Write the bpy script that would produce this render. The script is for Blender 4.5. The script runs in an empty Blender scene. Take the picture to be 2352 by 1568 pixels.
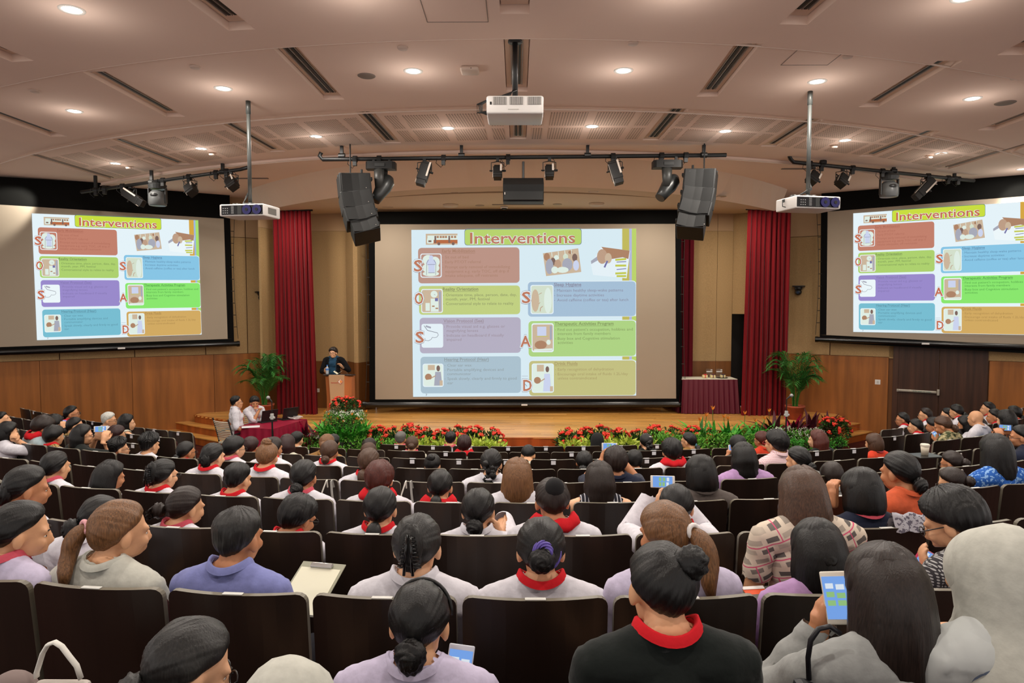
import bpy, bmesh, math, random
import numpy as np
from mathutils import Vector, Matrix, Euler
random.seed(7)
R = math.radians
SC = bpy.context.scene
COL = SC.collection
# ------------------------------------------------------------------ camera
F = 1568.0
EYE = 3.05
PITCH = math.atan(84 / F)
YAW = math.atan(11 / F)
cd = bpy.data.cameras.new('camera')
cd.sensor_width = 36.0
cd.lens = 36.0 * F / 2352
cd.clip_start = 0.05
cam = bpy.data.objects.new('camera', cd)
COL.objects.link(cam)
cam.location = (0, 0, EYE)
cam.rotation_euler = (math.pi / 2 - PITCH, 0, YAW)
SC.camera = cam
SC.view_settings.view_transform = 'Standard'
SC.view_settings.look = 'None'
SC.view_settings.gamma = 1
SC.view_settings.use_curve_mapping = False
SC.view_settings.exposure = 0.0
SC.cycles.use_denoising = True
SC.cycles.max_bounces = 5
SC.cycles.diffuse_bounces = 3
SC.cycles.glossy_bounces = 2
SC.cycles.use_adaptive_sampling = True
SC.cycles.adaptive_threshold = 0.05
SC.cycles.transmission_bounces = 4
SC.cycles.sample_clamp_indirect = 4.0
# ------------------------------------------------------------------ world: even fill light added, entering where the hall is left open
w = bpy.data.worlds.new('hall_fill')
SC.world = w
w.use_nodes = True
w.node_tree.nodes['Background'].inputs[0].default_value = (1.0, 0.93, 0.88, 1)
w.node_tree.nodes['Background'].inputs[1].default_value = 0.85
def area(name, loc, size, power, col=(1, .93, .85), rot=(0, 0, 0), shape='DISK', sy=None, spread=180):
    l = bpy.data.lights.new(name, 'AREA')
    l.shape = shape; l.size = size
    if sy: l.size_y = sy
    l.energy = power; l.color = col; l.spread = R(spread)
    o = bpy.data.objects.new(name, l); COL.objects.link(o)
    o.location = loc; o.rotation_euler = rot
    return o
def spot(name, loc, target, power, ang, col=(1, .95, .85), blend=.6, rad=.05):
    l = bpy.data.lights.new(name, 'SPOT')
    l.energy = power; l.spot_size = R(ang); l.spot_blend = blend; l.color = col; l.shadow_soft_size = rad
    o = bpy.data.objects.new(name, l); COL.objects.link(o)
    o.location = loc
    o.rotation_euler = (Vector(target) - Vector(loc)).to_track_quat('-Z', 'Y').to_euler()
    return o
# ------------------------------------------------------------------ photograph pixel -> place in the hall
CM = Euler((math.pi / 2 - PITCH, 0, YAW)).to_matrix()
def ray(x, y):
    return (CM @ Vector(((x - 1176) / F, -(y - 784) / F, -1))).normalized()
O0 = Vector((0, 0, EYE))
def at_y(x, y, Y):
    d = ray(x, y); return O0 + d * (Y / d.y)
def at_z(x, y, z):
    d = ray(x, y); return O0 + d * ((z - EYE) / d.z)
WA, WB = 20.6, .62
def at_wall(x, y, off=0.0):
    d = ray(x, y); s = 1 if d.x > 0 else -1
    # Y = WA-off - WB*|X|
    t = (WA - off) / (d.y + WB * s * d.x)
    return O0 + d * t
# ------------------------------------------------------------------ materials
def lin(c):
    return tuple(((v / 255) / 12.92 if v / 255 <= .04045 else ((v / 255 + .055) / 1.055) ** 2.4) for v in c)
MATS = {}
def mat(name, col, rough=.6, spec=.5, metal=0, noise=0, nscale=8, stretch=(1, 1, 1), bump=0, emit=0, coat=0, alpha=1, trans=0, col2=None, detail=3, sheen=0):
    if name in MATS: return MATS[name]
    m = bpy.data.materials.new(name); m.use_nodes = True
    nt = m.node_tree; b = nt.nodes['Principled BSDF']
    c = (*lin(col), 1)
    b.inputs['Base Color'].default_value = c
    b.inputs['Roughness'].default_value = rough
    b.inputs['Specular IOR Level'].default_value = spec
    b.inputs['Metallic'].default_value = metal
    if coat: b.inputs['Coat Weight'].default_value = coat
    if sheen: b.inputs['Sheen Weight'].default_value = sheen
    if trans: b.inputs['Transmission Weight'].default_value = trans; b.inputs['IOR'].default_value = 1.3
    if alpha < 1: b.inputs['Alpha'].default_value = alpha
    if emit:
        b.inputs['Emission Color'].default_value = c
        b.inputs['Emission Strength'].default_value = emit
    if noise or bump or col2:
        tc = nt.nodes.new('ShaderNodeTexCoord'); mp = nt.nodes.new('ShaderNodeMapping')
        mp.inputs['Scale'].default_value = stretch
        nt.links.new(tc.outputs['Object'], mp.inputs[0])
        n = nt.nodes.new('ShaderNodeTexNoise'); n.inputs['Scale'].default_value = nscale
        n.inputs['Detail'].default_value = detail
        nt.links.new(mp.outputs[0], n.inputs['Vector'])
        if noise or col2:
            r = nt.nodes.new('ShaderNodeValToRGB')
            a = col2 if col2 else tuple(max(0, v * (1 - noise)) for v in col)
            z = col if col2 else tuple(min(255, v * (1 + noise)) for v in col)
            r.color_ramp.elements[0].color = (*lin(a), 1); r.color_ramp.elements[0].position = .32
            r.color_ramp.elements[1].color = (*lin(z), 1); r.color_ramp.elements[1].position = .68
            nt.links.new(n.outputs[0], r.inputs[0]); nt.links.new(r.outputs[0], b.inputs['Base Color'])
        if bump:
            bp = nt.nodes.new('ShaderNodeBump'); bp.inputs['Strength'].default_value = bump; bp.inputs['Distance'].default_value = .01
            nt.links.new(n.outputs[0], bp.inputs['Height']); nt.links.new(bp.outputs[0], b.inputs['Normal'])
    MATS[name] = m
    return m
def emis(name, col, s=1.0):
    if name in MATS: return MATS[name]
    m = bpy.data.materials.new(name); m.use_nodes = True
    nt = m.node_tree; nt.nodes.remove(nt.nodes['Principled BSDF'])
    e = nt.nodes.new('ShaderNodeEmission'); e.inputs[0].default_value = (*lin(col), 1); e.inputs[1].default_value = s
    nt.links.new(e.outputs[0], nt.nodes['Material Output'].inputs[0])
    MATS[name] = m
    return m
# ------------------------------------------------------------------ mesh building
class MB:
    def __init__(s): s.v = []; s.f = []; s.m = []
    def add(s, vs, fs, mi=0):
        k = len(s.v); s.v += [tuple(v) for v in vs]; s.f += [tuple(i + k for i in f) for f in fs]; s.m += [mi] * len(fs); return s
    def box(s, c, d, rot=None, mi=0, bevel=0):
        x, y, z = d[0] / 2, d[1] / 2, d[2] / 2
        if bevel:
            bm = bmesh.new(); bmesh.ops.create_cube(bm, size=1)
            for v in bm.verts: v.co = Vector((v.co.x * d[0], v.co.y * d[1], v.co.z * d[2]))
            bmesh.ops.bevel(bm, geom=bm.edges[:], offset=bevel, segments=2, affect='EDGES', profile=.5)
            vs = [v.co.copy() for v in bm.verts]; bm.verts.index_update(); fs = [[v.index for v in f.verts] for f in bm.faces]; bm.free()
        else:
            vs = [Vector(p) for p in ((-x, -y, -z), (x, -y, -z), (x, y, -z), (-x, y, -z), (-x, -y, z), (x, -y, z), (x, y, z), (-x, y, z))]
            fs = [(0, 3, 2, 1), (4, 5, 6, 7), (0, 1, 5, 4), (1, 2, 6, 5), (2, 3, 7, 6), (3, 0, 4, 7)]
        if rot is not None: vs = [rot @ v for v in vs]
        return s.add([v + Vector(c) for v in vs], fs, mi)
    def tube(s, pts, rad, n=8, mi=0, cap=True, flat=1.0, up=(0, 0, 1)):
        pts = [Vector(p) for p in pts]
        if not hasattr(rad, '__len__'): rad = [rad] * len(pts)
        vs = []; fs = []; pu = None
        for i, p in enumerate(pts):
            t = (pts[min(i + 1, len(pts) - 1)] - pts[max(i - 1, 0)])
            t = t.normalized() if t.length > 1e-9 else Vector((0, 0, 1))
            if pu is None:
                u = Vector(up)
                if abs(u.dot(t)) > .95: u = Vector((0, 1, 0)) if abs(t.y) < .9 else Vector((1, 0, 0))
            else: u = pu
            a = (u - t * u.dot(t)).normalized(); pu = a; b = t.cross(a)
            for k in range(n):
                th = 2 * math.pi * k / n
                vs.append(p + (a * math.cos(th) * flat + b * math.sin(th)) * rad[i])
        for i in range(len(pts) - 1):
            for k in range(n):
                fs.append((i * n + k, i * n + (k + 1) % n, (i + 1) * n + (k + 1) % n, (i + 1) * n + k))
        if cap:
            fs.append(tuple(range(n - 1, -1, -1))); fs.append(tuple((len(pts) - 1) * n + k for k in range(n)))
        return s.add(vs, fs, mi)
    def lathe(s, prof, c=(0, 0, 0), n=16, mi=0, M=None, sx=1, sy=1):
        vs = []; fs = []
        for r, z in prof:
            for k in range(n):
                th = 2 * math.pi * k / n
                v = Vector((r * math.cos(th) * sx, r * math.sin(th) * sy, z))
                vs.append((M @ v if M is not None else v) + Vector(c))
        for i in range(len(prof) - 1):
            for k in range(n):
                fs.append((i * n + k, i * n + (k + 1) % n, (i + 1) * n + (k + 1) % n, (i + 1) * n + k))
        if prof[0][0] > 1e-6: fs.append(tuple(range(n - 1, -1, -1)))
        if prof[-1][0] > 1e-6: fs.append(tuple((len(prof) - 1) * n + k for k in range(n)))
        return s.add(vs, fs, mi)
    def ell(s, c, r, nu=12, nv=8, mi=0, M=None):
        vs = []; fs = []
        for j in range(nv + 1):
            ph = math.pi * j / nv
            for i in range(nu):
                th = 2 * math.pi * i / nu
                v = Vector((r[0] * math.sin(ph) * math.cos(th), r[1] * math.sin(ph) * math.sin(th), r[2] * math.cos(ph)))
                vs.append((M @ v if M is not None else v) + Vector(c))
        for j in range(nv):
            for i in range(nu):
                fs.append((j * nu + i, (j + 1) * nu + i, (j + 1) * nu + (i + 1) % nu, j * nu + (i + 1) % nu))
        return s.add(vs, fs, mi)
    def prism(s, poly, z0, z1, mi=0):
        n = len(poly)
        a = sum(poly[i][0] * poly[(i + 1) % n][1] - poly[(i + 1) % n][0] * poly[i][1] for i in range(n))
        if a < 0: poly = poly[::-1]
        vs = [(p[0], p[1], z0) for p in poly] + [(p[0], p[1], z1) for p in poly]
        fs = [tuple(range(n - 1, -1, -1)), tuple(range(n, 2 * n))] + [(i, (i + 1) % n, n + (i + 1) % n, n + i) for i in range(n)]
        return s.add(vs, fs, mi)
    def quadslab(s, a, b, c, d, th, mi=0):
        """slab: quad a,b,c,d (seen front) with thickness th away from the camera side normal"""
        a, b, c, d = map(Vector, (a, b, c, d))
        n = (b - a).cross(d - a).normalized() * th
        vs = [a, b, c, d, a - n, b - n, c - n, d - n]
        return s.add(vs, [(0, 1, 2, 3), (7, 6, 5, 4), (0, 4, 5, 1), (1, 5, 6, 2), (2, 6, 7, 3), (3, 7, 4, 0)], mi)
    def mesh(s, name, mats, smooth=False):
        me = bpy.data.meshes.new(name)
        me.from_pydata(s.v, [], s.f)
        for m in (mats if isinstance(mats, (list, tuple)) else [mats]): me.materials.append(m)
        if any(s.m): me.polygons.foreach_set('material_index', s.m)
        if smooth: me.polygons.foreach_set('use_smooth', [True] * len(s.f))
        me.update()
        return me
    def build(s, name, mats, parent=None, smooth=False, loc=None, rot=None):
        return link(name, s.mesh(name, mats, smooth), parent, loc, rot)
def link(name, me, parent=None, loc=None, rot=None):
    o = bpy.data.objects.new(name, me); COL.objects.link(o)
    if parent is not None: o.parent = parent
    if loc is not None: o.location = loc
    if rot is not None: o.rotation_euler = rot
    return o
def tag(o, label=None, cat=None, group=None, kind=None):
    if label: o['label'] = label
    if cat: o['category'] = cat
    if group: o['group'] = group
    if kind: o['kind'] = kind
    return o
def thing(name, label, cat, loc=(0, 0, 0), rot=(0, 0, 0), group=None):
    o = bpy.data.objects.new(name, None); COL.objects.link(o)
    o.location = loc; o.rotation_euler = rot; o.empty_display_size = .1
    return tag(o, label, cat, group)
def copy_tree(o, loc=None, rotz=None, label=None, scale=None):
    c = o.copy(); COL.objects.link(c)
    if loc is not None: c.location = loc
    if rotz is not None: c.rotation_euler = (0, 0, rotz)
    if label: c['label'] = label
    if scale: c.scale = (scale,) * 3 if not hasattr(scale, '__len__') else scale
    for ch in KIDS.get(o.name, list(o.children)):
        d = ch.copy(); COL.objects.link(d); d.parent = c
        for g in KIDS.get(ch.name, list(ch.children)):
            e = g.copy(); COL.objects.link(e); e.parent = d
    return c
KIDS = {}
def freeze(o):
    KIDS[o.name] = list(o.children)
    for c in o.children: KIDS[c.name] = list(c.children)
def rz(a): return Matrix.Rotation(a, 3, 'Z')
def rx(a): return Matrix.Rotation(a, 3, 'X')
def ry(a): return Matrix.Rotation(a, 3, 'Y')
CEIL = EYE + 2.58
BLK = mat('black_metal', (22, 22, 22), .45)
DKG = mat('dark_grey_metal', (48, 50, 50), .4)
CHR = mat('bright_metal', (190, 190, 190), .25, metal=1)
WHP = mat('white_plastic', (225, 222, 218), .45)

# ================================================================== room shell
def arcY(x, y0, r=13.0): return y0 + x * x / (2 * r)
def wallY(x): return WA - WB * abs(x)
M_ceil = mat('painted_ceiling', (240, 214, 198), .9, .2, noise=.015, nscale=.6)
M_ceil2 = mat('painted_bulkhead', (232, 208, 188), .9, .2)
M_fab = mat('beige_acoustic_fabric', (176, 146, 104), .95, .1, noise=.05, nscale=60, bump=.15)
M_band = mat('pale_wall_band', (188, 156, 120), .9, .15)
M_wood = mat('veneer_wall', (150, 92, 42), .42, .4, noise=.12, nscale=2.2, stretch=(3.2, 3.2, .25), detail=6)
M_wood2 = mat('stage_veneer', (118, 74, 36), .45, .4, noise=.12, nscale=2.2, stretch=(3.2, 3.2, .25), detail=6)
M_door = mat('dark_door_veneer', (66, 42, 30), .4, .4, noise=.18, nscale=3, stretch=(4, 4, .2), detail=6)
M_black = mat('black_velour', (18, 18, 17), .95, .1)
M_carpet = mat('striped_carpet', (88, 34, 24), .95, .1, col2=(44, 20, 16), nscale=2.0, stretch=(.6, 9, 1), detail=2)
M_stage = mat('stage_timber', (208, 152, 80), .28, .5, noise=.14, nscale=1.6, stretch=(.35, 5, 1), detail=5)
M_fascia = mat('stage_fascia', (160, 84, 34), .4, .4, noise=.12, nscale=2, stretch=(3, 3, .3))
M_red = mat('red_carpet', (190, 22, 24), .9, .2)
# ---- stepped floor
XS = [i * .75 for i in range(-17, 18)]
ROWY = [2.2 + 1.044 * i for i in range(-1, 8)]         # row k=0 is the nearest (below the frame), k=8 the front row
ROWH = [-(.974 + .1456 * i) for i in range(-1, 8)]     # top of the seat backs relative to the eye
ROWF = [EYE + h - 1.05 for h in ROWH]
mb = MB()
edges = [y - .28 for y in ROWY] + [ROWY[-1] + 1.0]
levels = ROWF[:]
def strip(y0, y1, z):
    vs = []; n = len(XS)
    for x in XS: vs.append((x, arcY(x, y0), z))
    for x in XS: vs.append((x, arcY(x, y1), z))
    mb.add(vs, [(i, i + 1, n + i + 1, n + i) for i in range(n - 1)])
def riser(y, z0, z1):
    n = len(XS)
    vs = [(x, arcY(x, y), z0) for x in XS] + [(x, arcY(x, y), z1) for x in XS]
    mb.add(vs, [(i, n + i, n + i + 1, i + 1) for i in range(n - 1)])
strip(-2.0, edges[0], levels[0])
for i, z in enumerate(levels):
    strip(edges[i], edges[i + 1], z)
    if i: riser(edges[i], z, levels[i - 1])
strip(edges[-1], 18.0, 0.0)
riser(edges[-1], 0.0, levels[-1])
tag(mb.build('floor', M_carpet), kind='structure')
# ---- ceiling bands with pocketed slots cut in
def band(y0, y1, z, name, ywall=False):
    m = MB(); n = 49; xs = [-12 + 24 * i / (n - 1) for i in range(n)]
    a = [(x, arcY(x, y0), z) for x in xs]
    if ywall: b = [(x, max(arcY(x, y0) + .02, wallY(x) + .3), z) for x in xs]
    else: b = [(x, arcY(x, y1), z) for x in xs]
    at = [(p[0], p[1], z + .2) for p in a]; bt = [(p[0], p[1], z + .2) for p in b]
    vs = a + b + at + bt; fs = []
    for i in range(n - 1):
        fs += [(i, n + i, n + i + 1, i + 1), (2 * n + i, 2 * n + i + 1, 3 * n + i + 1, 3 * n + i), (i, i + 1, 2 * n + i + 1, 2 * n + i), (n + i, 3 * n + i, 3 * n + i + 1, n + i + 1)]
    fs += [(0, 2 * n, 3 * n, n), (n - 1, 2 * n - 1, 4 * n - 1, 3 * n - 1)]
    m.add(vs, fs)
    return tag(m.build(name, M_ceil), kind='structure')
ceilA = band(-2.2, 6.71, CEIL - .03, 'ceiling')
ceilB = band(6.71, 9.1, CEIL, 'ceiling')
ceilC = band(9.1, 11.67, CEIL + .03, 'ceiling')
ceilD = band(11.67, 0, CEIL - .02, 'ceiling', True)
for y in (6.71, 9.1, 11.67):
    mb = MB(); xs = [-11 + 22 * i / 44 for i in range(45)]
    mb.tube([(x, arcY(x, y) - .012, CEIL - .022) for x in xs], .012, 4)
    tag(mb.build('trim_' + str({6.71: 1, 9.1: 2, 11.67: 3}[y]), mat('pale_trim', (226, 204, 188), .8), None), kind='structure')
SLOTS = [  # pixel ends of the black air slots, number of lines
 ((-60, 82), (30, 120), 1), ((470, -16), (545, 43), 2), ((665, 108), (768, 219), 2), ((232, 168), (398, 260), 1), ((-60, 240), (125, 307), 1),
 ((845, 262), (905, 327), 2), ((536, 290), (636, 347), 1), ((280, 325), (418, 377), 1), ((85, 360), (262, 412), 0),
 ((1187, 88), (1187, 200), 2), ((1190, 270), (1190, 317), 2), ((1182, -40), (1182, 4), 2),
 ((1890, -24), (1830, 30), 2), ((1708, 98), (1622, 212), 2), ((2165, 137), (2000, 237), 1), ((2420, 60), (2335, 105), 1), ((2400, 245), (2275, 292), 0),
 ((1550, 252), (1492, 320), 2), ((1862, 275), (1766, 335), 1), ((2135, 302), (1995, 358), 1), ((2390, 322), (2170, 388), 0)]
cut = MB(); slot_list = []
for (p, q, n) in SLOTS:
    a = at_z(*p, CEIL); b = at_z(*q, CEIL)
    d = (b - a); L = d.length + .22; ang = math.atan2(d.y, d.x); c = (a + b) / 2
    s = 1 if c.x > 0 else -1
    side = Vector((-math.sin(ang), math.cos(ang), 0))
    if side.x * s < 0 and abs(c.x) > .5: side = -side
    cc = c + side * (.05 if abs(c.x) > .5 else .0) + d.normalized() * .06
    cut.box((cc.x, cc.y, CEIL - .02), (L, .26, .2), rz(ang))
    slot_list.append((a, b, d, ang, n, s, cc, L))
cutter = cut.build('cutter', M_ceil)
bpy.context.view_layer.update()
for cb in (ceilA, ceilB, ceilC, ceilD):
    md = cb.modifiers.new('b', 'BOOLEAN'); md.operation = 'DIFFERENCE'; md.object = cutter; md.solver = 'EXACT'; md.use_self = True
dg = bpy.context.evaluated_depsgraph_get()
for cb in (ceilA, ceilB, ceilC, ceilD):
    nm = bpy.data.meshes.new_from_object(cb.evaluated_get(dg)); cb.modifiers.clear(); cb.data = nm
bpy.data.objects.remove(cutter)
M_slot = mat('slot_black', (14, 14, 14), .6)
for i, (a, b, d, ang, n, s, cc, L) in enumerate(slot_list):
    t = thing('air_diffuser', 'x', 'air vent', (cc.x, cc.y, CEIL), (0, 0, ang))
    m = MB(); m.box((0, 0, .055), (L - .02, .24, .012)); m.build('backing_plate', M_ceil2, t)
    Ld = d.length
    if n:
        for k in range(n):
            off = (-.03 + .06 * k) if n == 2 else 0
            m = MB(); m.box((-.05, off, .043), (Ld, .026, .012)); m.build('slot', M_slot, t)
    m = MB()
    for k in ((-1, 1) if n < 2 else (-1, 0, 1)):
        m.box((-.05, k * (.06 if n == 2 else .03), .04), (Ld, .010, .014))
    m.build('blade', CHR if False else mat('pale_blade', (150, 140, 132), .5), t)
    px = (SLOTS[i][0][0] + SLOTS[i][1][0]) // 2; py = (SLOTS[i][0][1] + SLOTS[i][1][1]) // 2
    t['pp'] = (px, py)
names_slot = ['%s linear slot air diffuser in the ceiling' ]
SL_LAB = ['cut-off air slot at the left picture edge, uppermost', 'double-line ceiling air slot at the top edge, left half', 'double-line ceiling air slot up and left of the middle projector', 'long single-line ceiling air slot at the upper left', 'single-line ceiling air slot at the left edge above the perforated panels',
 'short double-line ceiling air slot left of middle among perforated panels', 'single-line ceiling air slot crossed by the left projector pole', 'single-line ceiling air slot among perforated panels left of left projector pole', 'closed grey ceiling slot nearest the left screen',
 'double-line ceiling air slot right behind the middle projector pole', 'short double-line ceiling air slot just below the middle projector', 'ceiling air slot cut by the top edge at the middle',
 'double-line ceiling air slot at the top edge, right half', 'double-line ceiling air slot up and right of the middle projector', 'long single-line ceiling air slot at the upper right', 'air slot at the right picture edge, uppermost', 'closed grey ceiling slot at right edge beside round grille',
 'short double-line ceiling air slot right of middle among perforated panels', 'single-line ceiling air slot crossed by the right projector pole', 'single-line ceiling air slot among perforated panels right of right projector pole', 'closed grey ceiling slot nearest the right screen']
for o, l in zip([o for o in COL.objects if o.name.startswith('air_diffuser')], SL_LAB):
    o['label'] = l
    if 'pp' in o: del o['pp']
# ---- perforated panels (parts of the ceiling)
m = bpy.data.materials.new('perforated_board'); m.use_nodes = True; MATS['perf'] = m
nt = m.node_tree; b = nt.nodes['Principled BSDF']; b.inputs['Roughness'].default_value = .9
tc = nt.nodes.new('ShaderNodeTexCoord'); vm = nt.nodes.new('ShaderNodeVectorMath'); vm.operation = 'SCALE'; vm.inputs['Scale'].default_value = 26
fr = nt.nodes.new('ShaderNodeVectorMath'); fr.operation = 'FRACTION'
sb = nt.nodes.new('ShaderNodeVectorMath'); sb.operation = 'SUBTRACT'; sb.inputs[1].default_value = (.5, .5, 0)
mu = nt.nodes.new('ShaderNodeVectorMath'); mu.operation = 'MULTIPLY'; mu.inputs[1].default_value = (1, 1, 0)
ln = nt.nodes.new('ShaderNodeVectorMath'); ln.operation = 'LENGTH'
lt = nt.nodes.new('ShaderNodeMath'); lt.operation = 'LESS_THAN'; lt.inputs[1].default_value = .27
mx = nt.nodes.new('ShaderNodeMix'); mx.data_type = 'RGBA'
mx.inputs[6].default_value = (*lin((228, 202, 184)), 1); mx.inputs[7].default_value = (*lin((120, 98, 84)), 1)
L_ = nt.links.new
L_(tc.outputs['Object'], vm.inputs[0]); L_(vm.outputs[0], fr.inputs[0]); L_(fr.outputs[0], sb.inputs[0]); L_(sb.outputs[0], mu.inputs[0]); L_(mu.outputs[0], ln.inputs[0]); L_(ln.outputs['Value'], lt.inputs[0]); L_(lt.outputs[0], mx.inputs[0]); L_(mx.outputs[2], b.inputs['Base Color'])
sect = [((85, 360), (262, 412)), ((280, 325), (418, 377)), ((536, 290), (636, 347)), ((845, 262), (905, 327)), ((1187, 252), (1190, 320)), ((1550, 252), (1492, 320)), ((1862, 275), (1766, 335)), ((2135, 302), (1995, 358)), ((2390, 322), (2170, 388))]
for A, B in zip(sect[:-1], sect[1:]):
    a0, a1, b0, b1 = at_z(*A[0], CEIL + .03), at_z(*A[1], CEIL + .03), at_z(*B[0], CEIL + .03), at_z(*B[1], CEIL + .03)
    mid = Vector(((a0.x + b0.x) / 2, 0, 0))
    for (v0, v1) in ((.07, .48), (.56, .98)):
        for (u0, u1) in ((.10, .18), (.22, .46), (.52, .76), (.81, .90)):
            f = lambda u, v: (a0.lerp(a1, v)).lerp(b0.lerp(b1, v), u)
            q = [f(u0, v0), f(u1, v0), f(u1, v1), f(u0, v1)]
            c = sum(q, Vector()) / 4; an = math.atan2((q[1] - q[0]).y, (q[1] - q[0]).x)
            Mi = rz(-an)
            loc = [Mi @ (p - c) for p in q]
            mm = MB(); mm.quadslab(*[(p.x, p.y, -.004) for p in loc], -.006)
            mm.build('perforated_panel', m, ceilC, False, (c.x, c.y, CEIL + .03), (0, 0, an))
# ---- curved bulkhead over the stage front and stage ceiling
mb = MB(); xs = [-6.0 + 12 * i / 40 for i in range(41)]; n = 41
T = [(x, 11.72 + .1 * x * x, CEIL + .0) for x in xs]
E = [(x, 13.0 + .078 * x * x, EYE + 2.23 - .006 * x * x * .5) for x in xs]
Bk = [(x, 17.3, EYE + 2.23) for x in xs]
Bk0 = [(x, 13.05 + .078 * x * x, EYE + 2.23 - .006 * x * x * .5) for x in xs]
mb.add(T + E, [(i, i + 1, n + i + 1, n + i) for i in range(n - 1)])
for s, i in ((-1, 0), (1, n - 1)):
    x = xs[i]; p = [T[i], E[i], (x, 17.0, E[i][2]), (x, 17.0, CEIL)]
    mb.add(p, [(0, 1, 2, 3)])
tag(mb.build('ceiling', M_ceil2), kind='structure')
mb = MB(); mb.add(E + Bk, [(i, i + 1, n + i + 1, n + i) for i in range(n - 1)])
tag(mb.build('ceiling', mat('stage_soffit', (206, 186, 164), .9, .2)), kind='structure')
mb = MB(); mb.tube([(x, 13.6 + .078 * x * x, EYE + 2.225) for x in xs], .02, 4)
tag(mb.build('trim_4', mat('soffit_groove', (150, 128, 104), .8)), kind='structure')
# ---- side walls (two mirrored), made of panels
def side_wall(s, name):
    root = None
    d = Vector((1, -WB, 0)).normalized()  # along wall going outwards, for s=+1
    zW = EYE - 1.18; zB = EYE + 1.62
    def P(x, off=0): return Vector((s * x, wallY(x) - off, 0))
    mb = MB()
    x0, x1 = 5.75, 13.5
    a, b = P(x0, -.06), P(x1, -.06)
    q = [(a.x, a.y, -.2), (b.x, b.y, -.2), (b.x, b.y, CEIL + .3), (a.x, a.y, CEIL + .3)]
    if s < 0: q = [q[1], q[0], q[3], q[2]]
    mb.quadslab(*[q[i] for i in (0, 1, 2, 3)], .15)
    root = tag(mb.build(name, M_wood2), kind='structure')
    def pan(nm, xa, xb, z0, z1, m, proud=0.0, th=.05):
        a, b = P(xa, proud), P(xb, proud)
        q = [(a.x, a.y, z0), (b.x, b.y, z0), (b.x, b.y, z1), (a.x, a.y, z1)]
        if s < 0: q = [q[1], q[0], q[3], q[2]]
        mm = MB(); mm.quadslab(*q, th); return mm.build(nm, m, root)
    g = .008
    bx = [5.75, 6.55, 7.35, 8.6, 9.8, 11.0, 12.2, 13.5]
    for xa, xb in zip(bx[:-1], bx[1:]):
        pan('acoustic_panel', xa + g, xb - g, zW + g, zB - g, M_fab)
        pan('upper_panel', xa + g, xb - g, zB + .004, CEIL + .1, M_band)
    # timber dado, leaving the door gap on the right
    wx = [5.75, 7.2, 8.65, 10.1, 11.5, 13.5]
    if s > 0:
        dl = [at_wall(2040, 850).x, at_wall(2271, 850).x]
        wx = [5.75, dl[0], dl[1], 11.3, 13.5]
    for xa, xb in zip(wx[:-1], wx[1:]):
        if s > 0 and abs(xa - wx[1]) < 1e-6:
            pan('reveal_panel', xa + g, xb - g, zW - .02, zB, M_fab)
            continue
        pan('timber_panel', xa + .003, xb - .003, -.1, zW, M_wood, .012)
    return root
wl = side_wall(-1, 'wall_left'); wr = side_wall(1, 'wall_right')
# door in the right wall
dr = tag(thing('door_1', None, None), kind='structure')
xa, xb = at_wall(2048, 850).x, at_wall(2270, 850).x; xm = (xa + xb) / 2
def wp(x, z, off): return (x, wallY(x) - off, z)
zt = EYE - .84
for i, (u, v) in enumerate(((xa + .10, xm - .004), (xm + .004, xb - .02))):
    mm = MB(); mm.quadslab(wp(u, 0.01, .03), wp(v, 0.01, .03), wp(v, zt, .03), wp(u, zt, .03), .045); lf = mm.build('door_leaf', M_door, dr)
mm = MB(); mm.quadslab(wp(xa, 0, .05), wp(xa + .09, 0, .05), wp(xa + .09, zt, .05), wp(xa, zt, .05), .06); mm.build('door_frame', M_door, dr)
pb = at_wall(2062, 895, -.0); pe = at_wall(2155, 900, -.0)
wd = Vector((1, -WB, 0)).normalized(); wn = Vector((-WB, -1, 0)).normalized()
t = thing('push_bar', 'silver push bar lettered PUSH BAR TO OPEN on the dark double door', 'door hardware', (pb + wn * .06), (0, 0, math.atan2(wd.y, wd.x)))
Lb = (pe - pb).length
mm = MB(); mm.box((Lb * .48, 0, 0), (Lb * .96, .05, .05), bevel=.008); mm.build('bar', mat('brushed_bar', (200, 195, 180), .3, metal=.7), t)
mm = MB(); mm.box((Lb * 1.0, 0, .0), (.05, .09, .13), bevel=.008); mm.build('end_housing', mat('brushed_bar', (200, 195, 180), .3), t)
mm = MB(); mm.box((0, .02, .0), (.04, .09, .06), bevel=.006); mm.build('hinge_block', mat('brushed_bar', (200, 195, 180), .3), t)
def text_mesh(txt, bold=0.0, res=2, cache={}):
    k = (txt, bold)
    if k in cache: return cache[k]
    c = bpy.data.curves.new('t', 'FONT'); c.body = txt; c.size = 1; c.resolution_u = res; c.offset = bold
    o = bpy.data.objects.new('t', c); COL.objects.link(o)
    dg = bpy.context.evaluated_depsgraph_get(); me = bpy.data.meshes.new_from_object(o.evaluated_get(dg))
    v = np.array([tuple(x.co) for x in me.vertices]) if len(me.vertices) else np.zeros((0, 3)); f = [tuple(p.vertices) for p in me.polygons]
    bpy.data.objects.remove(o); bpy.data.curves.remove(c); bpy.data.meshes.remove(me)
    cache[k] = (v, f); return cache[k]
v, f = text_mesh('PUSH BAR TO OPEN', .01)
wv = v[:, 0].max()
mm = MB(); mm.add([(Lb * .38 + q[0] / wv * Lb * .45, -.0265, -.014 + q[1] * .032) for q in v], f); mm.build('lettering', mat('letter_teal', (30, 110, 100), .6), t)
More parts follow.
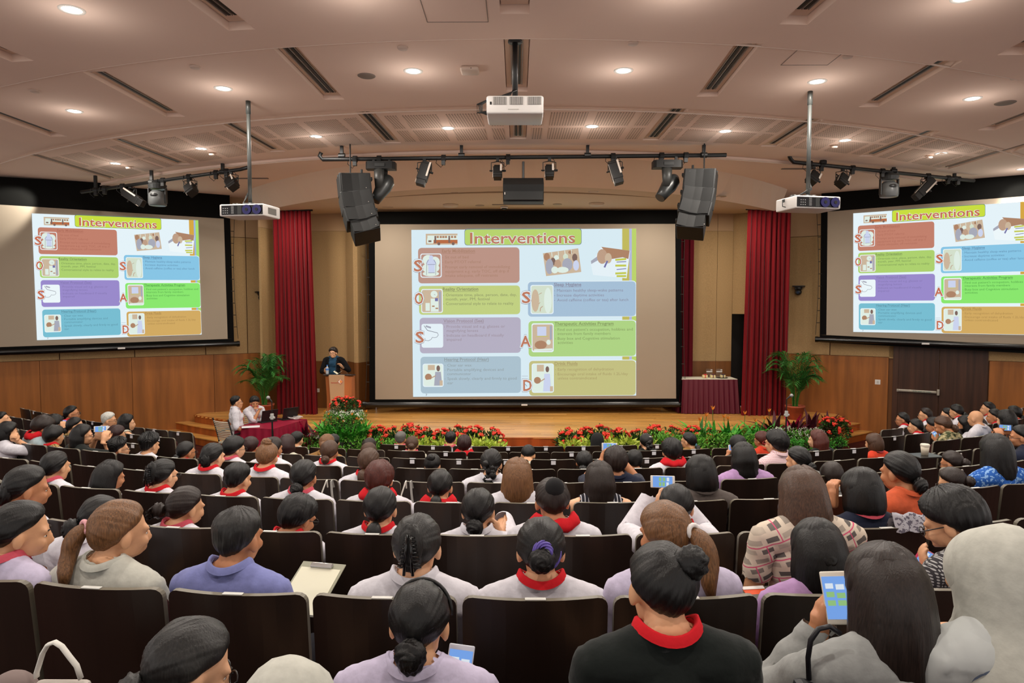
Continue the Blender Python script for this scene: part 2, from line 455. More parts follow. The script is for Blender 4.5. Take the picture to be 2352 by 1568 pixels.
def wall_plate(px, py, label, name='wall_switch', w=.11, on_stage=None):
    p = at_wall(px, py) if on_stage is None else at_y(px, py, on_stage)
    an = math.atan2(-WB, 1) if on_stage is None else 0
    nn = wn if on_stage is None else Vector((0, -1, 0))
    t = thing(name, label, 'switch', p + nn * .01, (0, 0, an))
    mm = MB(); mm.box((0, 0, 0), (w, .012, w), bevel=.003); mm.build('plate', WHP, t)
    mm = MB(); mm.box((0, -.009, 0), (w * .35, .008, w * .5), bevel=.002); mm.build('rocker', mat('rocker_grey', (200, 198, 190), .5), t)
wall_plate(2016, 877, 'white switch plate on the timber wall left of the double door')
# ---- stage
xs = [-8.3 + 16.6 * i / 40 for i in range(41)]
def sfY(x): return 13.0 + x * x / 21.0
poly = [(x, sfY(x)) for x in xs if sfY(x) < wallY(x) + .1] 
lim = max(p[0] for p in poly)
poly = [(-lim - .2, 17.4)] + poly + [(lim + .2, 17.4)]
mb = MB(); mb.prism(poly, 0, .48)
st = tag(mb.build('floor', M_fascia), kind='structure')
mb = MB(); m = 0
# boards laid across the stage: courses parallel to the screen
y = 13.0; k = 0
while y < 17.0:
    y1 = y + .09
    def xr(yy): return math.sqrt(max(0, (yy - 13.0) * 21.0))
    xe = min(xr(y + .045), lim) if y < 15.9 else lim
    off = random.random() * 1.5; x = -xe
    if xe < .12: y = y1; continue
    cuts = [-xe]; xx = -xe + off
    while xx < xe: cuts.append(xx); xx += 1.6 + random.random() * 1.4
    cuts.append(xe)
    for a_, b_ in zip(cuts[:-1], cuts[1:]):
        if b_ - a_ < .05: continue
        mb.box(((a_ + b_) / 2, (y + y1) / 2, .49), (b_ - a_ - .002, .0885, .02), mi=random.choice((0, 0, 1, 2)))
    y = y1
o = mb.build('floorboards', [M_stage, mat('stage_timber_b', (196, 140, 70), .27, .5, noise=.14, nscale=1.6, stretch=(.35, 5, 1), detail=5), mat('stage_timber_c', (216, 162, 92), .3, .5, noise=.12, nscale=1.6, stretch=(.35, 5, 1), detail=5)], st); o['kind'] = 'stuff'
# nosing
mb = MB(); mb.tube([(x, sfY(x) + .01, .49) for x in xs if abs(x) <= lim], .018, 6); tag(mb.build('trim_5', M_fascia), kind='structure')
# end steps and middle step
def steps(xa, xb, name_lab, reds=False):
    nx = 8; xs_ = [xa + (xb - xa) * i / nx for i in range(nx + 1)]
    for k, z in ((1, .333), (2, .167)):
        a = [(x, sfY(x) - .30 * k) for x in xs_]; b = [(x, sfY(x) - .30 * (k - 1) + .02) for x in xs_]
        mm = MB(); mm.prism(a + b[::-1], 0, z - .02); tag(mm.build('floor', M_fascia), kind='structure')
        a = [(x, sfY(x) - .30 * k - .015) for x in xs_]
        mm = MB(); mm.prism(a + b[::-1], z - .02, z); o = tag(mm.build('floor', M_red if reds else M_stage), kind='structure')
steps(-8.55, -6.1, 'left'); steps(6.1, 8.35, 'right'); steps(-.42, 1.15, 'mid', True)
# ---- stage walls
zw = EYE - 1.38; zb = EYE + 1.8; zc = EYE + 2.3
PL = [(-5.95, 15.9), (-5.7, 16.75), (-4.18, 16.75), (-3.83, 16.2), (-3.5, 16.85), (3.6, 16.85), (4.9, 16.8), (5.28, 16.8)]
back = tag(thing('wall_back', None, None), kind='structure')
for (a, b) in zip(PL[:-1], PL[1:]):
    for (z0, z1, m, nm) in ((.5, zw - .004, M_wood2, 'timber_panel'), (zw, zb - .004, M_fab, 'acoustic_panel'), (zb, zc, M_band, 'upper_panel')):
        mm = MB(); A = Vector((*a, 0)); B = Vector((*b, 0)); dd = (B - A).normalized() * .004; A += dd; B -= dd
        mm.quadslab((A.x, A.y, z0), (B.x, B.y, z0), (B.x, B.y, z1), (A.x, A.y, z1), .06); mm.build(nm, m, back)
mm = MB(); mm.quadslab((5.28, 16.82, EYE - .22), (5.95, 15.9, EYE - .22), (5.95, 15.9, zc), (5.28, 16.82, zc), .06); mm.build('acoustic_panel', M_fab, back)
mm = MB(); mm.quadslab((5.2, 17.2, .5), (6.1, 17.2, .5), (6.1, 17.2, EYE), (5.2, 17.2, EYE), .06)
mm.quadslab((5.9, 15.95, .5), (5.97, 15.85, .5), (5.97, 15.85, EYE), (5.9, 15.95, EYE), .04); tag(mm.build('door_2', mat('doorway_shade', (12, 11, 11), .8)), kind='structure')  # black sheets stand in for the unlit depth of the doorway
wall_plate(730, 896, 'white socket plate on stage wall between red curtain and lectern', w=.09, on_stage=16.73)
# ---- curtains
M_curt = mat('crimson_velvet', (112, 8, 18), .85, .2, noise=.08, nscale=5, stretch=(8, 8, .3), sheen=.1)
def curtain(x0, x1, Y, z0, z1, folds, label, m, dx_top=0, amp=.07, cx=0):
    t = thing('stage_curtain', label, 'curtain', ((x0 + x1) / 2, Y, z0))
    nx = folds * 8; nz = 14; vs = []; mb = MB(); h = z1 - z0; W = x1 - x0
    rnd = random.Random(int(x0 * 100))
    ph = [rnd.random() * .5 for _ in range(folds + 2)]
    for j in range(nz + 1):
        v = j / nz
        for i in range(nx + 1):
            u = i / nx; k = u * folds
            a = amp * (.5 + .5 * (1 - v)) * (.35 + 1.5 * ph[int(k)])
            yy = a * math.cos(2 * math.pi * k + .9 * math.sin(2.2 * v + k * 1.7)) 
            xx = (u - .5) * W * (1 + .06 * (1 - v)) + .02 * math.sin(2 * math.pi * k * 2) + dx_top * v
            vs.append((xx, yy, v * h))
    n = nx + 1
    mb.add(vs, [(j * n + i, j * n + i + 1, (j + 1) * n + i + 1, (j + 1) * n + i) for j in range(nz) for i in range(nx)])
    mb.build('cloth', m, t, True)
    mm = MB(); mm.tube([(-W / 2 - .05 + dx_top, 0, h + .01), (W / 2 + .05 + dx_top, 0, h + .01)], .02, 8); mm.build('rail', BLK, t)
    return t
pA = at_y(637, 800, 15.8).x; pB = at_y(724, 800, 15.8).x
curtain(pA, pB, 15.8, .5, EYE + 2.16, 9, 'tall crimson curtain at the left of the stage beside the lectern', M_curt, -.06)
pA = at_y(1705, 800, 15.8).x; pB = at_y(1803, 800, 15.8).x
curtain(pA, pB, 15.7, .5, EYE + 2.16, 9, 'tall crimson curtain at the right of the stage behind potted palm', M_curt, .04)
pA = at_y(1548, 800, 16.6).x; pB = at_y(1590, 800, 16.6).x
curtain(pA, pB, 16.55, .5, EYE + 2.2, 3, 'narrow dark red curtain just right of the middle screen', mat('dark_crimson', (96, 14, 28), .9, .2), 0, .04)

# ================================================================== projection screens and the slide
PAL = {
 'mid': dict(bg=(219, 238, 246), banner=(186, 214, 112), bline=(120, 140, 160), title=(192, 124, 98), red=(190, 150, 136), green=(196, 211, 132), purple=(184, 178, 197), blue=(174, 196, 209), blue2=(168, 194, 217), lime=(177, 214, 134), ochre=(198, 194, 132), white=(232, 244, 250), txt1=(172, 132, 112), txt2=(142, 148, 104), txt3=(160, 146, 158), txt4=(148, 160, 164), txt5=(140, 140, 160), txt6=(136, 158, 100), txt7=(172, 158, 108), st1=(196, 188, 96), st2=(182, 186, 220), st3=(190, 214, 110), head=(120, 120, 100)),
 'side': dict(bg=(232, 246, 252), banner=(204, 224, 66), bline=(90, 140, 120), title=(200, 110, 82), red=(196, 130, 110), green=(176, 212, 112), purple=(156, 140, 206), blue=(122, 192, 212), blue2=(138, 200, 232), lime=(140, 234, 112), ochre=(212, 172, 100), white=(240, 250, 253), txt1=(178, 112, 94), txt2=(124, 152, 88), txt3=(136, 122, 180), txt4=(96, 150, 168), txt5=(102, 146, 178), txt6=(88, 164, 78), txt7=(176, 140, 82), st1=(216, 168, 70), st2=(160, 184, 226), st3=(170, 224, 110), head=(96, 110, 90))}
PIC = dict(p_brown=(176, 134, 106), p_tan=(206, 184, 158), p_dark=(128, 104, 96), p_skin=(214, 226, 206), p_skin2=(192, 160, 136), p_lav=(206, 214, 240), p_grey=(170, 172, 186), p_pale=(226, 240, 230), p_line=(120, 120, 134), p_yel=(198, 204, 84), p_blu=(120, 118, 170), p_or=(186, 110, 72))
def slide(pal, corners, nrm, parent, name='slide'):
    keys = list(PAL[pal]) + list(PIC)
    mats = [emis('proj_' + pal + '_' + k, (PAL[pal].get(k) or PIC.get(k)), .97) for k in keys]
    ix = {k: i for i, k in enumerate(keys)}
    tl, tr, br, bl = map(Vector, corners)
    W, H = 516., 384.
    mb = MB(); lay = [0]
    def mp(x, y, l):
        u = (x - 945) / W; v = (y - 527) / H
        return (tl.lerp(tr, u)).lerp(bl.lerp(br, u), v) + nrm * (.0022 * l)
    def poly(pts, c, l): mb.add([mp(x, y, l) for x, y in pts][::-1], [tuple(range(len(pts)))], ix[c])
    def rr(x0, y0, x1, y1, c, l, r=6, sk=0):
        pts = []
        for cx, cy, a0 in ((x1 - r, y0 + r, -90), (x1 - r, y1 - r, 0), (x0 + r, y1 - r, 90), (x0 + r, y0 + r, 180)):
            for k in range(5): a = R(a0 + 22.5 * k); pts.append((cx + r * math.cos(a), cy + r * math.sin(a)))
        poly(pts, c, l)
    def rect(x0, y0, x1, y1, c, l): poly([(x0, y0), (x1, y0), (x1, y1), (x0, y1)], c, l)
    def ell(cx, cy, a, b, c, l, n=14): poly([(cx + a * math.cos(2 * math.pi * k / n), cy + b * math.sin(2 * math.pi * k / n)) for k in range(n)], c, l)
    def text(s, x, y, w, h, c, l, bold=0.0):
        v, f = text_mesh(s, bold)
        a, b = v[:, 0].min(), v[:, 0].max()
        mb.add([mp(x + (q[0] - a) / (b - a) * w, y - q[1] * h / .72, l) for q in v], f, ix[c])
    def line(pts, wd, c, l):
        for (xa, ya), (xb, yb) in zip(pts[:-1], pts[1:]):
            dx, dy = xb - xa, yb - ya; q = math.hypot(dx, dy) or 1; nx, ny = -dy / q * wd / 2, dx / q * wd / 2
            poly([(xa + nx, ya + ny), (xa - nx, ya - ny), (xb - nx, yb - ny), (xb + nx, yb + ny)], c, l)
    rect(945, 527, 1461, 911, 'bg', 0)
    for a, b, c in ((1429, 1445, 'st1'), (1445, 1451, 'st2'), (1451, 1461, 'st3')):
        rect(a, 527, b, 650, c, 1); rect(a, 727, b, 738, c, 1); rect(a, 820, b, 830, c, 1)
    rr(1067, 525.5, 1336, 563, 'bline', 1, 6); rr(1068, 527, 1335, 562, 'banner', 2, 6)
    text('Interventions', 1080, 559, 241, 26, 'white', 3, .035); text('Interventions', 1080, 559, 241, 26, 'title', 4, .012)
    boxes = [(960, 568, 1193, 649, 'red', 0), (961, 655, 1194, 721, 'green', 0), (962, 728, 1195, 810, 'purple', 0), (963, 818, 1195, 903, 'blue', 0),
             (1212, 647, 1460, 727, 'blue2', 1), (1213, 737, 1460, 819, 'lime', 1), (1214, 829, 1460, 910, 'ochre', 1)]
    for x0, y0, x1, y1, c, b in boxes:
        if b: rr(x0 - .2, y0 - 1.6, x1 + .8, y1 + .8, 'white', 1.6, 8)
        rr(x0, y0, x1, y1, c, 2.2, 8)
    fr = [(965, 581, 1014, 636), (966, 662, 1016, 717), (966, 742, 1016, 797), (968, 834, 1016, 888), (1218, 654, 1271, 721), (1220, 742, 1271, 809), (1220, 835, 1271, 903)]
    for f_ in fr: rr(*f_, 'white', 3, 5)
    # walking frame figure
    rr(967, 583, 1012, 634, 'red', 3.6, 4); 
    for cx, cy, a, b in ((983, 596, 13, 12), (998, 600, 12, 12), (989, 614, 20, 12), (989, 627, 19, 6)): ell(cx, cy, a, b, 'p_pale', 4.2)
    ell(990, 590, 5, 5, 'p_lav', 4.8); ell(990, 602, 11, 9, 'p_lav', 4.8); rect(983, 606, 998, 625, 'p_lav', 4.8)
    for p in ([(980, 604), (979, 630)], [(1001, 604), (1000, 630)], [(982, 606), (999, 606)], [(979, 604), (984, 595)], [(1001, 604), (996, 595)], [(983, 625), (998, 625)]): line(p, .9, 'p_line', 5.4)
    # clock and notice board
    rr(968, 664, 1014, 715, 'p_tan', 3.6, 4); ell(996, 674, 8, 8, 'p_pale', 4.4); line([(996, 674), (999, 676)], .8, 'p_line', 5); rect(988, 684, 1006, 714, 'p_pale', 4); rect(998, 683, 1005, 690, 'p_blu', 4.6); rect(976, 694, 986, 712, 'p_pale', 4.2); rect(1007, 668, 1012, 712, 'p_grey', 4.2); rect(991, 700, 997, 703, 'p_brown', 4.6); rect(999, 705, 1005, 708, 'p_brown', 4.6)
    # spectacles
    line([(972, 746), (980, 757), (1003, 763)], 1.2, 'p_line', 4); line([(976, 747), (988, 751)], 4, 'p_grey', 4)
    line([(1003, 763), (1005, 768), (1001, 773), (995, 774), (991, 773), (988, 778), (982, 781), (974, 780), (974, 775)], .9, 'p_line', 4.2)
    # two care pictures
    for ox, oy in ((970, 836), (1222, 837)):
        wd = 44 if ox < 1000 else 47; hh = 50 if ox < 1000 else 64; k = hh / 50
        rr(ox, oy, ox + wd, oy + hh, 'p_pale', 3.6, 4); rect(ox + 10, oy + 1, ox + 26, oy + 13 * k, 'p_tan', 4.0)
        ell(ox + 34, oy + 9 * k, 4.2, 7, 'p_dark', 4.6); poly([(ox + 27, oy + 17 * k), (ox + 40, oy + 17 * k), (ox + 43, oy + hh - 1), (ox + 24, oy + hh - 1)], 'p_grey' if ox < 1000 else 'p_lav', 4.4)
        line([(ox + 28, oy + 26 * k), (ox + 18, oy + 31 * k)], 2.4, 'p_skin2', 4.8); ell(ox + 11, oy + 29 * k, 8, 8, 'p_brown', 4.6); poly([(ox + 4, oy + 36 * k), (ox + 18, oy + 34 * k), (ox + 22, oy + hh - 1), (ox + 1, oy + hh - 1)], 'p_pale', 5.0); rect(ox + wd - 7, oy + hh - 13, ox + wd, oy + hh - 1, 'p_tan', 4.9)
    # sleeping child
    rr(1220, 656, 1269, 719, 'p_skin', 3.6, 4); ell(1229, 690, 9, 26, 'p_tan', 4.0); line([(1237, 676), (1244, 672)], 1, 'p_brown', 4.5); line([(1237, 698), (1240, 694)], 1, 'p_brown', 4.5); line([(1240, 715), (1241, 707), (1246, 703)], 1.8, 'p_skin2', 4.5); ell(1258, 690, 9, 30, 'p_pale', 4.1)
    # activity picture
    rr(1222, 745, 1269, 806, 'p_tan', 3.6, 4); rect(1233, 750, 1254, 771, 'p_lav', 4.2); line([(1230, 773), (1258, 772)], 1.2, 'p_yel', 4.6); ell(1241, 792, 14, 10, 'p_brown', 4.2); ell(1259, 786, 5, 6, 'p_pale', 4.6); poly([(1226, 802), (1268, 800), (1268, 805), (1225, 806)], 'p_pale', 4.8); rect(1262, 748, 1267, 780, 'p_grey', 4.2)
    # bus picture
    rect(978, 536, 1051, 561, 'p_tan', 2); rect(982, 540, 1051, 550, 'p_pale', 2.6); rect(984, 550, 1051, 558, 'p_or', 2.6)
    for x in (1003, 1010, 1016, 1022, 1036, 1043): rect(x, 541, x + 5, 546, 'p_brown', 3.2)
    for x in (998, 1030): rect(x, 541, x + 4, 557, 'p_dark', 3.2)
    rr(981, 546, 996, 558, 'p_pale', 3.2, 2); rect(984, 551, 991, 555, 'p_dark', 3.8); ell(1008, 559, 3.5, 3.5, 'p_dark', 3.8); ell(1041, 559, 3.5, 3.5, 'p_dark', 3.8)
    # tilted group photograph
    poly([(1247, 582), (1328, 571), (1335, 625), (1254, 634)], 'p_tan', 2)
    for cx, cy, a, b, c in ((1256, 590, 7, 9, 'p_brown'), (1262, 612, 9, 18, 'p_grey'), (1270, 601, 6, 9, 'p_dark'), (1278, 592, 6, 6, 'p_pale'), (1281, 608, 8, 12, 'p_skin2'), (1299, 590, 6, 7, 'p_skin'), (1303, 608, 12, 15, 'p_grey'), (1320, 592, 6, 9, 'p_dark'), (1323, 610, 7, 12, 'p_lav'), (1292, 620, 14, 7, 'p_pale'), (1310, 580, 5, 4, 'p_brown'), (1274, 620, 8, 8, 'p_pale')): ell(cx, cy, a, b, c, 2.6 + cy * .001, 12)
    for k in range(4): line([(1267 + 15 * k, 580 - 2 * k), (1268 + 15 * k, 590 - 2 * k)], 1.5, 'p_pale', 3.4)
    # writing hand and crayons
    poly([(1381, 568), (1447, 577), (1439, 640), (1362, 632), (1357, 607)], 'white', 2)
    poly([(1381, 568), (1446, 577), (1443, 596), (1430, 592), (1404, 596)], 'p_brown', 2.6); ell(1383, 590, 12, 17, 'p_skin2', 3); ell(1397, 594, 8, 12, 'p_tan', 3.2); poly([(1357, 600), (1374, 588), (1374, 598), (1358, 607)], 'p_grey', 2.8); line([(1395, 600), (1388, 615)], 4, 'p_blu', 3.6)
    for i, (y, c) in enumerate(((598, 'p_yel'), (603, 'p_blu'), (611, 'p_yel'), (620, 'p_blu'), (629, 'p_yel'), (635, 'p_yel'))): line([(1413 + i % 2 * 3, y), (1438, y - 2 + (i % 3))], 4.5 if c == 'p_yel' else 1.8, c, 3.4)
    # headings and bullets
    def block(x, y, wd, s, ls, c, w2):
        text(s, x, y + 8, wd, 7.6, c, 3.4, .02); rect(x, y + 9.6, x + wd, y + 10.4, c, 3.4)
        for (t_, dy, ww, bul) in ls:
            if bul: rect(x + 1, y + dy + 4, x + 2.4, y + dy + 5.4, c, 3.4)
            text(t_, x + 7, y + dy + 7, ww, 6.6, c, 3.4)
    block(1015, 571, 76, 'Early Mobilization', [('Sit out of bed', 14.5, 54, 1), ('Early PT/OT referral', 25.5, 82, 1), ('Prompt early removal of immobilizing', 37, 149, 1), ('equipment e.g. early TOC, off drip if', 47, 147, 0), ('intake adequate, off restraints', 56.5, 121, 0)], 'txt1', 1)
    block(1016, 658, 82, 'Reality Orientation', [('Orientate time, place, person, date, day,', 14, 163, 1), ('month, year, PM, festival', 23.5, 101, 0), ('Conversational style to relate to reality', 34, 156, 1)], 'txt2', 1)
    block(1017, 731, 93, 'Vision Protocol (See)', [('Provide visual aid e.g. glasses or', 13.5, 135, 1), ('magnifying lenses', 23, 73, 0), ('Indicate on headboard if visually', 34, 132, 1), ('impaired', 43.5, 34, 0)], 'txt3', 1)
    block(1018, 820, 103, 'Hearing Protocol (Hear)', [('Clear ear wax', 14, 56, 1), ('Portable amplifying devices and', 24.5, 130, 1), ('communicator', 34, 55, 0), ('Speak slowly, clearly and firmly to good', 45, 160, 1), ('ear', 55, 13, 0)], 'txt4', 1)
    block(1272, 649, 63, 'Sleep Hygiene', [('Maintain healthy sleep-wake patterns', 14, 152, 1), ('Increase daytime activities', 25, 108, 1), ('Avoid caffeine (coffee or tea) after lunch', 36, 164, 1)], 'txt5', 1)
    block(1273, 739, 136, 'Therapeutic Activities Program', [("Find out patient's occupation, hobbies and", 14, 173, 1), ('interests from family members', 23.5, 122, 0), ('Busy box and Cognitive stimulation', 34.5, 143, 1), ('activities', 44, 35, 0)], 'txt6', 1)
    block(1273, 831, 53, 'Drink Fluids', [('Early recognition of dehydration', 14, 129, 1), ('Encourage oral intake of fluids 1.2L/day', 25, 162, 1), ('unless contraindicated', 34.5, 90, 0)], 'txt7', 1)
    for ch, x, y in (('S', 949, 621), ('O', 950, 696), ('S', 951, 785), ('S', 1197, 695), ('A', 1193, 796), ('D', 1199, 898)):
        wd = 22 if ch != 'A' else 26
        text(ch, x - 1.5, y + 1.2, wd + 3, 29, 'p_line', 4.6, .055); text(ch, x - 1, y + .6, wd + 2, 28, 'white', 5.2, .048); text(ch, x + 1, y, wd - 2, 26, 'title', 5.9, .02)
    text('7', 974, 909, 4, 5, 'p_line', 2)
    line([(1197, 864), (1211, 864)], .8, 'p_grey', 2); line([(1204, 882), (1209, 888)], 1, 'p_line', 6.2)
    return mb.build('slide_image', mats, parent)
M_scr = mat('screen_fabric', (164, 151, 134), .9, .1)
M_bord = mat('screen_border', (12, 12, 12), .9, .1)
def pscreen(label, c4, mask4, slide4, pal, nrm, barL, barR, barr=.055):
    """c4 white area corners tl,tr,br,bl in the hall"""
    cen = sum((Vector(p) for p in c4), Vector()) / 4
    t = thing('projection_screen', label, 'screen', cen)
    def L(p): return Vector(p) - cen
    tl, tr, br, bl = map(L, c4)
    ax = (tr - tl).normalized(); up = Vector((0, 0, 1)); b = .14
    mm = MB(); mm.quadslab(bl, br, tr, tl, .01); mm.build('fabric', M_scr, t)
    k = -nrm * .004
    tb = b * 1.2
    mt = [L(p) for p in mask4]
    mm = MB()
    mm.quadslab(bl - ax * b + k, bl + k, tl + k, tl - ax * b + k, .006); mm.quadslab(br + k, br + ax * b + k, tr + ax * b + k, tr + k, .006)
    mm.quadslab(bl - ax * b - up * tb + k, br + ax * b - up * tb + k, br + ax * b + k, bl - ax * b + k, .006)
    mm.quadslab(tl - ax * b + k, tr + ax * b + k, mt[1] + k, mt[0] + k, .006) if False else None
    mm.build('border', M_bord, t)
    mm = MB(); mm.quadslab(tl - ax * b + k, tr + ax * b + k, tr + ax * b + up * ((mt[1] - tr).z) + k, tl - ax * b + up * ((mt[0] - tl).z) + k, .02); mm.build('top_masking', M_black, t)
    mm = MB(); mm.tube([L(barL), L(barR)], barr, 12)
    mm.tube([L(barL) - ax * .02, L(barL) + ax * .04], barr * 1.15, 12); mm.tube([L(barR) - ax * .04, L(barR) + ax * .02], barr * 1.15, 12)
    mm.build('bottom_bar', mat('bar_gloss', (16, 16, 16), .22), t)
    mid = (L(barL) + L(barR)) / 2 + nrm * (barr + .002)
    mm = MB(); mm.box(mid, (.14, .01, .035), Matrix.Rotation(math.atan2(ax.y, ax.x), 3, 'Z')); mm.build('badge', WHP, t)
    # tab-tension cords at both sides
    for s, A, B in ((-1, tl, bl), (1, tr, br)):
        mm = MB()
        pts = [A.lerp(B, v) + ax * s * (b + .09 - .05 * math.sin(math.pi * v)) + k for v in [i / 10 for i in range(11)]]
        mm.tube(pts, .006, 4)
        for p in pts[1:-1]: mm.tube([p, p - ax * s * .07], .008, 4)
        mm.build('tension_cord', mat('cord_dark', (40, 36, 30), .7), t)
    sl = [L(p) for p in slide4]
    slide(pal, [p + nrm * .012 for p in sl], nrm, t)
    return t
Y = 16.0
q = lambda x, y: at_y(x, y, Y)
nf = Vector((0, -1, 0))
pscreen('large middle projection screen above the stage', [q(861, 515), q(1551, 514), q(1553, 915), q(862, 917)], [q(845, 486), q(1572, 482), (0, 0, 0), (0, 0, 0)], [q(945, 528), q(1461, 525), q(1461, 908), q(949, 911)], 'mid', nf, q(836, 929), q(1574, 928), .07)
nl = Vector((WB, -1, 0)).normalized(); nr = Vector((-WB, -1, 0)).normalized()
OFF = .35
ql = lambda x, y: at_wall(x, y, OFF)
pscreen('projection screen on the left side wall', [ql(-14, 469), ql(514, 502), ql(523, 778), ql(-6, 797)], [ql(-30, 404), ql(522, 436), (0, 0, 0), (0, 0, 0)], [ql(73, 490), ql(455, 506), ql(463, 768), ql(85, 781)], 'side', nl, ql(-40, 811), ql(548, 789), .06)
pscreen('projection screen on the right side wall above the double door', [ql(1901, 486), ql(2420, 445), ql(2420, 796), ql(1898, 769)], [ql(1897, 418), ql(2420, 385), (0, 0, 0), (0, 0, 0)], [ql(1960, 490), ql(2372, 462), ql(2372, 769), ql(1960, 762)], 'side', nr, ql(1875, 779), ql(2420, 800), .06)
# dark velour lining around the side screens
for s, pts, lab in ((-1, ((-60, 398), (184, 437), (523, 437), (523, 505), (-60, 470)), 'black velour lining above the left side screen'), (1, ((1893, 421), (2180, 412), (2420, 372), (2420, 440), (1897, 480)), 'black velour lining above the right side screen')):
    n_ = nl if s < 0 else nr
    P = [at_wall(x, y, .12) for x, y in pts]
    mm = MB(); k = len(P); mm.add(P + [p - n_ * .05 for p in P], [tuple(range(k)), tuple(range(2 * k - 1, k - 1, -1))] + [(i, (i + 1) % k, k + (i + 1) % k, k + i) for i in range(k)])
    o = mm.build('velour_masking', M_black); tag(o, lab, 'masking')
# ================================================================== ceiling lamps
DL = [(165, 22), (513, 203), (171, 255), (949, 163), (1432, 162), (1877, 187), (2234, 226), (726, 313), (462, 341), (265, 375), (80, 416), (1029, 294), (1360, 290), (1666, 301), (1941, 322), (2162, 352), (2348, 388), (815, -18), (2215, -6), (1560, -22)]
DLL = ['biggest lit downlight in the top left corner', 'lit downlight left of middle, above the left projector pole', 'lit downlight at the far left between two air slots', 'lit downlight left of the wireless box on the ceiling', 'lit downlight right of the middle projector', 'lit downlight just above the right projector pole', 'lit downlight at right beside the round dark grille', 'lit downlight among perforated panels right of left projector pole', 'lit downlight among perforated panels left of left projector pole', 'small lit downlight above the left lighting bar', 'smallest lit downlight above the left screen masking', 'lit downlight lower left of the middle projector', 'lit downlight lower right of the middle projector', 'lit downlight above the right end of the middle lighting bar', 'lit downlight just right of the right projector pole', 'small lit downlight above the right lighting bar', 'smallest lit downlight at the right edge', 'lit downlight cut off by the top edge left of middle', 'lit downlight cut off by the top edge at right', 'lit downlight just out of the top edge right of middle']
E_lamp = emis('lamp_glow', (255, 250, 240), 14)
m1 = MB(); m1.lathe([(.075, .004), (.08, -.006), (.105, -.006), (.108, .004)], n=24); ring = m1.mesh('r', mat('lamp_trim', (235, 230, 222), .5), True)
m1 = MB(); m1.lathe([(0.0, -.002), (.078, -.002)], n=24); lens = m1.mesh('l', E_lamp)
for (x, y), lab in zip(DL, DLL):
    p = at_z(x, y, CEIL)
    z = CEIL - .03 if p.y < arcY(p.x, 6.71) else CEIL if p.y < arcY(p.x, 9.1) else CEIL + .03 if p.y < arcY(p.x, 11.67) else CEIL - .02
    p = at_z(x, y, z)
    t = thing('downlight', lab, 'ceiling light', (p.x, p.y, z))
    link('trim_ring', ring, t); link('lens', lens, t)
    area('lamp_light', (p.x, p.y, z - .02), .15, 34, (1, .93, .84))
    pl = bpy.data.lights.new('ceiling_fill', 'POINT'); pl.energy = 4.0; pl.color = (1, .93, .86); pl.shadow_soft_size = .06  # unseen point light added under each downlight to brighten the ceiling
    po = bpy.data.objects.new('ceiling_fill', pl); COL.objects.link(po); po.location = (p.x, p.y, z - .36)
# hall lights that lie outside the frame above and behind
for x in (-7, -4.2, -1.4, 1.4, 4.2, 7):
    for yy in (1.2, 4.2):
        area('hall_lamp', (x, yy + x * x / 26, CEIL - .06), .15, 34, (1, .93, .84))
# stage lights
M_off = mat('lamp_inner', (120, 104, 92), .5)
m1 = MB(); m1.lathe([(0, .003), (.07, .003), (.085, -.004), (.1, -.004), (.102, .003)], n=20); offl = m1.mesh('o', mat('unlit_lamp', (168, 150, 132), .5), True)
for i, (x, y) in enumerate([(1045, 443), (1363, 440), (925, 466), (924, 474), (1102, 472), (1280, 469), (1490, 462), (1489, 468), (754, 461), (753, 480), (1657, 451), (1664, 469)]):
    z = EYE + 2.225; p = at_z(x, y, z)
    t = thing('stage_downlight', ['unlit round downlight over the stage, ' + k for k in ('near edge left of the hanging speaker', 'near edge right of the hanging speaker', 'upper of the pair right of the left speaker stack', 'lower of the pair right of the left speaker stack', 'left of the middle hanging speaker', 'right of the middle hanging speaker', 'upper of the pair left of the right speaker stack', 'lower of the pair left of the right speaker stack', 'upper one left of the left speaker stack', 'lower one left of the left speaker stack', 'upper one right of the right speaker stack', 'lower one right of the right speaker stack')][i], 'ceiling light', p)
    link('trim_ring', offl, t)
for x in (-5, -3, 3, 5): area('stage_wash', (x, 14.9, EYE + 2.15), .3, 34, (1, .90, .78))
for x in (-1.2, 1.2): area('stage_wash', (x, 13.9, EYE + 2.15), .3, 44, (1, .90, .78))
spot('accent_left', at_z(80, 416, CEIL - .1) + Vector((.3, 0, 0)), at_wall(15, 480, .3), 160, 50)
spot('accent_right', at_z(2340, 400, CEIL - .1), at_wall(2348, 470, .3), 160, 50)
def disc(name, px, r, label, cat, m, th=.012, n=24, z=CEIL):
    p = at_z(*px, z); t = thing(name, label, cat, p)
    mm = MB(); mm.lathe([(0, -th), (r * .85, -th), (r, -th * .3), (r, .004)], n=n); mm.build('cover', m, t, True)
    return t
M_grl = mat('grille_grey', (128, 114, 104), .7)
disc('ceiling_speaker', (842, 174), .10, 'round grey ceiling speaker grille left of the lit downlight', 'speaker', M_grl)
disc('ceiling_speaker', (2309, 236), .12, 'round dark speaker grille at the upper right', 'speaker', M_grl)
M_sm = mat('sensor_white', (206, 184, 170), .7)
for px, lab in (((487, 354), 'small white detector below the left projector pole lamp'), ((296, 385), 'small detector right of the small left downlight'), ((1916, 337), 'small white detector left of the right downlight'), ((2134, 361), 'small detector beside downlight above right bar'), ((80, 208), 'flat round cap on ceiling at upper left'), ((448, 153), 'flat round cap above the left long slot'), ((1947, 128), 'flat round cap at upper right beside hatch'), ((2332, 177), 'flat round cap near right picture edge'), ((925, 109), 'flat round cap above the left middle downlight'), ((1454, 98), 'flat round cap above the right middle downlight')):
    disc('smoke_detector', px, .055, lab, 'detector', M_sm, .02, 16)
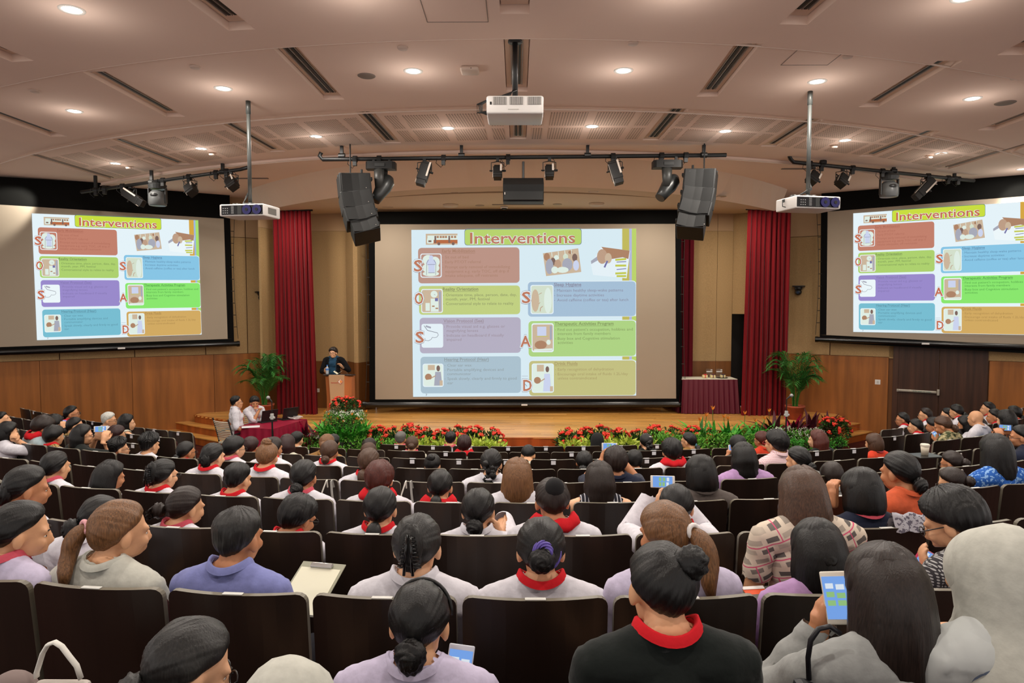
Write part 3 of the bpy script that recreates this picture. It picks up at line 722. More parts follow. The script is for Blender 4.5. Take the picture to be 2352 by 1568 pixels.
p = at_z(1079, 157, CEIL); t = thing('wireless_box', 'white rounded wireless access box on the ceiling left of the projector', 'access point', p)
mm = MB(); mm.box((0, 0, -.025), (.2, .2, .05), bevel=.022); mm.build('case', mat('ap_white', (214, 192, 176), .5), t, True)
mm = MB(); mm.box((.02, -.101, -.03), (.012, .004, .006)); mm.build('indicator', BLK, t)
# dome camera and grille on the stage soffit
p = at_z(1158, 475, EYE + 2.22); t = thing('dome_camera', 'small white dome camera under the stage soffit above the middle screen', 'camera', p)
mm = MB(); mm.lathe([(.085, 0), (.085, -.03), (.06, -.03)], n=20); mm.build('housing', WHP, t, True)
mm = MB(); mm.ell((0, 0, -.03), (.055, .055, .04), 14, 8); mm.build('dome', mat('smoked', (14, 12, 20), .1), t, True)
for px, w_, lab in (((1190, 470), 1.15, 'thin linear grille in the stage soffit behind the hanging speaker'), ((880, 475), .45, 'short linear grille in the soffit at left'), ((1565, 468), .5, 'short linear grille in the soffit at right'), ((565, 410), .9, 'thin ceiling grille behind the left projector pole'), ((1832, 388), .6, 'thin ceiling grille behind the right projector pole')):
    z = EYE + 2.222 if px[1] > 430 else CEIL - .03
    p = at_z(*px, z); t = thing('linear_grille', lab, 'air vent', p)
    mm = MB(); mm.box((0, 0, 0), (w_, .05, .012)); mm.build('blade', M_grl, t)
for px, lab in (((1035, 470), 'white round bulkhead disc in the soffit at left'), ((1370, 467), 'white round bulkhead disc in the soffit at right')):
    disc('round_diffuser', px, .17, lab, 'air vent', mat('diff_white', (200, 182, 160), .6), .05, 28, EYE + 2.222)
# access hatches
for px, w_, lab in (((1045, 12), .55, 'square ceiling hatch at the top edge above the wireless box'), ((1870, 130), .5, 'square ceiling hatch at the upper right')):
    p = at_z(*px, CEIL); t = thing('ceiling_hatch', lab, 'hatch', (p.x, p.y, CEIL - .031 if px[1] < 50 else CEIL - .001))
    mm = MB()
    for a in range(4):
        mm.box(rz(a * math.pi / 2) @ Vector((w_ / 2, 0, 0)), (.006, w_, .004), rz(a * math.pi / 2))
    mm.build('frame', M_grl, t)
# ================================================================== projectors
M_pw = mat('projector_white', (222, 218, 214), .4)
M_pg = mat('projector_vent', (110, 106, 100), .5)
def cable(pts, r, m, name, parent): mm = MB(); mm.tube(pts, r, 6); return mm.build(name, m, parent, True)
pc = at_y(1183, 248, 6.7)
t = thing('projector', 'white projector hanging from the ceiling at top middle, seen from behind', 'projector', pc)
W_, D_, H_ = .54, .44, .17
mm = MB(); mm.box((0, .1, 0), (W_, D_, H_), bevel=.018); mm.build('body', M_pw, t, True)
y0 = .1 - D_ / 2
for i, x in enumerate((-.145, .013, .185)):
    mm = MB(); mm.box((x, y0 - .001, .035), (.125, .006, .072)); v = mm.build('vent', mat('vent_dark', (96, 92, 86), .6), t)
    mm = MB()
    for k in range(13): mm.box((x - .058 + k * .0097, y0 - .006, .035), (.0035, .006, .072))
    mm.build('louvre', M_pw, v)
mm = MB(); mm.box((-.23, y0 - .002, .012), (.016, .004, .026)); mm.build('socket', BLK, t)
mm = MB(); mm.tube([(0, .1, H_ / 2), (0, .1, CEIL - pc.z + .02)], .028, 10); mm.lathe([(.07, 0), (.07, .02), (.03, .03)], (0, .1, CEIL - pc.z - .03), 14); mm.build('mount_pole', BLK, t, True)
mm = MB()
for k in range(5):
    a = .05 + .012 * k
    mm.tube([(-.02 + .01 * k, .05, H_ / 2 + .1), (-.05 - .02 * k, .0, H_ / 2 + .03), (-.2, .02, H_ / 2 + .03), (-W_ / 2 - a, .02, .04), (-W_ / 2 - a, .02, -.04), (-W_ / 2 + .01, .03, -.06 + .01 * k)], .006, 5)
mm.build('cable', BLK, t, True)
v, f = text_mesh('8ew1', .01)
mm = MB(); mm.box((-.015, y0 - .002, -.045), (.1, .003, .008)); mm.build('badge', mat('badge_grey', (190, 186, 180), .4), t)
def side_proj(px_pole_top, px_body, yw, label, s):
    pt = at_z(*px_pole_top, CEIL); Yp = pt.y
    pc = at_y(*px_body, Yp)
    t = thing('projector', label, 'projector', pc, (0, 0, yw))
    W_, D_, H_ = .60, .42, .15
    mm = MB(); mm.box((0, 0, 0), (W_, D_, H_), bevel=.016); mm.build('body', M_pw, t, True)
    y0 = -D_ / 2
    mm = MB(); mm.box((.01 * s, y0 - .001, .0), (W_ * .93, .008, H_ * .78), bevel=.003); mm.build('front_panel', mat('gloss_black', (10, 10, 16), .2), t)
    for x in (.08, .215):
        mm = MB(); mm.lathe([(.0, .0), (.055, .0), (.06, .012)], (x, y0 - .006, .002), 20, M=rx(math.pi / 2)); g = mm.build('fan_window', mat('fan_glow', (30, 28, 76), .2, emit=.5), t)
        mm = MB()
        for k in range(7): 
            a = 2 * math.pi * k / 7; mm.box((x + .038 * math.cos(a), y0 - .014, .002 + .038 * math.sin(a)), (.022, .004, .006), ry(-a + .5))
        mm.build('fan_blade', emis('fan_light', (170, 176, 240), .95), g)
        mm = MB(); mm.lathe([(0, 0), (.02, 0), (.02, .01)], (x, y0 - .014, .002), 14, M=rx(math.pi / 2)); mm.build('fan_hub', BLK, g)
    mm = MB(); mm.box((-.02, y0 - .007, .0), (.055, .005, H_ * .7)); mm.build('connector_plate', DKG, t)
    mm = MB()
    for i in range(3):
        for j in range(3): mm.box((-.24 + i * .028, y0 - .008, -.035 + j * .028), (.012, .005, .010))
    mm.build('keypad', mat('key_grey', (160, 160, 160), .5), t)
    mm = MB()
    for j in range(7): mm.box((-.115, y0 - .008, -.04 + j * .014), (.035, .005, .005))
    mm.build('indicator_bars', mat('key_grey', (160, 160, 160), .5), t)
    mm = MB(); mm.tube([(0, 0, H_ / 2 - .01), (0, 0, CEIL - pc.z + .01)], .024, 12); mm.tube([(0, 0, CEIL - pc.z - .16), (0, 0, CEIL - pc.z + .01)], .03, 12); mm.box((0, 0, H_ / 2 + .02), (.14, .12, .03)); mm.box((-.18 * 1, 0, H_ / 2 + .02), (.08, .08, .03)); mm.build('mount_pole', mat('pole_grey', (62, 64, 62), .4), t, True)
    mm = MB()
    for k in range(4): mm.tube([(.01, .02, H_ / 2 + .25), (-.03 * s, -.03, H_ / 2 + .1 + .01 * k), (-.12 * (1 if s < 0 else 1), .03, H_ / 2 + .03), (-W_ / 2 - .03, .02, .05 - .01 * k), (-W_ / 2 - .04, .0, -.03), (-W_ / 2 + .01, 0, -.04)], .006, 5)
    mm.build('cable', DKG, t, True)
    mm = MB(); mm.box((W_ / 2 + .001, 0, 0), (.006, .2, .08)); mm.build('side_vent', M_pg, t)
    return t
side_proj((574, 232), (575, 487), R(-9), 'white projector on a long pole at left, blue glowing fans facing the camera', 1)
side_proj((1853, 210), (1855, 470), R(12), 'white projector on a long pole at right, blue glowing fans facing the camera', -1)
# ================================================================== lighting bars
M_lamp = mat('lantern_black', (15, 15, 15), .5); M_edge = mat('lantern_edge', (214, 202, 190), .3)
def bar(pts, label, posts, hook=None):
    P = [Vector(p) for p in pts]; o = P[0]
    t = thing('lighting_bar', label, 'lighting bar', o)
    mm = MB(); pp = [p - o for p in P]
    mm.tube(pp, .034, 10); mm.build('pipe', M_lamp, t, True)
    for k in posts:
        c = P[0].lerp(P[-1], k) - o if len(P) == 2 else P[1].lerp(P[-1], k) - o
        mm = MB(); mm.box((c.x, c.y, (CEIL + .03 - o.z + c.z) / 2), (.05, .05, CEIL + .03 - o.z - c.z + .02)); mm.tube([c - Vector((.05, 0, 0)), c + Vector((.05, 0, 0))], .045, 10); mm.build('hanger', M_lamp, t)
    for k in (.08, .14, .3, .46, .72, .84, .9):
        c = P[-2].lerp(P[-1], k) - o
        mm = MB(); mm.tube([c + Vector((-.03, 0, 0)), c + Vector((.04, 0, 0))], .055, 8); mm.box(c + Vector((0, 0, -.07)), (.06, .06, .08)); mm.tube([c + Vector((-.1, 0, .03)), c + Vector((-.12, 0, -.08)), c + Vector((-.04, 0, -.15)), c + Vector((0, 0, -.1))], .005, 4); mm.build('socket_clamp', M_lamp, t)
    return t
Yb = 11.35
bz = lambda x, y: at_y(x, y, Yb)
b0, b1 = bz(742, 366), bz(1668, 356)
bar([bz(738, 350), bz(734, 358), bz(741, 366), b1], 'middle lighting bar across the hall in front of the stage', (.055, .35, .66, .945))
l0, l1 = at_y(187, 441, 14.05), at_y(552, 389, 12.6)
bar([l0, l1, ][::-1] if False else [at_y(571, 384, 12.45), l1, l0], 'left lighting bar in front of the left screen', (.1, .53, .9))
r0, r1 = at_y(1822, 372, 12.3), at_y(2237, 415, 14.0)
bar([at_y(1812, 354, 12.2), at_y(1815, 364, 12.25), r0, r1], 'right lighting bar in front of the right screen', (.16, .53, .88))
def lantern(px, Yd, label, tilt, roll, L=.42, W_=.16, yoke=True, barrel=False, name='stage_lantern'):
    top = at_y(*px, Yd)
    t = thing(name, label, 'stage light', top, (0, 0, 0))
    Mx = ry(roll) @ rx(tilt)
    c = Vector((0, 0, -.12 - .1))
    mm = MB(); mm.box((0, 0, -.035), (.05, .06, .07)); mm.build('clamp', M_lamp, t)
    mm = MB(); mm.tube([(-W_ / 2 - .03, 0, -.24), (-W_ / 2 - .03, 0, -.09), (0, 0, -.07), (W_ / 2 + .03, 0, -.09), (W_ / 2 + .03, 0, -.24)], .008, 6); mm.build('yoke', M_lamp, t)
    mm = MB()
    def pt(x, y, z): return Mx @ Vector((x, y, z)) + c
    mm.box(pt(0, 0, -.03), (W_, W_ * .9, L * .6), Mx, bevel=.012); mm.box(pt(0, 0, -.03 - L * .3), (W_ * .85, W_ * .8, L * .35), Mx, bevel=.008); mm.box(pt(0, 0, L * .3 - .02), (W_ * .8, W_ * .7, .06), Mx, bevel=.012)
    mm.build('housing', M_lamp, t)
    mm = MB(); mm.box(pt(-W_ / 2 - .002, -W_ * .2, -.06), (.006, .02, L * .72), Mx); mm.build('edge_highlight', M_edge, t)
    mm = MB(); mm.box(pt(W_ / 2 - .02, -W_ * .46, .02), (.03, .006, L * .5), Mx); mm.build('edge_highlight', M_edge, t)
    mm = MB(); mm.tube([pt(W_ / 2, 0, 0), pt(W_ / 2 + .06, 0, 0)], .018, 8); mm.build('knob', M_lamp, t); mm = MB(); mm.tube([pt(-W_ / 2, 0, 0), pt(-W_ / 2 - .06, 0, 0)], .012, 8); mm.build('knob', M_lamp, t)
    mm = MB(); mm.tube([(.02, 0, 0), (.08, 0, -.06), (.09, .02, -.16), (.05, .03, -.2)], .005, 5); mm.build('cable', M_lamp, t)
    return t
lantern((975, 361), Yb, 'angled black stage lantern left of the small one on the middle bar', R(-10), R(16), .48, .17)
lantern((1143, 361), Yb, 'small black stage lantern just left of the hanging speaker', R(-25), 0, .26, .15)
lantern((1262, 360), Yb, 'small black stage lantern just right of the hanging speaker', R(-25), 0, .26, .15)
lantern((1413, 359), Yb, 'angled black stage lantern right of middle on the middle bar', R(-10), R(-16), .46, .17)
def mover(px, Yd, label, roll, tilt=R(-20)):
    top = at_y(*px, Yd); t = thing('moving_head_light', label, 'stage light', top)
    mm = MB(); mm.box((-.12, 0, -.03), (.04, .05, .07)); mm.box((.14, 0, -.03), (.04, .05, .07)); mm.build('clamp', M_lamp, t)
    mm = MB(); mm.prism([(-.2, -.12), (.2, -.12), (.24, -.06), (.24, .1), (-.24, .1), (-.24, -.06)], -.19, -.07); mm.build('base', M_lamp, t)
    mm = MB(); mm.box((0, -.125, -.13), (.16, .01, .05)); mm.build('display', DKG, t)
    s = 1 if roll > 0 else -1
    mm = MB(); mm.tube([(-.02 * s, -.06, -.18), (-.02 * s, -.08, -.34), (-.02 * s, -.08, -.5)], [.085, .08, .065], 12, flat=.7); mm.tube([(.02 * s, .12, -.18), (.02 * s, .12, -.48)], [.07, .05], 10, flat=.6); mm.build('fork', mat('mover_grey', (56, 56, 54), .45), t, True)
    Mx = ry(roll) @ rx(tilt)
    c = Vector((.04 * s, .02, -.46))
    mm = MB(); mm.lathe([(.0, .2), (.07, .2), (.125, .12), (.13, -.02), (.10, -.18), (.085, -.3), (.08, -.3)], c, 20, M=Mx); mm.build('head', mat('mover_dark', (44, 46, 46), .35), t, True)
    mm = MB(); mm.lathe([(0, -.295), (.078, -.295)], c, 20, M=Mx); mm.build('lens', mat('lens_glass', (150, 150, 150), .1), t)
    return t
mover((875, 363), Yb, 'moving-head light at the left of the middle bar', R(28))
mover((1533, 360), Yb, 'moving-head light at the right of the middle bar', R(38))
def drop(t): return t
yl = lambda x: 12.6 + (552 - x) / (552 - 187) * 1.45
yr = lambda x: 12.3 + (x - 1822) / (2237 - 1822) * 1.7
lantern((300, 424), yl(300), 'long silver-edged lantern at the left end of left bar', R(-10), R(-58), .62, .16)
lantern((437, 405), yl(437), 'boxy lantern right of the wash light on left bar', R(-35), R(-35), .30, .19)
lantern((531, 391), yl(531), 'boxy lantern nearest the pole on left bar', R(-35), R(-35), .30, .19)
lantern((1869, 378), yr(1869), 'boxy lantern nearest the pole on right bar', R(-35), R(38), .32, .19)
lantern((1936, 384), yr(1936), 'boxy lantern left of the wash light on right bar', R(-35), R(38), .32, .19)
lantern((2128, 402), yr(2128), 'long silver-edged lantern at the right end of right bar', R(-10), R(46), .66, .16)
def wash(px, Yd, label):
    top = at_y(*px, Yd); t = thing('wash_light', label, 'stage light', top)
    mm = MB(); mm.lathe([(.0, -.06), (.14, -.06), (.17, -.1), (.15, -.17), (.0, -.17)], n=20); mm.box((0, 0, -.04), (.3, .06, .06)); mm.build('base', DKG, t)
    mm = MB(); mm.lathe([(0, -.2), (.1, -.2), (.155, -.26), (.16, -.48), (.145, -.49)], n=24); mm.build('head', mat('wash_grey', (92, 94, 94), .4), t, True)
    mm = MB(); mm.box((-.165, 0, -.3), (.02, .08, .3), bevel=.006); mm.build('fork', DKG, t); mm = MB(); mm.box((.165, 0, -.3), (.02, .08, .3), bevel=.006); mm.build('fork', DKG, t)
    mm = MB(); mm.lathe([(.0, -.487), (.146, -.487)], n=24); mm.build('lens', emis('wash_lens', (206, 206, 214), .8), t)
    mm = MB(); mm.ell((0, -.1, -.3), (.09, .07, .06), 12, 8); mm.build('recess', BLK, t, True)
wash((361, 414), yl(361), 'round grey wash light in the middle of left bar')
wash((2043, 393), yr(2043), 'round grey wash light in the middle of right bar')
# ================================================================== loudspeakers
M_spk = mat('speaker_black', (12, 13, 13), .6, bump=.1, nscale=120); M_spg = mat('speaker_grille', (7, 8, 8), .7)
def array(pxs, Yd, s, label):
    top = at_y(*pxs[0], Yd); t = thing('line_array', label, 'loudspeaker', top)
    mm = MB(); mm.box((0, 0, -.02), (.46, .3, .03)); mm.tube([(-.05 * s, 0, 0), (-.05 * s, 0, CEIL + .02 - top.z)], .012, 6); mm.tube([(.12 * s, .05, 0), (.12 * s, .05, .12)], .02, 6); mm.build('rigging_frame', M_spk, t)
    n = len(pxs) - 1
    for i in range(n):
        a = at_y(*pxs[i], Yd - .08 * i) - top; b = at_y(*pxs[i + 1], Yd - .08 * (i + 1)) - top
        c = (a + b) / 2; h = (b - a).length; an = math.atan2((b - a).x, -(b - a).z)
        Mx = ry(-an) @ rx(R(-6 - 7 * i)) @ rz(R(22 * s))
        wd = .50 if i < n - 1 else .42
        mm = MB(); mm.box(c, (wd, .34, h * 1.0), Mx, bevel=.012); cab = mm.build('cabinet', M_spk, t)
        mm = MB(); mm.box(c + Mx @ Vector((-.12, -.175, 0)), (wd * .42, .02, h * .9), Mx @ rz(R(14))); mm.box(c + Mx @ Vector((.12, -.175, 0)), (wd * .42, .02, h * .9), Mx @ rz(R(-14))); mm.build('grille', M_spg, cab)
        mm = MB(); mm.box(c + Mx @ Vector((.17 * s if s > 0 else .2, -.192, -h * .28)), (.04, .006, .010), Mx); mm.build('badge', mat('badge', (190, 180, 170), .5), cab)
        mm = MB(); mm.box(c + Mx @ Vector((s * (wd / 2 + .02), 0, h * .32)), (.06, .1, .05), Mx, bevel=.008); mm.build('bracket', M_spk, cab)
array([(812, 405), (815, 448), (823, 485), (833, 516), (846, 546)], 11.2, 1, 'curved stack of black loudspeakers hanging left of the stage')
array([(1610, 395), (1607, 440), (1601, 472), (1592, 503), (1583, 538)], 11.2, -1, 'curved stack of black loudspeakers hanging right of the stage')
top = at_y(1202, 408, 11.3); t = thing('loudspeaker', 'flat black loudspeaker hanging on a rod at the centre', 'loudspeaker', top)
hh = .40; ww = .66
mm = MB(); mm.add([(-ww / 2, -.1, -hh), (ww / 2, -.1, -hh), (ww / 2, -.18, -.14), (-ww / 2, -.18, -.14), (-ww / 2, .02, 0), (ww / 2, .02, 0), (ww / 2, .3, -.1), (-ww / 2, .3, -.1), (-ww / 2, .22, -hh), (ww / 2, .22, -hh)], [(0, 1, 2, 3), (3, 2, 5, 4), (4, 5, 6, 7), (7, 6, 9, 8), (8, 9, 1, 0), (0, 3, 4, 7, 8), (1, 9, 6, 5, 2)]); mm.build('cabinet', M_spk, t)
mm = MB(); mm.box((0, -.15, -hh / 2 - .07), (ww * .96, .012, hh * .6), rx(R(-17))); mm.build('grille', M_spg, t)
mm = MB(); mm.tube([(0, .05, 0), (0, .05, .27)], .02, 8); mm.build('rod', M_lamp, t)
mm = MB(); mm.box((-ww / 2 + .03, -.165, -.28), (.012, .006, .04), rx(R(-17))); mm.build('badge', mat('badge', (190, 180, 170), .5), t)
# ---- small wall loudspeakers
for px, s, lab in (((598, 680), 1, 'small black wall camera on beige wall left of left curtain'), ((1836, 667), -1, 'small black wall camera on beige wall right of right curtain')):
    p = at_wall(*px); n_ = nl if s > 0 else nr
    t = thing('wall_camera', lab, 'camera', p + n_ * .12, (0, 0, math.atan2(n_.x, -n_.y)))
    mm = MB(); mm.prism([(-.13, .12), (.13, .12), (.13, -.06), (-.13, -.06)], .09, .115); mm.box((0, .1, .03), (.08, .04, .14)); mm.build('shelf', BLK, t)
    mm = MB(); mm.lathe([(.09, .085), (.085, .03), (.06, .0)], n=16); mm.build('base', BLK, t, True)
    mm = MB(); mm.ell((0, 0, -.04), (.075, .075, .075), 16, 10); mm.build('head', mat('cam_dark', (30, 30, 30), .4), t, True)
    mm = MB(); mm.lathe([(0, 0), (.03, 0), (.035, -.02)], (0, -.08, -.05), 14, M=rx(math.pi / 2)); mm.build('lens', mat('cam_lens', (60, 70, 90), .1), t)

# ================================================================== seats
M_seatw = mat('dark_laminate', (34, 25, 20), .32, .5, noise=.18, nscale=2, stretch=(2, 2, .3))
M_seate = mat('laminate_edge_sheen', (112, 106, 92), .4)  # edge colour lightened to carry the reflection along the seat-back tops
M_seatf = mat('seat_fabric', (60, 30, 28), .9, .2, bump=.1, nscale=60)
M_seatleg = mat('seat_leg', (60, 60, 60), .4)
def panel_outline(w, z0, z1, r, n=6):
    pts = [(-w / 2 + .02, z0), (w / 2 - .02, z0)]
    for k in range(n + 1):
        a = R(90 * k / n); pts.append((w / 2 - r + r * math.cos(a), z1 - r + r * math.sin(a)))
    for k in range(n + 1):
        a = R(90 + 90 * k / n); pts.append((-w / 2 + r + r * math.cos(a), z1 - r + r * math.sin(a)))
    return pts
def seat_proto(w=.49):
    t = thing('auditorium_seat', 'x', 'seat')
    # rear shell, leaning back towards the top
    zs = [.36, .5, .65, .8, .92, 1.0]
    def yy(x, z): return -.055 * ((z - .36) / .69) ** 1.3 - .03 * (1 - (2 * x / w) ** 2) * 0 + .035 * (2 * x / w) ** 2
    def shell(off0, off1, w, zt, r):
        out = panel_outline(w, .36, zt, r)
        mb = MB(); nx = 10
        # grid cut to outline: columns
        cols = []
        for i in range(nx + 1):
            x = -w / 2 + w * i / nx
            if i in (0, nx): x *= .9999
            d = abs(x) - (w / 2 - r); zt_ = zt if d <= 0 else zt - r + math.sqrt(max(0, r * r - d * d))
            cols.append((x, zt_))
        xs_ = sorted(set([round(c[0], 5) for c in cols] + [round(s * (w / 2 - r + r * math.sin(R(a))), 5) for s in (-1, 1) for a in (0, 25, 50, 70)]))
        nz = 6; vs = []
        for side in (off0, off1):
            for x in xs_:
                d = abs(x) - (w / 2 - r); ztt = zt if d <= 0 else zt - r + math.sqrt(max(0, r * r - d * d))
                for j in range(nz + 1):
                    z = .36 + (ztt - .36) * j / nz
                    vs.append((x, yy(x, z) + side, z))
        n = len(xs_); m_ = nz + 1; f = []
        A = lambda s, i, j: s * n * m_ + i * m_ + j
        for i in range(n - 1):
            for j in range(nz):
                f.append((A(0, i, j), A(0, i + 1, j), A(0, i + 1, j + 1), A(0, i, j + 1)))
                f.append((A(1, i, j), A(1, i, j + 1), A(1, i + 1, j + 1), A(1, i + 1, j)))
        mb.add(vs, f)
        e = []
        for i in range(n - 1): e.append((A(0, i, nz), A(0, i + 1, nz), A(1, i + 1, nz), A(1, i, nz))); e.append((A(0, i, 0), A(1, i, 0), A(1, i + 1, 0), A(0, i + 1, 0)))
        for j in range(nz): e.append((A(0, 0, j), A(0, 0, j + 1), A(1, 0, j + 1), A(1, 0, j))); e.append((A(0, n - 1, j), A(1, n - 1, j), A(1, n - 1, j + 1), A(0, n - 1, j + 1)))
        mb.f += e; mb.m += [1] * len(e)
        return mb
    sh = shell(0, .022, w, 1.05, .035).build('back_shell', [M_seatw, M_seate], t)
    cu = shell(.024, .075, w - .05, 1.0, .04).build('back_cushion', [M_seatf, M_seatf], t)
    mb = MB(); mb.box((0, .29, .40), (w - .05, .42, .10), bevel=.03); mb.build('seat_cushion', M_seatf, t)
    mb = MB(); mb.box((0, .27, .33), (w - .06, .38, .03), bevel=.01); mb.build('seat_pan', M_seatw, t)
    for s in (-1, 1):
        mb = MB(); mb.box((s * w / 2, .22, .30), (.02, .30, .60), bevel=.008); mb.build('side_frame', M_seatleg, t)
    mb = MB(); mb.box((w / 2, .22, .615), (.045, .34, .03), bevel=.01); mb.build('armrest', M_seatw, t)
    mb = MB(); mb.box((0, -.044, 1.0525), (.07, .018, .004), bevel=.0015); mb.build('number_plate', mat('plate_silver', (214, 214, 208), .35), t)
    return t
sp = seat_proto(); freeze(sp)
sp2 = copy_tree(sp); 
mb = MB(); mb.box((0, -.0605, 1.02), (.05, .002, .042)); mb.box((0, -.0525, 1.0535), (.05, .018, .002))
mb.v = [(x, y + .055 * 0, z) for x, y, z in mb.v]
tagp = mb.build('paper_label', mat('paper_white', (225, 225, 230), .8), sp2)
KIDS[sp2.name] = list(sp2.children)
ROWGAP = {1: 1050, 2: 1465, 3: 1317, 4: 1067, 5: 1280, 6: 1217, 7: 1168, 8: 1298, 0: 1176}
PITCHX = {0: .51, 1: .508, 2: .512, 3: .515, 4: .515, 5: .518, 6: .518, 7: .525, 8: .53}
AISLE = {6: [(-4.5, -3.45), (4.05, 5.0)], 7: [(-4.75, -3.0), (3.15, 5.25)], 8: [(-4.8, -1.95), (2.15, 5.8)]}
SEATS = []
def proj(P):
    v = CM.transposed() @ (Vector(P) - O0)
    return (1176 + F * v.x / -v.z, 784 - F * v.y / -v.z)
for k in range(9):
    Yk = ROWY[k]; zt = EYE + ROWH[k]
    if k: X = (ROWGAP[k] - 1187) / F * Yk * 1.0
    else: X = -.2
    for s in (-1, 1):
        x = X; j = 0
        while abs(x) < 9.5:
            stp = PITCHX[k] / math.sqrt(1 + (x / 13) ** 2)
            xc = x + s * stp / 2; x += s * stp; j += 1
            px, py = proj((xc, arcY(xc, Yk), zt))
            lim = (260 if k < 3 else 90) if k else 500
            if not (-lim < px < 2352 + lim): break
            if any(a < xc < b for a, b in AISLE.get(k, [])): continue
            if wallY(xc) - .8 < arcY(xc, Yk): break
            SEATS.append(dict(k=k, x=xc, y=arcY(xc, Yk), z=ROWF[k], a=math.atan(xc / 13), px=px, py=py, who=None, o=None))
SEATS.sort(key=lambda s: (s['k'], s['x']))
# ================================================================== people
def sm(a, b, x):
    t = np.clip((x - a) / (b - a), 0, 1); return t * t * (3 - 2 * t)
HC = np.array((0, .026, 1.156))       # centre of the head in the seated body frame
NP = Vector((0, -.008, 1.062))       # pivot of the neck
def cap(a, b, r0, r1): return ('c', np.array(a, float), np.array(b, float), r0, r1)
def elp(c, r): return ('e', np.array(c, float), np.array(r, float))
def head_prims():
    h = HC
    P = [elp(h + (0, -.008, .028), (.076, .090, .088)), elp(h + (0, .028, -.018), (.060, .066, .092)), elp(h + (0, .048, -.078), (.038, .038, .034)),
         elp(h + (0, .02, -.06), (.056, .055, .045)),
         cap(h + (0, .090, .012), h + (0, .105, -.024), .008, .0115), elp(h + (0, .097, -.03), (.016, .010, .009)),
         elp(h + (0, .086, -.056), (.024, .012, .009)), elp(h + (0, .084, -.067), (.019, .011, .008)),
         cap(h + (-.045, .076, .024), h + (.045, .076, .024), .012, .012)]
    for s in (-1, 1):
        P += [elp(h + (s * .081, -.004, -.010), (.012, .020, .033)), elp(h + (s * .038, .072, -.025), (.022, .018, .022))]
    return P
def hand_prims(W, f, n, side, curl=.5, spread=.021):
    """W wrist, f finger direction, n palm normal, thumb on side t"""
    f = Vector(f).normalized(); n = Vector(n); n = (n - f * n.dot(f)).normalized(); t = f.cross(n).normalized() * side
    W = Vector(W); P = [cap(W - f * .02, W + f * .04, .024, .026)]
    for j, ln in enumerate((.94, 1.0, .95, .78)):
        o = t * (spread * (1.5 - j)); K = W + f * .082 + o * .95
        P.append(cap(W + f * .02 + o * .5, K, .016, .0125))
        a = R(18) + curl * R(30); d = (f * math.cos(a) + n * math.sin(a)); p1 = K + d * .038 * ln
        a += curl * R(55) + R(8); d = (f * math.cos(a) + n * math.sin(a)); p2 = p1 + d * .026 * ln
        a += curl * R(40) + R(6); d = (f * math.cos(a) + n * math.sin(a)); p3 = p2 + d * .02 * ln
        P += [cap(K, p1, .0105, .009), cap(p1, p2, .009, .008), cap(p2, p3, .008, .007)]
    b = W + f * .02 + t * .022; c = b + (t * .7 + f * .6 + n * .3).normalized() * .042; e = c + (t * .1 + f * .9 + n * .45).normalized() * .032; g = e + (f * .9 + n * .5 - t * .2).normalized() * .022
    P += [cap(b, c, .016, .012), cap(c, e, .0115, .0095), cap(e, g, .0095, .0075)]
    return P
def body_groups(armL=None, armR=None, sit=True, lean=0):
    """armX: dict(w=wrist,f=dir,n=normal,curl) or None for hands resting in the lap"""
    G = {'head': head_prims(), 'neck': [cap((0, -.018, 1.02), (0, .004, 1.12), .056, .051)]}
    T = [elp((0, .03, .56), (.165, .125, .13)), elp((0, .02, .71), (.142, .105, .17)), elp((0, -.005, .89), (.160, .110, .17)), elp((0, .045, .90), (.12, .08, .09)),
         cap((-.135, -.022, .985), (.135, -.022, .985), .068, .068)]
    for s in (-1, 1): T += [cap((0, -.02, 1.062), (s * .14, -.022, 1.002), .048, .048), elp((s * .176, -.02, .978), (.054, .056, .062))]
    G['torso'] = T
    G['up'] = []; G['fore'] = []; G['hand'] = []; G['leg'] = []
    for s, A in ((-1, armL), (1, armR)):
        S = Vector((s * .182, -.02, .98))
        if A is None:
            E = Vector((s * .215, .05, .70)); Wr = Vector((s * .09, .27, .63)); f = Vector((-s * .5, .85, -.1)); n = Vector((0, 0, -1)); curl = .5
        else:
            Wr = Vector(A['w']); d = Wr - S; L1, L2 = .275, .245; dl = min(d.length, L1 + L2 - .01)
            if d.length > dl: Wr = S + d.normalized() * dl; d = Wr - S
            a = (L1 * L1 - L2 * L2 + dl * dl) / (2 * dl); h = math.sqrt(max(0, L1 * L1 - a * a))
            pole = Vector(A.get('pole', (s * .6, -.1, -1))); u = d.normalized(); pole = (pole - u * pole.dot(u)).normalized()
            E = S + u * a + pole * h; f = A.get('f', (Wr - E).normalized()); n = A.get('n', (-s, 0, 0)); curl = A.get('curl', .6)
        G['up'].append(cap(S, E, .052, .040)); G['fore'].append(cap(E, Wr, .040, .027))
        G['hand'] += hand_prims(Wr, f, n, (A or {}).get('side', s if A is None else -s), curl)
    if sit:
        for s in (-1, 1):
            G['leg'] += [cap((s * .085, .05, .53), (s * .11, .46, .50), .085, .060), cap((s * .11, .46, .49), (s * .115, .50, .09), .056, .038), elp((s * .118, .56, .05), (.045, .12, .045))]
    else:
        for s in (-1, 1):
            G['leg'] += [cap((s * .08, .02, .55), (s * .09, .03, .10), .085, .055), cap((s * .09, .03, .10), (s * .095, .0, -.30), .052, .038), elp((s * .1, .05, -.34), (.043, .12, .045))]
    return G
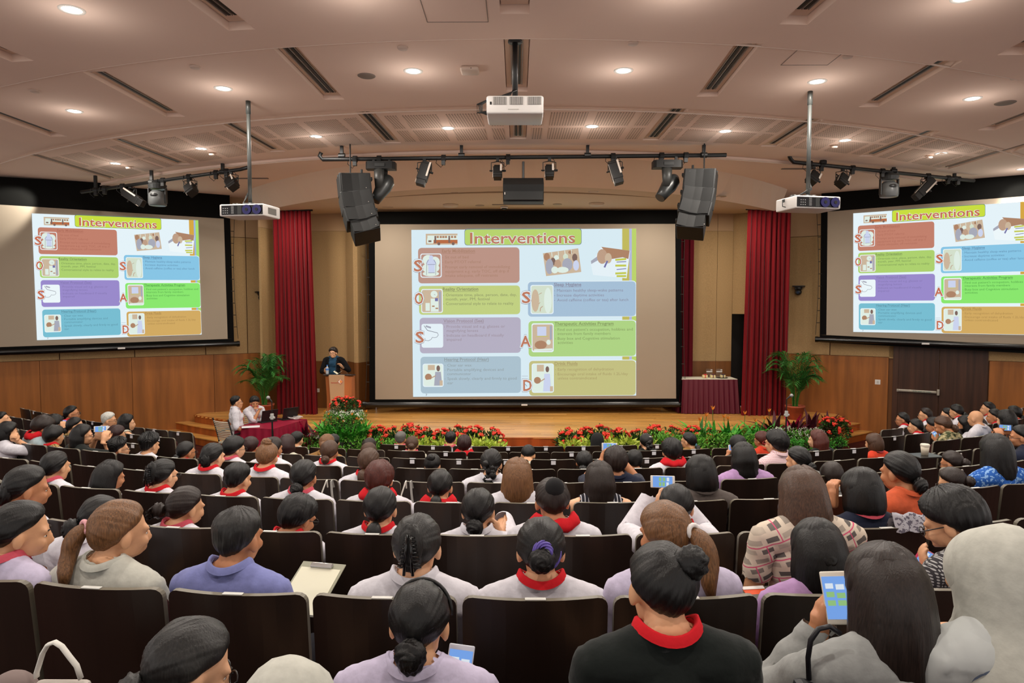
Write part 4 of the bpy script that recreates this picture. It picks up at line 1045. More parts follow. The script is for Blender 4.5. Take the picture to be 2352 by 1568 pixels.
def sd(P, X):
    if P[0] == 'c':
        a, b, r0, r1 = P[1:]; ab = b - a; t = np.clip(((X - a) @ ab) / (ab @ ab + 1e-9), 0, 1)
        return np.linalg.norm(X - (a + t[:, None] * ab), axis=1) - (r0 + (r1 - r0) * t)
    c, r = P[1:]; q = (X - c) / r; k = np.linalg.norm(q, axis=1); g = np.linalg.norm(q / r, axis=1) + 1e-9
    return k * (k - 1) / g
TAGS = ['head', 'neck', 'torso', 'up', 'fore', 'hand', 'leg']
def grow(G, voxel, ratio, smooth=4):
    mb = MB()
    for g in G.values():
        for P in g:
            if P[0] == 'e': mb.ell(P[1], P[2], 20, 14)
            else:
                a, b = Vector(P[1]), Vector(P[2])
                mb.tube([a, b], [P[3], P[4]], 14); mb.ell(a, (P[3],) * 3, 14, 10); mb.ell(b, (P[4],) * 3, 14, 10)
    o = mb.build('grow', [])
    m = o.modifiers.new('r', 'REMESH'); m.mode = 'VOXEL'; m.voxel_size = voxel
    m = o.modifiers.new('s', 'SMOOTH'); m.factor = .5; m.iterations = smooth
    m = o.modifiers.new('d', 'DECIMATE'); m.ratio = ratio; o.modifiers.new('t', 'TRIANGULATE')
    dg = bpy.context.evaluated_depsgraph_get(); me = bpy.data.meshes.new_from_object(o.evaluated_get(dg))
    V = np.empty(len(me.vertices) * 3); me.vertices.foreach_get('co', V); V = V.reshape(-1, 3)
    Fc = np.array([tuple(p.vertices) for p in me.polygons])
    bpy.data.objects.remove(o); bpy.data.meshes.remove(me)
    D = np.stack([np.min(np.stack([sd(P, V) for P in G[g]]), 0) if G[g] else np.full(len(V), 9.) for g in TAGS], 1)
    tg = D.argmin(1)
    return V, Fc, tg
def vnorm(V, Fc):
    n = np.zeros_like(V); a, b, c = V[Fc[:, 0]], V[Fc[:, 1]], V[Fc[:, 2]]; fn = np.cross(b - a, c - a)
    for i in range(3): np.add.at(n, Fc[:, i], fn)
    return n / (np.linalg.norm(n, axis=1)[:, None] + 1e-12)
CACHE = {}
def base(lod):
    if lod not in CACHE:
        CACHE[lod] = grow(body_groups(), .0085 if lod == 'near' else .012, .30 if lod == 'near' else .16)
    return CACHE[lod]
def pymesh(name, V, Fc, mats, smooth=True, mi=None):
    me = bpy.data.meshes.new(name); me.vertices.add(len(V)); me.vertices.foreach_set('co', np.asarray(V, float).ravel())
    n = len(Fc); k = Fc.shape[1]; me.loops.add(n * k); me.loops.foreach_set('vertex_index', Fc.astype(np.int32).ravel())
    me.polygons.add(n); me.polygons.foreach_set('loop_start', np.arange(0, n * k, k, dtype=np.int32)); me.polygons.foreach_set('loop_total', np.full(n, k, dtype=np.int32))
    if smooth: me.polygons.foreach_set('use_smooth', np.ones(n, bool))
    for m in mats: me.materials.append(m)
    if mi is not None: me.polygons.foreach_set('material_index', mi)
    me.update(calc_edges=True); return me
def headM(yaw, pitch, tilt=0):
    return Euler((R(-pitch), R(tilt), R(-yaw)), 'YXZ').to_matrix() if False else (Matrix.Rotation(R(-yaw), 3, 'Z') @ Matrix.Rotation(R(-pitch), 3, 'X') @ Matrix.Rotation(R(tilt), 3, 'Y'))
def turn(V, yaw, pitch, tilt, lo=1.03, hi=1.095):
    w = sm(lo, hi, V[:, 2]) * (np.abs(V[:, 0]) < .13)
    out = V.copy(); c = np.array(NP)
    # blend in a few steps for a smooth neck
    for lvl in np.linspace(0, 1, 9)[1:]:
        msk = (w > lvl - .0625 - .0625) & (w <= lvl + 1e-6) if lvl < 1 else (w > .9375 - .0625)
        M = np.array(headM(yaw * lvl, pitch * lvl, tilt * lvl)); idx = np.where(msk)[0]
        out[idx] = (V[idx] - c) @ M.T + c
    # exact interpolation instead of steps
    idx = np.where((w > 0))[0]
    ang = np.radians(-yaw) * w[idx]; ap = np.radians(-pitch) * w[idx]; at_ = np.radians(tilt) * w[idx]
    q = V[idx] - c
    x = q[:, 0] * np.cos(at_) + q[:, 2] * np.sin(at_); z = -q[:, 0] * np.sin(at_) + q[:, 2] * np.cos(at_); y = q[:, 1]
    y2 = y * np.cos(ap) - z * np.sin(ap); z2 = y * np.sin(ap) + z * np.cos(ap)
    x3 = x * np.cos(ang) - y2 * np.sin(ang); y3 = x * np.sin(ang) + y2 * np.cos(ang)
    out[idx] = np.stack([x3, y3, z2], 1) + c
    return out
# ---- hair
def hgrid(nu, nv):
    th = np.linspace(0, 2 * np.pi, nu, endpoint=False); ph = np.linspace(0, np.pi, nv + 1)
    TH, PH = np.meshgrid(th, ph); d = np.stack([np.sin(PH) * np.sin(TH), np.sin(PH) * np.cos(TH), np.cos(PH)], -1).reshape(-1, 3)
    f = []
    for j in range(nv):
        for i in range(nu): f.append((j * nu + i, j * nu + (i + 1) % nu, (j + 1) * nu + (i + 1) % nu, (j + 1) * nu + i))
    return d, np.array(f)
def hairline(d, tab):
    az = np.degrees(np.arctan2(np.abs(d[:, 0]), d[:, 1])); el = np.degrees(np.arcsin(np.clip(d[:, 2], -1, 1)))
    return el - np.interp(az, [0, 35, 62, 85, 105, 140, 180], tab)
LINES = {'up': [38, 30, 12, -4, -34, -60, -64], 'short': [26, 18, -2, -16, -44, -64, -68], 'crop': [34, 27, 8, -2, -26, -52, -58], 'bob': [34, 22, -8, -40, -58, -66, -70], 'long': [36, 26, 4, -40, -60, -70, -75], 'balding': [75, 70, 40, 8, -30, -58, -60], 'bald': [90, 89, 60, 20, -10, -30, -36]}
def cap_hair(kind, thick, rnd, lod, ridges='back', bunp=None, parting=False, shaggy=0):
    nu, nv = (120, 56) if lod == 'near' else (40, 26)
    d, f = hgrid(nu, nv); hl = hairline(d, LINES[kind])
    r0 = np.array((.078, .094, .090)); c0 = np.array((0, -.008, .026))
    cover = sm(-4, 7, hl)
    th = thick * (1 + (.35 if kind in ('short', 'bob') else .1) * np.clip(d[:, 2], 0, 1))
    if kind in ('bob', 'short'): th = th * (1 + .5 * np.clip(-d[:, 1], 0, 1))
    if kind == 'crop': th = th * (.35 + .9 * sm(-.1, .6, d[:, 2]))
    ph0 = rnd.random() * 6
    az = np.arctan2(d[:, 0], d[:, 1]); 
    if bunp is not None:
        b = np.array(bunp) / np.linalg.norm(bunp); u = np.cross(b, [0, 0, 1.0]); u = u / (np.linalg.norm(u) + 1e-9); v = np.cross(b, u)
        a2 = np.arctan2(d @ u, d @ v); wv = np.sin(a2 * 19 + 3 * np.sin(a2 * 3 + ph0)) * .6 + np.sin(a2 * 43 + 5 * np.sin(a2 * 2) + ph0) * .5
    else:
        wv = np.sin(az * 17 + 4 * np.sin(az * 2 + ph0) + d[:, 2] * 3) * .6 + np.sin(az * 41 + d[:, 2] * 5 + ph0) * .4
    amp = .0013 + .004 * shaggy
    th = th + wv * amp * (1 + (shaggy * 1.5) * sm(.1, .9, d[:, 2]))
    if shaggy: th = th + shaggy * .008 * np.sin(d[:, 0] * 60 + ph0) * np.sin(d[:, 1] * 52) * sm(-.2, .5, d[:, 2])
    if parting: th = th - .008 * np.exp(-((d[:, 0] - .12) / .05) ** 2) * sm(.2, .6, d[:, 2]) * (d[:, 1] > -.5)
    rad = r0 + th[:, None]
    th = th * (.30 + .70 * sm(0, 24, hl)); rad = r0 + th[:, None]
    lump = .0022 * np.sin(d[:, 0] * 7 + ph0) * np.cos(d[:, 2] * 6 + d[:, 1] * 5 + ph0)
    rad = rad + lump[:, None]
    if kind in ('bob', 'long'): rad = rad * (1 - .07 * sm(.0, -.25, d[:, 1]) * sm(.9, .6, d[:, 2]))[:, None]
    V = d * rad * (1 - .22 * (1 - cover))[:, None] + c0
    # lower half hugs the neck for pulled back hair, widens for bobs
    low = sm(0, -.9, d[:, 2])
    if kind in ('bob', 'long'): V[:, 0] *= 1 - .12 * low; V[:, 1] *= 1 - .22 * low
    elif kind in ('up', 'short', 'crop', 'balding', 'bald'): V[:, 0] *= 1 - .16 * low
    return V + HC, f
def tubeV(pts, rad, n, flat=None, wob=0, rnd=None, ridge=9):
    pts = [np.array(p, float) for p in pts]; V = []; Fq = []; pu = None
    for i, p in enumerate(pts):
        t = pts[min(i + 1, len(pts) - 1)] - pts[max(i - 1, 0)]; t = t / (np.linalg.norm(t) + 1e-9)
        u = np.array((1., 0, 0)) if pu is None else pu
        a = u - t * (u @ t); a /= np.linalg.norm(a) + 1e-9; pu = a; b = np.cross(t, a)
        fl = 1 if flat is None else flat[i]
        for k in range(n):
            q = 2 * math.pi * k / n; rr = rad[i] * (1 + wob * math.sin(ridge * q + i * .35))
            V.append(p + a * math.cos(q) * rr + b * math.sin(q) * rr * fl)
    for i in range(len(pts) - 1):
        for k in range(n): Fq.append((i * n + k, i * n + (k + 1) % n, (i + 1) * n + (k + 1) % n, (i + 1) * n + k))
    return np.array(V), np.array(Fq)
def ballV(c, r, nu, nv, rnd, swirl=1.0, rough=.05, n=None):
    d, f = hgrid(nu, nv); p = rnd.random() * 6
    # swirl ridges about local axis n
    n = np.array(n if n is not None else (0, -1, 0), float); n /= np.linalg.norm(n); u = np.cross(n, [0, 0, 1.]); u = u / (np.linalg.norm(u) + 1e-9) if np.linalg.norm(u) > .1 else np.array((1., 0, 0)); v = np.cross(n, u)
    a = np.arctan2(d @ u, d @ v); el = np.arccos(np.clip(d @ n, -1, 1))
    k = 1 + rough * np.sin(3 * a * swirl + el * 9 + p) + rough * .6 * np.sin(7 * a - el * 14 + p)
    k -= .16 * np.exp(-(el / .30) ** 2) * (swirl > 0)
    return d * np.array(r) * k[:, None] + np.array(c), f
def join(parts):
    V = []; Fq = []; k = 0
    for v, f in parts: V.append(v); Fq.append(f + k); k += len(v)
    return np.concatenate(V), np.concatenate(Fq)
HCOL = dict(bk=(17, 16, 16), db=(36, 25, 21), br=(74, 50, 35), rb=(80, 34, 26), mr=(46, 22, 22), ln=(146, 108, 68), gy=(100, 98, 94), gb=(38, 37, 36), wh=(206, 206, 200), tn=(116, 80, 50), sb=(40, 31, 27))
def hairmat(k):
    nm = 'hair_' + k
    if nm in MATS: return MATS[nm]
    c = HCOL[k]; hi = tuple(min(255, v * 1.15 + 2) for v in c)
    return mat(nm, hi, .40, .38, col2=tuple(v * .74 for v in c), nscale=9, stretch=(26, 26, 1.6), bump=.22, detail=6)
def hair(style, col, rnd, lod, side=0):
    """returns main hair (V,F) and a list of extra parts (name, V, F, material)"""
    ex = []; L = lod == 'near'; bu, bv = (28, 20) if L else (14, 10)
    if style == 'crop': return cap_hair('crop', .016, rnd, lod, shaggy=.15), ex
    if style == 'spiky': return cap_hair('crop', .030, rnd, lod, shaggy=1.0), ex
    if style == 'short': return cap_hair('short', .022, rnd, lod, shaggy=.35), ex
    if style == 'curlyshort': return cap_hair('short', .028, rnd, lod, shaggy=.9), ex
    if style == 'bald': return None, ex
    if style == 'balding': return cap_hair('balding', .012, rnd, lod, shaggy=.2), ex
    if style == 'bob':
        a = cap_hair('bob', .026, rnd, lod, parting=True)
        pts = [HC + (0, -.016 - .002 * k, z) for k, z in enumerate((.126, .120, .106, .086, .058, .022, -.015, -.05, -.08, -.105))]
        b = tubeV(pts, [.020, .042, .065, .083, .095, .102, .105, .106, .101, .086], 60 if L else 20, [1.12] * 6 + [1.08, 1.04, .98, .86], .010, rnd, 13)
        # open the front: push verts in front of the ears inwards
        v = b[0]; m = v[:, 1] > HC[1] + .03; v[m, 1] = HC[1] + .03 + (v[m, 1] - HC[1] - .03) * .15
        return join([a, b]), ex
    if style in ('long', 'xlong', 'halfup', 'longwavy'):
        a = cap_hair('long', .022, rnd, lod, parting=True)
        Lh = {'long': .30, 'xlong': .46, 'halfup': .26, 'longwavy': .30}[style]; n = 14
        zs_ = [.126, .120, .106, .086, .058, .022] + [.022 - (Lh + .022) * (k + 1) / n for k in range(n)]
        rs_ = [.020, .042, .063, .080, .092, .099] + [.099 + .012 * min(1, (k + 1) / 4) + (.005 * math.sin(k * 1.3) if style == 'longwavy' else 0) for k in range(n)]; rs_[-1] *= .8
        m_ = len(zs_)
        pts = [HC + (side * .05 * (max(0, k - 6) / n) ** 1.5, -.016 - .026 * min(1, max(0, k - 4) / 7), z) for k, z in enumerate(zs_)]
        rad = rs_; fl = [1.12 - .54 * min(1, max(0, k - 6) / 8) for k in range(m_)]
        b = tubeV(pts, rad, 48 if L else 22, fl, .018, rnd, 15)
        v = b[0]; m = (v[:, 1] > HC[1] + .02); v[m, 1] = HC[1] + .02 + (v[m, 1] - HC[1] - .02) * .12
        zz = HC[2] - v[:, 2]; 
        v[:, 2] -= .015 * np.sin(v[:, 0] * 90) * sm(Lh * .8, Lh, zz)
        parts = [a, b]
        if style == 'halfup': parts.append(ballV(HC + (0, -.12, .0), (.03, .02, .03), bu, bv, rnd))
        return join(parts), ex
    # pulled back styles
    pos = {'bunlow': (0, -.115, -.055), 'bunmid': (0, -.125, .0), 'bunhigh': (0, -.085, .085), 'buntop': (.0, -.035, .125), 'pony': (0, -.10, .03), 'ponylow': (0, -.10, -.05), 'claw': (0, -.10, .02), 'twist': (0, -.10, -.03), 'curly': (0, -.10, -.01), 'bunside': (-.05, -.11, -.02)}[style]
    pos = (pos[0] + side * .045, pos[1], pos[2])
    a = cap_hair('up', .015, rnd, lod, bunp=pos)
    c = HC + np.array(pos)
    nn = np.array(pos) + (0, 0, .001)
    if style.startswith('bun'):
        r = {'bunlow': .042, 'bunmid': .044, 'bunhigh': .044, 'buntop': .042, 'bunside': .045}[style]
        b1 = ballV(c, (r * 1.08, r * .8, r), bu, bv, rnd, 1, .07, nn)
        b2 = ballV(c + nn / np.linalg.norm(nn) * .014, (r * .72, r * .62, r * .68), bu, bv, rnd, 1, .09, nn)
        return join([a, b1, b2]), ex
    if style == 'twist':
        b1 = ballV(c + (.012, .01, .015), (.05, .035, .065), bu, bv, rnd, 1, .08, nn); b2 = ballV(c + (-.02, .012, .03), (.035, .032, .06), bu, bv, rnd, 1, .08, nn)
        return join([a, b1, b2]), ex
    if style == 'curly':
        P = [a]
        for i in range(16):
            t = i / 15; P.append(ballV(c + (rnd.uniform(-.035, .035), rnd.uniform(-.02, .01), .03 - .17 * t), (.03, .028, .03), 12, 8, rnd, 1, .12))
        return join(P), ex
    if style == 'claw':
        b1 = ballV(c + (.0, .0, .01), (.045, .034, .085), bu, bv, rnd, 1, .06, nn)
        mb = MB()
        for s in (-1, 1):
            for i in range(9):
                z = .06 - .013 * i; x = s * (.008 + .003 * i)
                p = c + (x * .4 + .004, -.045, z); q = c + (x + s * .010 + .004, -.03, z - .004)
                mb.tube([p, (p + q) / 2 + np.array((0, -.01, 0)), q], .0035, 5)
            mb.tube([c + (s * .006 + .004, -.046, .07), c + (s * .016 + .004, -.044, -.075)], .006, 6)
        ex.append(('claw_clip', mb, mat('clip_black', (16, 16, 17), .12)))
        return join([a, b1]), ex
    # ponytails
    ln = .22 if style == 'pony' else .17; n = 12
    pts = [c]
    for k in range(1, n + 1):
        t = k / n; pts.append(c + (side * .06 * t, -.05 * math.sin(min(1, t * 1.8) * 1.57) + .015 * t, .015 * math.sin(t * 3) - ln * t ** 1.2))
    rad = [.016, .027, .034, .038, .040, .040, .039, .037, .034, .030, .024, .017, .005]
    b = tubeV(pts, rad, 30 if L else 12, [1] + [.8] * n, .04, rnd, 11)
    return join([a, b]), ex
# ---- clothing
def shirtmat(k):
    C = dict(white=(214, 212, 220), cream=(206, 204, 186), grey=(150, 152, 150), blue=(128, 134, 190), navy=(26, 32, 52), black=(22, 28, 26), lilac=(176, 140, 186), orange=(206, 92, 56), redor=(214, 66, 40), mustard=(150, 110, 60), ltgrey=(190, 190, 180), taupe=(88, 80, 76), paleblue=(170, 190, 196), brightblue=(20, 110, 160), lav=(196, 188, 214), teal=(30, 66, 92), darkstripe=(40, 40, 48))
    if k in C: return mat('cloth_' + k, C[k], .85, .2, noise=.04, nscale=30, bump=.25, sheen=.1)
    nm = 'cloth_' + k
    if nm in MATS: return MATS[nm]
    spec = {'gingham': ((206, 150, 158), (230, 216, 220)), 'check': ((60, 58, 62), (176, 176, 176)), 'stripe': ((34, 34, 42), (196, 196, 204)), 'geo': ((214, 200, 184), (104, 98, 94)), 'camo': ((178, 166, 126), (66, 74, 50)), 'leopard': ((180, 150, 96), (52, 40, 30)), 'bluepat': ((40, 90, 170), (130, 170, 220)), 'navypat': ((230, 230, 240), (36, 44, 110)), 'flower': ((196, 200, 198), (112, 124, 146)), 'floral': ((170, 168, 176), (96, 92, 104))}[k]
    m = bpy.data.materials.new(nm); m.use_nodes = True; MATS[nm] = m
    nt = m.node_tree; b = nt.nodes['Principled BSDF']; b.inputs['Roughness'].default_value = .85; b.inputs['Specular IOR Level'].default_value = .2
    tc = nt.nodes.new('ShaderNodeTexCoord'); rp = nt.nodes.new('ShaderNodeValToRGB'); rp.color_ramp.interpolation = 'CONSTANT' if k not in ('gingham', 'camo') else 'LINEAR'
    rp.color_ramp.elements[0].color = (*lin(spec[0]), 1); rp.color_ramp.elements[1].color = (*lin(spec[1]), 1)
    if k in ('gingham', 'check'):
        sc = 110 if k == 'gingham' else 150
        outs = []
        for ax in ('X', 'Z'):
            wv = nt.nodes.new('ShaderNodeTexWave'); wv.bands_direction = ax; wv.inputs['Scale'].default_value = sc / 3.14 / 1.6; nt.links.new(tc.outputs['Object'], wv.inputs[0]); outs.append(wv)
        ad = nt.nodes.new('ShaderNodeMath'); ad.operation = 'MULTIPLY' if k == 'check' else 'ADD'; nt.links.new(outs[0].outputs['Fac'], ad.inputs[0]); nt.links.new(outs[1].outputs['Fac'], ad.inputs[1])
        dv = nt.nodes.new('ShaderNodeMath'); dv.operation = 'MULTIPLY'; dv.inputs[1].default_value = .5 if k == 'gingham' else 1.0; nt.links.new(ad.outputs[0], dv.inputs[0]); nt.links.new(dv.outputs[0], rp.inputs[0])
        rp.color_ramp.elements[1].position = .35 if k == 'check' else .9
    elif k == 'stripe':
        wv = nt.nodes.new('ShaderNodeTexWave'); wv.inputs['Scale'].default_value = 13; wv.inputs['Distortion'].default_value = .4; nt.links.new(tc.outputs['Object'], wv.inputs[0]); nt.links.new(wv.outputs['Fac'], rp.inputs[0]); rp.color_ramp.elements[1].position = .86
    elif k in ('geo',):
        br = nt.nodes.new('ShaderNodeTexBrick'); mp = nt.nodes.new('ShaderNodeMapping'); mp.inputs['Scale'].default_value = (1, 1, 1); mp.inputs['Rotation'].default_value = (R(90), R(0), R(0))
        mp2 = nt.nodes.new('ShaderNodeMapping'); mp2.inputs['Rotation'].default_value = (0, 0, R(24))
        nt.links.new(tc.outputs['Object'], mp.inputs[0]); nt.links.new(mp.outputs[0], mp2.inputs[0]); nt.links.new(mp2.outputs[0], br.inputs[0])
        br.inputs['Scale'].default_value = 9; br.inputs['Color1'].default_value = (*lin((100, 95, 92)), 1); br.inputs['Color2'].default_value = (*lin((216, 202, 184)), 1); br.inputs['Mortar'].default_value = (*lin((216, 202, 184)), 1); br.inputs['Mortar Size'].default_value = .09; br.inputs['Brick Width'].default_value = .62; br.inputs['Row Height'].default_value = .36; br.inputs['Bias'].default_value = -.25
        br.inputs['Mortar Smooth'].default_value = 0; b2 = nt.nodes.new('ShaderNodeTexBrick'); nt.links.new(mp2.outputs[0], b2.inputs[0])
        for k_, v_ in (('Scale', 9), ('Mortar Size', .022), ('Brick Width', 1.24), ('Row Height', .72), ('Mortar Smooth', 0)): b2.inputs[k_].default_value = v_
        mxx = nt.nodes.new('ShaderNodeMix'); mxx.data_type = 'RGBA'; nt.links.new(b2.outputs['Fac'], mxx.inputs[0]); nt.links.new(br.outputs[0], mxx.inputs[6]); mxx.inputs[7].default_value = (*lin((214, 92, 126)), 1); nt.links.new(mxx.outputs[2], b.inputs['Base Color']); return m
        nt.links.new(br.outputs[0], b.inputs['Base Color']); return m
    elif k in ('flower', 'navypat'):
        vo = nt.nodes.new('ShaderNodeTexVoronoi'); vo.inputs['Scale'].default_value = 5.5 if k == 'flower' else 20; nt.links.new(tc.outputs['Object'], vo.inputs[0]); nt.links.new(vo.outputs['Distance'], rp.inputs[0])
        if k == 'flower':
            rp.color_ramp.elements[0].color = (*lin(spec[1]), 1); rp.color_ramp.elements[1].color = (*lin(spec[0]), 1); rp.color_ramp.elements[1].position = .22
        else: rp.color_ramp.elements[1].position = .5
    else:
        n = nt.nodes.new('ShaderNodeTexNoise'); n.inputs['Scale'].default_value = {'camo': 22, 'leopard': 60, 'bluepat': 45, 'floral': 60}[k]; nt.links.new(tc.outputs['Object'], n.inputs['Vector']); nt.links.new(n.outputs[0], rp.inputs[0]); rp.color_ramp.elements[0].position = .42; rp.color_ramp.elements[1].position = .56
    nt.links.new(rp.outputs[0], b.inputs['Base Color'])
    return m
M_skin = {k: mat('skin_' + k, c, .5, .4, noise=.03, nscale=14) for k, c in dict(a=(216, 162, 122), b=(190, 130, 92), c=(228, 176, 138), d=(150, 98, 68)).items()}
M_trou = mat('trousers_dark', (30, 30, 36), .9, .2); M_trouw = mat('trousers_white', (200, 198, 204), .85, .2)
M_red = mat('collar_red', (206, 30, 40), .85, .2, bump=.2, nscale=40); M_pink = mat('collar_pink', (204, 84, 100), .85, .2, bump=.2, nscale=60)
COLM = {'red': M_red, 'pink': M_pink}
def subset(V, Fc, keep, off, N):
    fm = keep[Fc].all(1); f = Fc[fm]; used = np.unique(f); mp = -np.ones(len(V), int); mp[used] = np.arange(len(used))
    return V[used] + N[used] * off[used][:, None], mp[f]
def ringmesh(prof, n=28, sx=1.12, sy=1.0, cy=-.012, drop=0, gapf=0):
    V = []; Fq = []
    for r, z in prof:
        for k in range(n):
            a = 2 * math.pi * k / n
            V.append((r * math.sin(a) * sx, cy + r * math.cos(a) * sy, z - drop * max(0, math.cos(a)) + .022 * math.sin(a) ** 2 * (1 if z > 1.03 else 0)))
    for i in range(len(prof) - 1):
        for k in range(n): Fq.append((i * n + k, i * n + (k + 1) % n, (i + 1) * n + (k + 1) % n, (i + 1) * n + k))
    return np.array(V), np.array(Fq)
def glasses_mesh(mb):
    h = Vector(HC)
    for s in (-1, 1):
        c = h + Vector((s * .033, .104, .002))
        pts = [c + Vector((.026 * math.cos(2 * math.pi * k / 14), 0, .018 * math.sin(2 * math.pi * k / 14))) for k in range(15)]
        mb.tube(pts, .0022, 5)
        mb.tube([c + Vector((s * .026, 0, .004)), h + Vector((s * .076, .09, .006)), h + Vector((s * .083, .0, .004)), h + Vector((s * .080, -.015, -.008))], .0022, 5)
    mb.tube([h + Vector((-.008, .108, .004)), h + Vector((.008, .108, .004))], .0022, 5)
def person(loc, bodyyaw, scale, yaw, pitch, tilt, style, hcol, shirt, collar, label, lod='far', skin='a', armL=None, armR=None, sleeve='short', glasses=False, extra=None, side=0, group=None, sit=True, trousers=None, hairx=None, pitchb=0, name='person'):
    rnd = random.Random(label)
    t = thing(name, label, 'person', loc, (0, 0, -R(bodyyaw)), group); t.scale = (scale,) * 3
    if armL or armR or not sit:
        V, Fc, tg = grow(body_groups(armL, armR, sit), .0068 if lod == 'near' else .0085, .26 if lod == 'near' else .2, 3)
    else: V, Fc, tg = base(lod)
    N = vnorm(V, Fc)
    hy = yaw - bodyyaw
    T = lambda A: turn(np.asarray(A, float), hy, pitch, tilt)
    def lean(A):
        if not pitchb: return A
        A = A.copy(); w = sm(.55, .95, A[:, 2]); a = np.radians(pitchb) * w; z = A[:, 2] - .55; y = A[:, 1]
        A[:, 1] = np.where(w > 0, y * np.cos(a) + z * np.sin(a), y); A[:, 2] = np.where(w > 0, .55 + z * np.cos(a) - y * np.sin(a) * .6, A[:, 2]); return A
    Vb = T(V); rn0 = np.sqrt(V[:, 0] ** 2 + (V[:, 1] + .014) ** 2); fx = (tg == TAGS.index('torso')) & (rn0 > .060); Vb[fx] = V[fx]; Vb = lean(Vb)
    mi = None
    body = link('body', pymesh('body', Vb, Fc, [M_skin[skin]]), t)
    th = TAGS.index
    neckline = ((tg == th('torso')) | (tg == th('neck')) | (tg == th('head'))) & (V[:, 2] < 1.079 - .35 * np.clip(V[:, 1], 0, 1)) & (np.abs(V[:, 0]) < .5)
    rn = np.sqrt(V[:, 0] ** 2 + (V[:, 1] + .014) ** 2)
    neckline |= (tg == th('torso')) & ((np.abs(V[:, 0]) > .075) | ((rn > .058) & (V[:, 1] < .03)))
    if extra == 'sleeveless': keep = neckline & (np.abs(V[:, 0]) < .15)
    else:
        keep = neckline | (tg == th('up'))
        if sleeve == 'long': keep |= (tg == th('fore'))
        else:
            # short sleeves stop above the elbow
            keep &= ~((tg == th('up')) & (np.abs(V[:, 2] - .98) > .20) & (armL is None and armR is None))
    off = np.full(len(V), .011) + .004 * np.sin(V[:, 2] * 55 + V[:, 0] * 30) * (V[:, 2] < .98)
    off = off + (tg == th('fore')) * .008 + (tg == th('up')) * .007
    sv, sf = subset(V, Fc, keep, off, N)
    if extra == 'hijab': pass
    link('shirt', pymesh('shirt', lean(sv), sf, [shirtmat(shirt)]), t)
    kl = (tg == th('leg')) | ((tg == th('torso')) & (V[:, 2] < .56))
    kl &= ~((V[:, 2] < .10 if sit else V[:, 2] < -.28) & (tg == th('leg')))
    lv, lf = subset(V, Fc, kl, np.full(len(V), .012), N)
    link('trousers', pymesh('trousers', lv, lf, [trousers or (M_trouw if shirt == 'white' else M_trou)]), t)
    # collar
    if collar in ('red', 'pink', 'self', 'standred'):
        m = COLM.get(collar) or (M_red if collar == 'standred' else shirtmat(shirt))
        prof = [(.085, 1.062), (.082, 1.068), (.076, 1.085), (.071, 1.088), (.064, 1.080), (.066, 1.060)]
        v, f = ringmesh(prof, 28, 1.1, 1.0, -.014, .03)
        link('collar', pymesh('collar', lean(v), f, [m]), t)
    elif collar is None and style not in ('hijab', 'hood'):
        v, f = ringmesh([(.086, 1.052), (.083, 1.060), (.078, 1.072), (.072, 1.075), (.064, 1.066), (.066, 1.05)], 28, 1.1, 1.0, -.014, .035)
        link('collar', pymesh('collar', lean(v), f, [shirtmat(shirt)]), t)
    elif collar == 'big':
        prof = [(.063, 1.08), (.068, 1.096), (.078, 1.094), (.096, 1.066), (.104, 1.044), (.08, 1.03)]
        v, f = ringmesh(prof, 32, 1.32, .95, -.018, .05); v[:, 2] += .008 * np.sin(v[:, 0] * 70)
        link('collar', pymesh('collar', lean(v), f, [M_red]), t)
    # hair
    if style == 'hijab' or style == 'hood':
        m = shirtmat('ltgrey') if style == 'hijab' else mat('hood_black', (20, 20, 22), .9)
        d, f = hgrid(56, 36); 
        r = np.array((.096, .118, .112)); face = sm(.80, .95, d[:, 1] * .9 + (-.1) * d[:, 2])
        V1 = d * (r * (1 - .25 * face[:, None])) + HC + (0, -.01, .012)
        pts = [HC + (0, -.014 - .003 * k, z) for k, z in enumerate((.134, .126, .108, .08, .045, .005, -.035, -.075, -.11, -.14, -.17, -.20, -.23))]
        b = tubeV(pts, [.022, .05, .074, .092, .101, .104, .105, .108, .118, .138, .160, .178, .184], 56, [1.16, 1.16, 1.16, 1.16, 1.16, 1.12, 1.06, 1.0, .95, .9, .84, .8, .78], .014, rnd, 11)
        v_ = b[0]; m_ = v_[:, 1] > HC[1] + .05; m_ &= v_[:, 2] > HC[2] - .1; v_[m_, 1] = HC[1] + .05 + (v_[m_, 1] - HC[1] - .05) * .2
        hv, hf = join([(V1, f), b])
        link('headscarf', pymesh('scarf', lean(T(hv)), hf, [m]), t)
    else:
        H, ex = hair(style, hcol, rnd, lod, side)
        if H is not None:
            link('hair', pymesh('hair', lean(T(H[0])), H[1], [hairmat(hcol)]), t)
        for nm, mb, m in ex:
            v = np.array([tuple(q) for q in mb.v]); mb.v = [tuple(q) for q in lean(T(v))]; mb.build(nm, m, t, True)
    def hpart(nm, mb, m, smooth=True):
        v = np.array([tuple(q) for q in mb.v]); mb.v = [tuple(q) for q in lean(T(v))]; return mb.build(nm, m, t, smooth)
    # face details
    if abs(yaw) > 38 or not sit:
        for s in (-1, 1):
            mb = MB(); mb.ell(Vector(HC) + Vector((s * .031, .0765, .002)), (.0115, .007, .0048), 10, 8); e = hpart('eye', mb, mat('eye_white', (210, 200, 190), .3))
            mb = MB(); mb.ell(Vector(HC) + Vector((s * .031, .0816, .002)), (.0058, .0036, .0048), 8, 6); i_ = hpart('iris', mb, mat('eye_dark', (26, 18, 16), .2)); i_.parent = e
            mb = MB(); mb.tube([Vector(HC) + Vector((s * x, y, z)) for x, y, z in ((.016, .092, .022), (.032, .090, .027), (.046, .080, .022))], .003, 5); hpart('eyebrow', mb, mat('brow', (40, 30, 26), .8))
